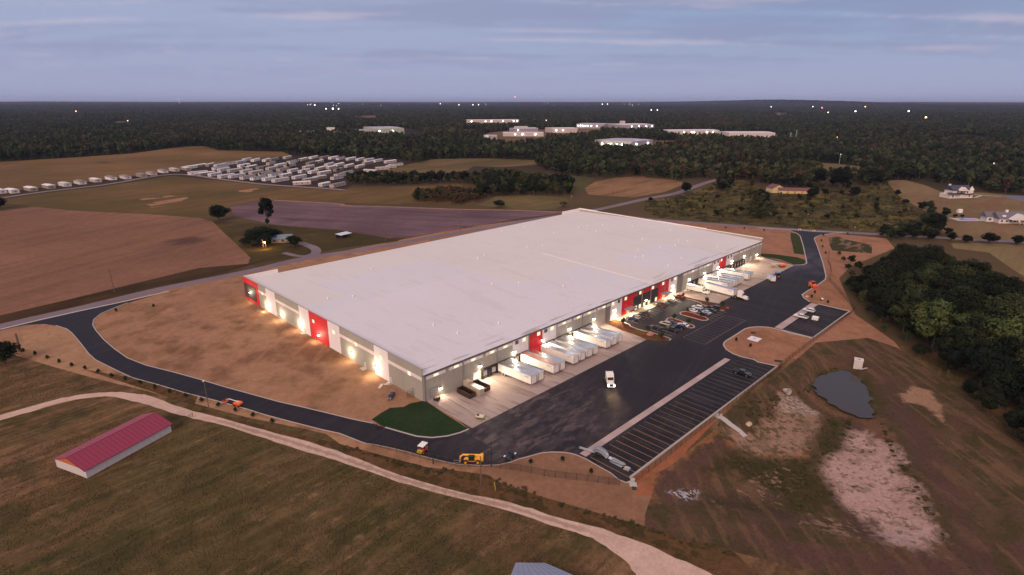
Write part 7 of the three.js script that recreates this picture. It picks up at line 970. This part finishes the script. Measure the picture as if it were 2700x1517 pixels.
// ---- steel bundles on the striped lot
{ const g = V16(970, 490), t = thing('steel_arch_stack', 'stack of curved grey steel panels on the first trailer stall', 'steel stack', g[0], 0.09, g[1], 0.05); for (let i = 0; i < 7; i++) { const y = i * 0.16, n = 14, l = []; for (let k = 0; k < n; k++) { const a = -1 + 2 * (k + 0.5) / n, yy = 0.9 * (1 - a * a); l.push(at(new THREE.BoxGeometry(1.15 + 0.35 * Math.sin(i), 0.05, 4.4 / n + 0.02), 0.12 * Math.sin(i * 2), 0.25 + y + yy, a * 2.2, Math.atan(0.82 * a))); } part(t, 'panel', l, i % 2 ? M.galv : std([0.5, 0.52, 0.58], 0.5, 0.4)); } part(t, 'top_grating', Array.from({ length: 9 }, (_, k) => { const a = -0.8 + k * 0.2; return box(-0.5, 0.5, 1.45 + 0.9 * (1 - a * a), 1.5 + 0.9 * (1 - a * a), a * 2.2 - 0.12, a * 2.2 + 0.12); }), std([0.2, 0.25, 0.36], 0.5, 0.4)); }
{ const g = V16(590, 345), t = thing('pipe_bundle', 'bundle of silver pipes lying across the concrete strip', 'pipe bundle', g[0], 0.12, g[1], 0.25); for (let i = 0; i < 7; i++) part(t, 'pipe', bar([(i % 4) * 0.2 - 0.3, 0.12 + Math.floor(i / 4) * 0.2, -2.6 + 0.3 * (i % 3)], [(i % 4) * 0.2 - 0.3, 0.12 + Math.floor(i / 4) * 0.2, 1.9 + 0.2 * (i % 2)], 0.1, 8), M.steel); part(t, 'batten', [box(-0.7, 0.7, -0.04, 0.02, -1.6, -1.4), box(-0.7, 0.7, -0.04, 0.02, 1, 1.2)], M.wood); }
{ const g = V16(1480, 740), t = thing('steel_angle_pile', 'long pile of silver steel angles behind the curved panels', 'steel pile', g[0], 0.09, g[1], 0.12); seed(3); for (let i = 0; i < 14; i++) part(t, 'steel_angle', at(new THREE.BoxGeometry(0.32, 0.09, rr(2.8, 4.2)), rr(-0.7, 0.7), 0.1 + 0.13 * Math.floor(i / 3), rr(-0.5, 0.5), 0, rr(-0.14, 0.14), rr(-0.2, 0.2)), i % 3 ? M.galv : M.steel); part(t, 'tarp', at(new THREE.BoxGeometry(1.1, 0.06, 0.9), -0.1, 0.9, -1.9, 0.2), std([0.5, 0.52, 0.58], 0.4)); }
{ const g = V16(1790, 920), t = thing('pallet', 'grey pallet of small steel parts at the end of the pile', 'pallet', g[0], 0.09, g[1], 0.15); part(t, 'deck', Array.from({ length: 6 }, (_, i) => box(-0.75, 0.75, 0.12, 0.16, -0.8 + i * 0.27, -0.6 + i * 0.27)), M.galv); part(t, 'runner', [box(-0.75, -0.6, 0, 0.12, -0.8, 0.8), box(-0.08, 0.08, 0, 0.12, -0.8, 0.8), box(0.6, 0.75, 0, 0.12, -0.8, 0.8)], M.wood); part(t, 'steel_parts', [box(-0.6, 0.6, 0.16, 0.5, -0.6, 0.7)], M.galv); part(t, 'yellow_strap', [box(-0.3, 0.2, 0.5, 0.58, -0.7, -0.4)], M.yellow); }

// ---------------------------------------------------------------- poles, fences, small site things
function pole(v, x, y, topx, topy, label, o = {}) {
  const s = { VA: 2.86, VB: 2.86, VC: 2.575, VD: 2.86, V11: 6.131, V19: 7.233, V3: 6.43 }[o.vn], off = { VA: 220, VB: 220, VC: 220, VD: 700, V11: 1000, V19: 500, V3: 560 }[o.vn];
  const g = v(x, y), h = clamp(topHeight(g, off + topy / s), 3, 16), t = thing(o.name ?? 'utility_pole', label, o.cat ?? 'utility pole', g[0], surf(...g), g[1], o.turn ?? -0.785, o.group);
  part(t, 'shaft', cyl(o.r ?? 0.15, (o.r ?? 0.15) * 0.7, h + 0.3, 0, h / 2 - 0.15, 0, 8), o.mat ?? M.wood);
  if (!o.plain) { part(t, 'crossarm', [box(-1.2, 1.2, h - 0.7, h - 0.52, 0.12, 0.24)], M.wood); part(t, 'insulator', [-1.05, -0.5, 0.5, 1.05].map((k) => cyl(0.06, 0.05, 0.22, k, h - 0.42, 0.18, 6)), M.galv); if (o.can) part(t, 'transformer', cyl(0.28, 0.28, 0.9, 0.35, h - 1.8, 0.15, 10), M.galv); }
  if (o.lamp) { part(t, 'lamp_head', rbox(-0.16, 0.16, h - 0.25, h + 0.1, -0.1, 0.55, 0.06), o.lamp); }
  return [g, h, t];
}
const pn = (n) => ({ vn: n });
pole(VB, 622, 1200, 620, 1058, 'utility pole left of the white shed roof', pn('VB')); pole(VB, 1186, 1116, 1184, 972, 'utility pole before the harvested field', pn('VB')); pole(VB, 1641, 1000, 1641, 898, 'utility pole near the end of the harvested field', pn('VB')); pole(VB, 2016, 975, 2018, 838, 'utility pole at the far roof corner', { vn: 'VB', can: true }); pole(VB, 2330, 890, 2330, 790, 'utility pole below the tan knoll', pn('VB'));
pole(VD, 860, 200, 838, 25, 'leaning utility pole at the edge of the brown field', { vn: 'VD', r: 0.18 }); pole(VD, 155, 655, 132, 515, 'stout leaning pole at the left edge dirt', { vn: 'VD', r: 0.4, plain: true }); pole(VD, 1572, 1068, 1552, 868, 'pole with small white lamp beside the left drive', { vn: 'VD', plain: true, lamp: M.white, r: 0.14 });
pole(VC, 208, 908, 210, 842, 'utility pole in the scrub left of the cross road', pn('VC')); pole(VC, 780, 968, 780, 940, 'short pole on the cross road', { vn: 'VC', plain: true }); pole(VC, 1098, 960, 1100, 888, 'utility pole with lamp in the scrub', { vn: 'VC', plain: true, lamp: M.white }); pole(VC, 1418, 1026, 1418, 974, 'street lamp post beside the far junction', { vn: 'VC', plain: true, lamp: M.white }); pole(VC, 265, 660, 265, 600, 'utility pole beside the tan knoll', pn('VC')); pole(VC, 418, 632, 420, 553, 'utility pole by the end of the curving road', pn('VC')); pole(VC, 598, 565, 598, 502, 'utility pole among the trees', pn('VC')); pole(VC, 660, 530, 660, 482, 'utility pole farther among the trees', pn('VC')); pole(VC, 718, 505, 718, 464, 'utility pole farthest among the trees', pn('VC'));
{ const g = VW(536, 222), h = clamp(topHeight(g, 1130 + 108 / 1.456), 4, 12), t = thing('utility_pole', 'weathered wooden pole between gravel track and fence', 'utility pole', g[0], surf(...g), g[1]); part(t, 'shaft', cyl(0.16, 0.11, h, 0, h / 2, 0, 8), M.wood); const m = VW(590, 240), k = thing('marker_post', 'yellow marker post beside the gravel track', 'marker post', m[0], surf(...m), m[1]); part(k, 'post', cyl(0.08, 0.08, 2.6, 0, 1.25, 0, 6, 0, 0, 0.16), M.yellow); }
pole(V11, 2056, 1418, 2034, 1012, 'tall black light pole by the front fence', { vn: 'V11', plain: true, mat: M.black, r: 0.12, name: 'light_pole', cat: 'light pole', lamp: M.black }); pole(V11, 1117, 1370, 1110, 1250, 'short black post by the front fence', { vn: 'V11', plain: true, mat: M.black, r: 0.16, name: 'gate_post', cat: 'post' }); pole(V11, 68, 950, 62, 838, 'thin black post at the drive gate', { vn: 'V11', plain: true, mat: M.black, r: 0.08, name: 'gate_post', cat: 'post' });
for (const [x, label] of [[985, 'tall thin lattice pylon at the right of the industrial park'], [1022, 'taller lattice pylon beside the thin one']]) { const g = VC(x, 405), t = thing('lattice_pylon', label, 'pylon', g[0], hgt(...g), g[1]), h = x > 1000 ? 30 : 24; part(t, 'leg', [[-2, -2], [2, -2], [-2, 2], [2, 2]].map(([a, b]) => bar([a, 0, b], [a * 0.15, h, b * 0.15], 0.22, 4)), M.galv); part(t, 'brace', Array.from({ length: 8 }, (_, i) => { const y = i * h / 8, k = 2 - 1.7 * i / 8; return [bar([-k, y, -k], [k, y + h / 8, -k], 0.12, 4), bar([k, y, k], [-k, y + h / 8, k], 0.12, 4)]; }).flat(), M.galv); part(t, 'crossarm', [box(-5, 5, h - 4, h - 3.6, -0.2, 0.2)], M.galv); }
{ // farmhouse yard lamp
  const [g, h, t] = pole(V19, 735, 1132, 745, 1000, 'yard lamp glowing orange before the dark oaks', { vn: 'V19', plain: true, name: 'yard_lamp', cat: 'lamp post' });
  part(t, 'lamp_arm', bar([0, h - 0.2, 0], [0, h + 0.1, 1.1], 0.05), M.galv); part(t, 'lamp_globe', new THREE.SphereGeometry(0.42, 12, 8).translate(0, h, 1.2), glow([1, 0.5, 0.13], 25)); const l = new THREE.PointLight(new THREE.Color(1, 0.52, 0.16), 240, 0, 2); l.name = 'yard_lamp_light'; l.position.set(g[0] + Math.sin(-0.785) * 1.2, surf(...g) + h - 0.55, g[1] + Math.cos(-0.785) * 1.2); l.castShadow = true; l.shadow.radius = 12; scene.add(l);
  pole(V19, 683, 1130, 655, 960, 'white topped pole left of the yard lamp', { vn: 'V19', plain: true, lamp: M.white, r: 0.1 });
}
// chain link fences: posts one by one, rail and thin mesh
const meshM = new THREE.MeshStandardMaterial({ color: 0x14110f, roughness: 0.9, transparent: true, opacity: 0.24, side: THREE.DoubleSide }), postM = std([0.035, 0.028, 0.026], 0.7);
function fence(label, pts, h, gap, name = 'chain_link_fence') {
  const t = thing(name, label, 'fence'), post = cyl(0.055, 0.055, h + 0.1, 0, h / 2, 0, 6);
  const L = []; let d = 0; for (let i = 0; i + 1 < pts.length; i++) { const a = pts[i], b = pts[i + 1], l = Math.hypot(b[0] - a[0], b[1] - a[1]), n = Math.max(1, Math.round(l / gap)); for (let k = 0; k < n; k++) L.push([mix(a[0], b[0], k / n), mix(a[1], b[1], k / n)]); } L.push(pts[pts.length - 1]);
  const rails = [], pos = [];
  L.forEach((p, i) => { const y = surf(...p) + 0.05; part(t, 'post', post, postM).position.set(p[0], y, p[1]); if (i) { const q = L[i - 1], y0 = surf(...q) + 0.05; rails.push(bar([q[0], y0 + h, q[1]], [p[0], y + h, p[1]], 0.035, 4)); pos.push(q[0], y0, q[1], p[0], y, p[1], p[0], y + h, p[1], q[0], y0, q[1], p[0], y + h, p[1], q[0], y0 + h, q[1]); } });
  part(t, 'top_rail', rails, postM); const g = new THREE.BufferGeometry(); g.setAttribute('position', new THREE.BufferAttribute(new Float32Array(pos), 3)); g.computeVertexNormals(); part(t, 'wire_mesh', g, meshM);
}
fence('black chain link fence along the bottom of the lower drive', many(V11, [[40, 1050], [260, 1110], [660, 1210], [900, 1275], [1200, 1345], [1480, 1400], [1900, 1430], [2050, 1425]]).concat(many(V4, [[0, 1095], [130, 1125], [235, 1140], [440, 1165], [545, 1175], [650, 1190], [750, 1205], [855, 1215]])), 1.9, 2.9);
fence('black chain link fence along the drainage basin and lots', many(V4, [[1010, 1190], [1200, 1045], [1500, 800], [1780, 580], [2100, 320], [2420, 80]]).concat(many(V5, [[200, 1175], [560, 905], [890, 665], [935, 615], [900, 585], [760, 415], [690, 345]]), many(V3, [[1840, 1160], [1875, 1040], [1860, 920], [1815, 850], [1850, 670]])), 1.9, 2.9);
{ const a = V11(205, 835), b = V11(285, 820), t = thing('drive_gate', 'dark steel gate frame where the left drive meets the lawn', 'gate', a[0], 0.07, a[1], Math.atan2(-(b[1] - a[1]), b[0] - a[0])), L = Math.hypot(b[0] - a[0], b[1] - a[1]); part(t, 'gate_post', [bar([0, 0, 0], [0, 2.3, 0], 0.09), bar([L, 0, 0], [L, 2.2, 0], 0.09), bar([L * 0.5, 0, 0.3], [L * 0.5, 2.2, 0.3], 0.07)], M.black); part(t, 'gate_rail', [0.3, 1.2, 2.1].map((y) => bar([0, y, 0], [L, y, 0], 0.05)), M.black); part(t, 'wire_mesh', new THREE.PlaneGeometry(L, 1.8).translate(L / 2, 1.2, 0), meshM); }
{ const a = V11(700, 300), b = V11(800, 300), t = thing('fence_frame', 'rusty temporary fence frame on the dirt by the wall', 'fence', a[0], 0.03, a[1], Math.atan2(-(b[1] - a[1]), b[0] - a[0])), L = Math.hypot(b[0] - a[0], b[1] - a[1]); part(t, 'post', [bar([0, 0, 0], [0, 2.6, 0], 0.05), bar([L, 0, 0], [L, 3.4, 0], 0.05)], postM); part(t, 'rail', [bar([0, 2.5, 0], [L, 3.3, 0], 0.04), bar([0, 1.2, 0], [L, 1.6, 0], 0.04)], postM); part(t, 'wire_mesh', new THREE.PlaneGeometry(L, 2.4).translate(L / 2, 1.25, 0), meshM); }
fence('wooden paddock fence from barn to gravel track', many(V7, [[1195, 335], [1310, 255]]), 1.2, 2.4, 'paddock_fence');
// concrete bits
{ const g = V6(1318, 155), t = thing('outlet_box', 'square pale concrete outlet box at the head of the pond', 'concrete box', g[0], surf(...g) - 0.6, g[1], 0.25); const s = 1.35; part(t, 'wall', [box(-s, s, 0, 3.2, -s, -s + 0.3), box(-s, s, 0, 3.2, s - 0.3, s), box(-s, -s + 0.3, 0, 3.2, -s + 0.3, s - 0.3), box(s - 0.3, s, 0, 3.2, -s + 0.3, s - 0.3)], std([0.52, 0.47, 0.45], 0.8)); part(t, 'cover', [box(-s - 0.1, s + 0.1, 3.2, 3.4, -s - 0.1, -0.5), box(-s - 0.1, s + 0.1, 3.2, 3.4, 0.5, s + 0.1), box(-s - 0.1, -0.5, 3.2, 3.4, -0.5, 0.5), box(0.5, s + 0.1, 3.2, 3.4, -0.5, 0.5)], std([0.56, 0.52, 0.52], 0.8)); part(t, 'footbridge', at(new THREE.BoxGeometry(0.5, 0.12, 3.4), -2.3, 1.1, 1.8, 0, 0.9), M.concrete); }
{ const g = V6(875, 318), t = thing('culvert_pipe', 'flared concrete culvert end above the rocks', 'culvert', g[0], surf(...g), g[1], -0.6); part(t, 'flared_end', [at(new THREE.CylinderGeometry(1.0, 0.6, 2.2, 18, 1, true), 0, 0.6, 0, Math.PI / 2 - 0.25)], new THREE.MeshStandardMaterial({ color: new THREE.Color().setRGB(0.45, 0.40, 0.37), roughness: 0.9, side: THREE.DoubleSide })); part(t, 'lip', at(new THREE.TorusGeometry(0.98, 0.1, 8, 20), 0, 0.86, 1.1, -0.25), M.concrete); }
solo('drain_flume', [strip(many(V4, [[1800, 545], [1850, 560], [1930, 620], [2080, 745]]), 1.9, 0.05, 0.12), strip(many(V4, [[1780, 530], [1850, 548]]), 2.4, 0.055, 0.13)], M.concrete, 'pale concrete drain chute running down from the lot into the basin', 'drain chute');
{ const g = V16(1960, 1330), t = thing('drain_inlet', 'concrete drain inlet with dark opening at the lot corner', 'drain inlet', g[0], 0, g[1], 0.75); part(t, 'slab', [box(-1.6, 0.2, 0, 0.25, -0.9, 0.9)], M.concrete); part(t, 'opening', [box(-2.8, -1.62, 0.03, 0.16, -0.5, 0.5)], M.black); part(t, 'collar', cyl(0.6, 0.6, 0.5, 0.9, 0.2, 0.2, 14), M.concrete); }
{ const g = V10(1195, 985), t = thing('utility_slab', 'white concrete slab lying on the dirt island', 'concrete slab', g[0], 0.03, g[1], 0); part(t, 'slab', [rbox(-2.1, 2.1, 0, 0.28, -2.1, 2.1, 0.05)], std([0.66, 0.63, 0.68], 0.7)); part(t, 'hatch', box(-0.6, 0.6, 0.28, 0.33, -0.5, 0.5), M.galv); }
for (const [v, x, y, l, n] of [[V4, 2395, 15, 'black corrugated pipe end lying on the dirt island', 1], [V10, 1165, 850, 'dark drain mound on the dirt island', 2]]) { const g = v(x, y), t = thing('drain_pipe', l, 'pipe', g[0], surf(...g) + 0.3, g[1], 0.5); part(t, 'pipe', at(new THREE.CylinderGeometry(0.35, 0.35, n === 1 ? 2.6 : 1.6, 12), 0, 0, 0, Math.PI / 2), M.black); part(t, 'rib', Array.from({ length: 6 }, (_, i) => at(new THREE.TorusGeometry(0.36, 0.04, 5, 12), 0, 0, -1 * (n === 1 ? 1.1 : 0.6) + i * (n === 1 ? 0.44 : 0.24))), M.black); }
{ const g = V5(610, 518), t = thing('debris_pile', 'black and white scrap pile on the dirt point', 'debris', g[0], 0.03, g[1]); part(t, 'scrap', [at(new THREE.BoxGeometry(1.4, 0.4, 0.8), 0, 0.2, 0, 0, 0.4, 0.1), at(new THREE.BoxGeometry(0.8, 0.5, 0.6), -0.9, 0.25, 0.3, 0, 1, 0)], M.black); part(t, 'white_sheet', at(new THREE.BoxGeometry(1.6, 0.1, 0.9), 0.5, 0.45, 0.2, 0.1, 0.3, 0.1), M.white); }
{ const g = V11(310, 110), t = thing('scrap_heap', 'heap of pale plastic sheets on the dirt by the lit wall', 'debris', g[0], 0.03, g[1]); seed(21); for (let i = 0; i < 9; i++) part(t, 'sheet', at(new THREE.BoxGeometry(rr(0.8, 2), 0.06, rr(0.4, 1.1)), rr(-2.2, 2.2), rr(0.08, 0.4), rr(-1, 1), rr(-0.4, 0.4), rnd() * 3, rr(-0.3, 0.3)), std([0.62, 0.56, 0.42], 0.6)); }
for (const [v, x, y, s, c, l] of [[V4, 2110, 625, 0.9, [0.45, 0.33, 0.24], 'pale boulder beside the drain chute'], [V5, 470, 490, 0.9, [0.45, 0.30, 0.22], 'pale boulder at the tip of the dirt point'], [V9, 980, 1310, 1.3, [0.36, 0.15, 0.10], 'heap of red earth in the near planting bed']]) { const g = v(x, y), q = new THREE.IcosahedronGeometry(s, 2), p = q.attributes.position; for (let i = 0; i < p.count; i++) { const k = 0.75 + 0.5 * fbm(p.getX(i) * 1.3 + 9, p.getZ(i) * 1.3 + p.getY(i), 3); p.setXYZ(i, p.getX(i) * k * 1.3, p.getY(i) * k * 0.6, p.getZ(i) * k); } q.computeVertexNormals(); const t = solo(l.includes('heap') ? 'earth_heap' : 'boulder', q, std(c, 0.95), l, l.includes('heap') ? 'earth heap' : 'boulder'); t.position.set(g[0], surf(...g) + 0.15, g[1]); }
for (const [v, x, y, l] of [[V3, 1340, 302, 'first orange barrier board on the cross road'], [V3, 1580, 322, 'second orange barrier board on the cross road']]) { const g = v(x, y), t = thing('road_barrier', l, 'road barrier', g[0], 0.1, g[1], -0.6); part(t, 'board', [box(-1.2, 1.2, 0.7, 1.05, -0.04, 0.04)], M.orange); part(t, 'foot', [box(-0.9, -0.8, 0, 0.7, -0.4, 0.4), box(0.8, 0.9, 0, 0.7, -0.4, 0.4)], M.white); }
{ const g = V10(580, 300), t = thing('safety_netting', 'crumpled red safety netting at the bed tip', 'safety netting', g[0], 0.1, g[1]); part(t, 'netting', [at(new THREE.TorusKnotGeometry(0.5, 0.16, 40, 6), 0, 0.4, 0, 1.3)], M.red); }
// far landmarks and lights
{ const g = G(1358, 276), t = thing('radio_mast', 'thin radio mast with a red lamp on the horizon', 'radio mast', g[0], hgt(...g), g[1]), h = clamp(topHeight(g, 256), 40, 260); part(t, 'mast', cyl(1.1, 0.6, h, 0, h / 2, 0, 5), std([0.3, 0.12, 0.1], 0.7)); part(t, 'red_lamp', new THREE.SphereGeometry(h / 26, 8, 6).translate(0, h, 0), glow([1, 0.22, 0.16], 9)); }
{ const g = G(473, 275), t = thing('water_tower', 'pale water tower standing on the left horizon', 'water tower', g[0], hgt(...g), g[1]), h = clamp(topHeight(g, 262), 25, 140); part(t, 'stem', cyl(h * 0.08, h * 0.07, h * 0.8, 0, h * 0.4, 0, 10), M.offwhite); part(t, 'tank', new THREE.SphereGeometry(h * 0.2, 14, 10).scale(1, 0.8, 1).translate(0, h * 0.86, 0), M.white); }
{
  const L = [[201, 298, 'orange lamp alone in the left woods', [1, 0.55, 0.15], 1], [338, 326, 'small warm lamp by a roof in the left woods', [1, 0.75, 0.45], 0.7], [860, 291, 'left floodlight of the three bright ones', [1, 0.97, 0.88], 1.3], [878, 291, 'middle and brightest floodlight of three', [1, 0.98, 0.9], 2], [893, 291, 'right floodlight of the three bright ones', [1, 0.97, 0.88], 1.3], [830, 280, 'yellow floodlight above the three bright ones', [1, 0.85, 0.5], 1.4], [1161, 276, 'warm far lamp left of the radio mast', [1, 0.75, 0.5], 1], [1210, 279, 'white far lamp left of the radio mast', [1, 0.9, 0.75], 1], [1247, 279, 'greenish far lamp beside the mast, left', [0.8, 1, 0.7], 1], [1262, 279, 'greenish far lamp beside the mast, right', [0.8, 1, 0.7], 1], [1440, 325, 'white lamp over the industrial clearing', [1, 0.95, 0.85], 0.9], [1588, 277, 'white far lamp on the middle horizon, left', [1, 0.95, 0.9], 1], [1602, 277, 'white far lamp on the middle horizon, right', [1, 0.95, 0.9], 1], [1717, 294, 'white lamp at the right of the warm town lights', [1, 0.95, 0.85], 1.1], [1733, 294, 'second white lamp at the right of the warm town lights', [1, 0.95, 0.85], 1.1], [2033, 285, 'pale far lamp under the low hill', [1, 0.9, 0.7], 0.9], [2143, 285, 'greenish white far lamp right of the hill', [0.9, 1, 0.8], 0.9], [2167, 288, 'red far lamp right of the hill', [1, 0.12, 0.16], 1.4], [2183, 301, 'warm white lamp in the right far woods', [1, 0.8, 0.6], 1], [2255, 298, 'white lamp in the right far woods', [0.95, 1, 0.9], 1.4], [2281, 285, 'orange lamp in the right far woods', [1, 0.65, 0.3], 1], [2395, 298, 'cold white lamp in the right far woods', [0.9, 1, 0.92], 1.5], [2440, 318, 'large orange lamp in the right far woods', [1, 0.6, 0.22], 2], [2124, 373, 'warm lamp in the nearer right woods', [1, 0.8, 0.5], 0.7], [2205, 377, 'orange lamp in the nearer right woods', [1, 0.6, 0.25], 0.7], [2213, 430, 'small white lamp at the clearing edge', [1, 0.95, 0.8], 0.5], [2614, 458, 'white lamp over the dark houses at the right edge', [1, 0.95, 0.9], 0.6], [1572, 372, 'white lamp left of the brightly lit hall', [1, 0.95, 0.9], 0.6]];
  for (const [x, y, l, c, s] of L) { const g = G(x, y + 2), D = Math.hypot(g[0], g[1]), t = thing('far_lamp', l, 'lamp', g[0], hgt(...g), g[1]), r = D * s * 0.0006, h = Math.max(14, D * 2 / LENS + 8); part(t, 'mast', cyl(0.5, 0.4, h, 0, h / 2, 0, 5), M.galv); part(t, 'lamp_globe', new THREE.SphereGeometry(r, 8, 6).translate(0, h + r * 0.8, 0), glow(c, 5)); }
  seed(17); const gs = [], gw = []; for (let i = 0; i < 60; i++) { const x = pick([rr(790, 960), rr(790, 900), rr(1250, 1310), rr(1630, 1720), rr(1640, 1700), rr(1000, 1100), rr(1390, 1480)]), y = rr(272, 282), g = G(x, y), D = Math.hypot(...g); (rnd() < 0.7 ? gs : gw).push(new THREE.SphereGeometry(D * rr(0.00018, 0.0005), 5, 4).translate(g[0], hgt(...g) + 16, g[1])); }
  solo('town_lights', gs, glow([1, 0.78, 0.55], 5), 'scattered warm lights of the far town along the horizon', 'town lights', null, 'stuff'); solo('town_lights', gw, glow([0.95, 1, 0.9], 5), 'scattered white lights of the far town along the horizon', 'town lights', null, 'stuff');
}
scene.traverse((o) => { if (o.isMesh) { o.castShadow = true; o.receiveShadow = true; } });
renderer.render(scene, camera);
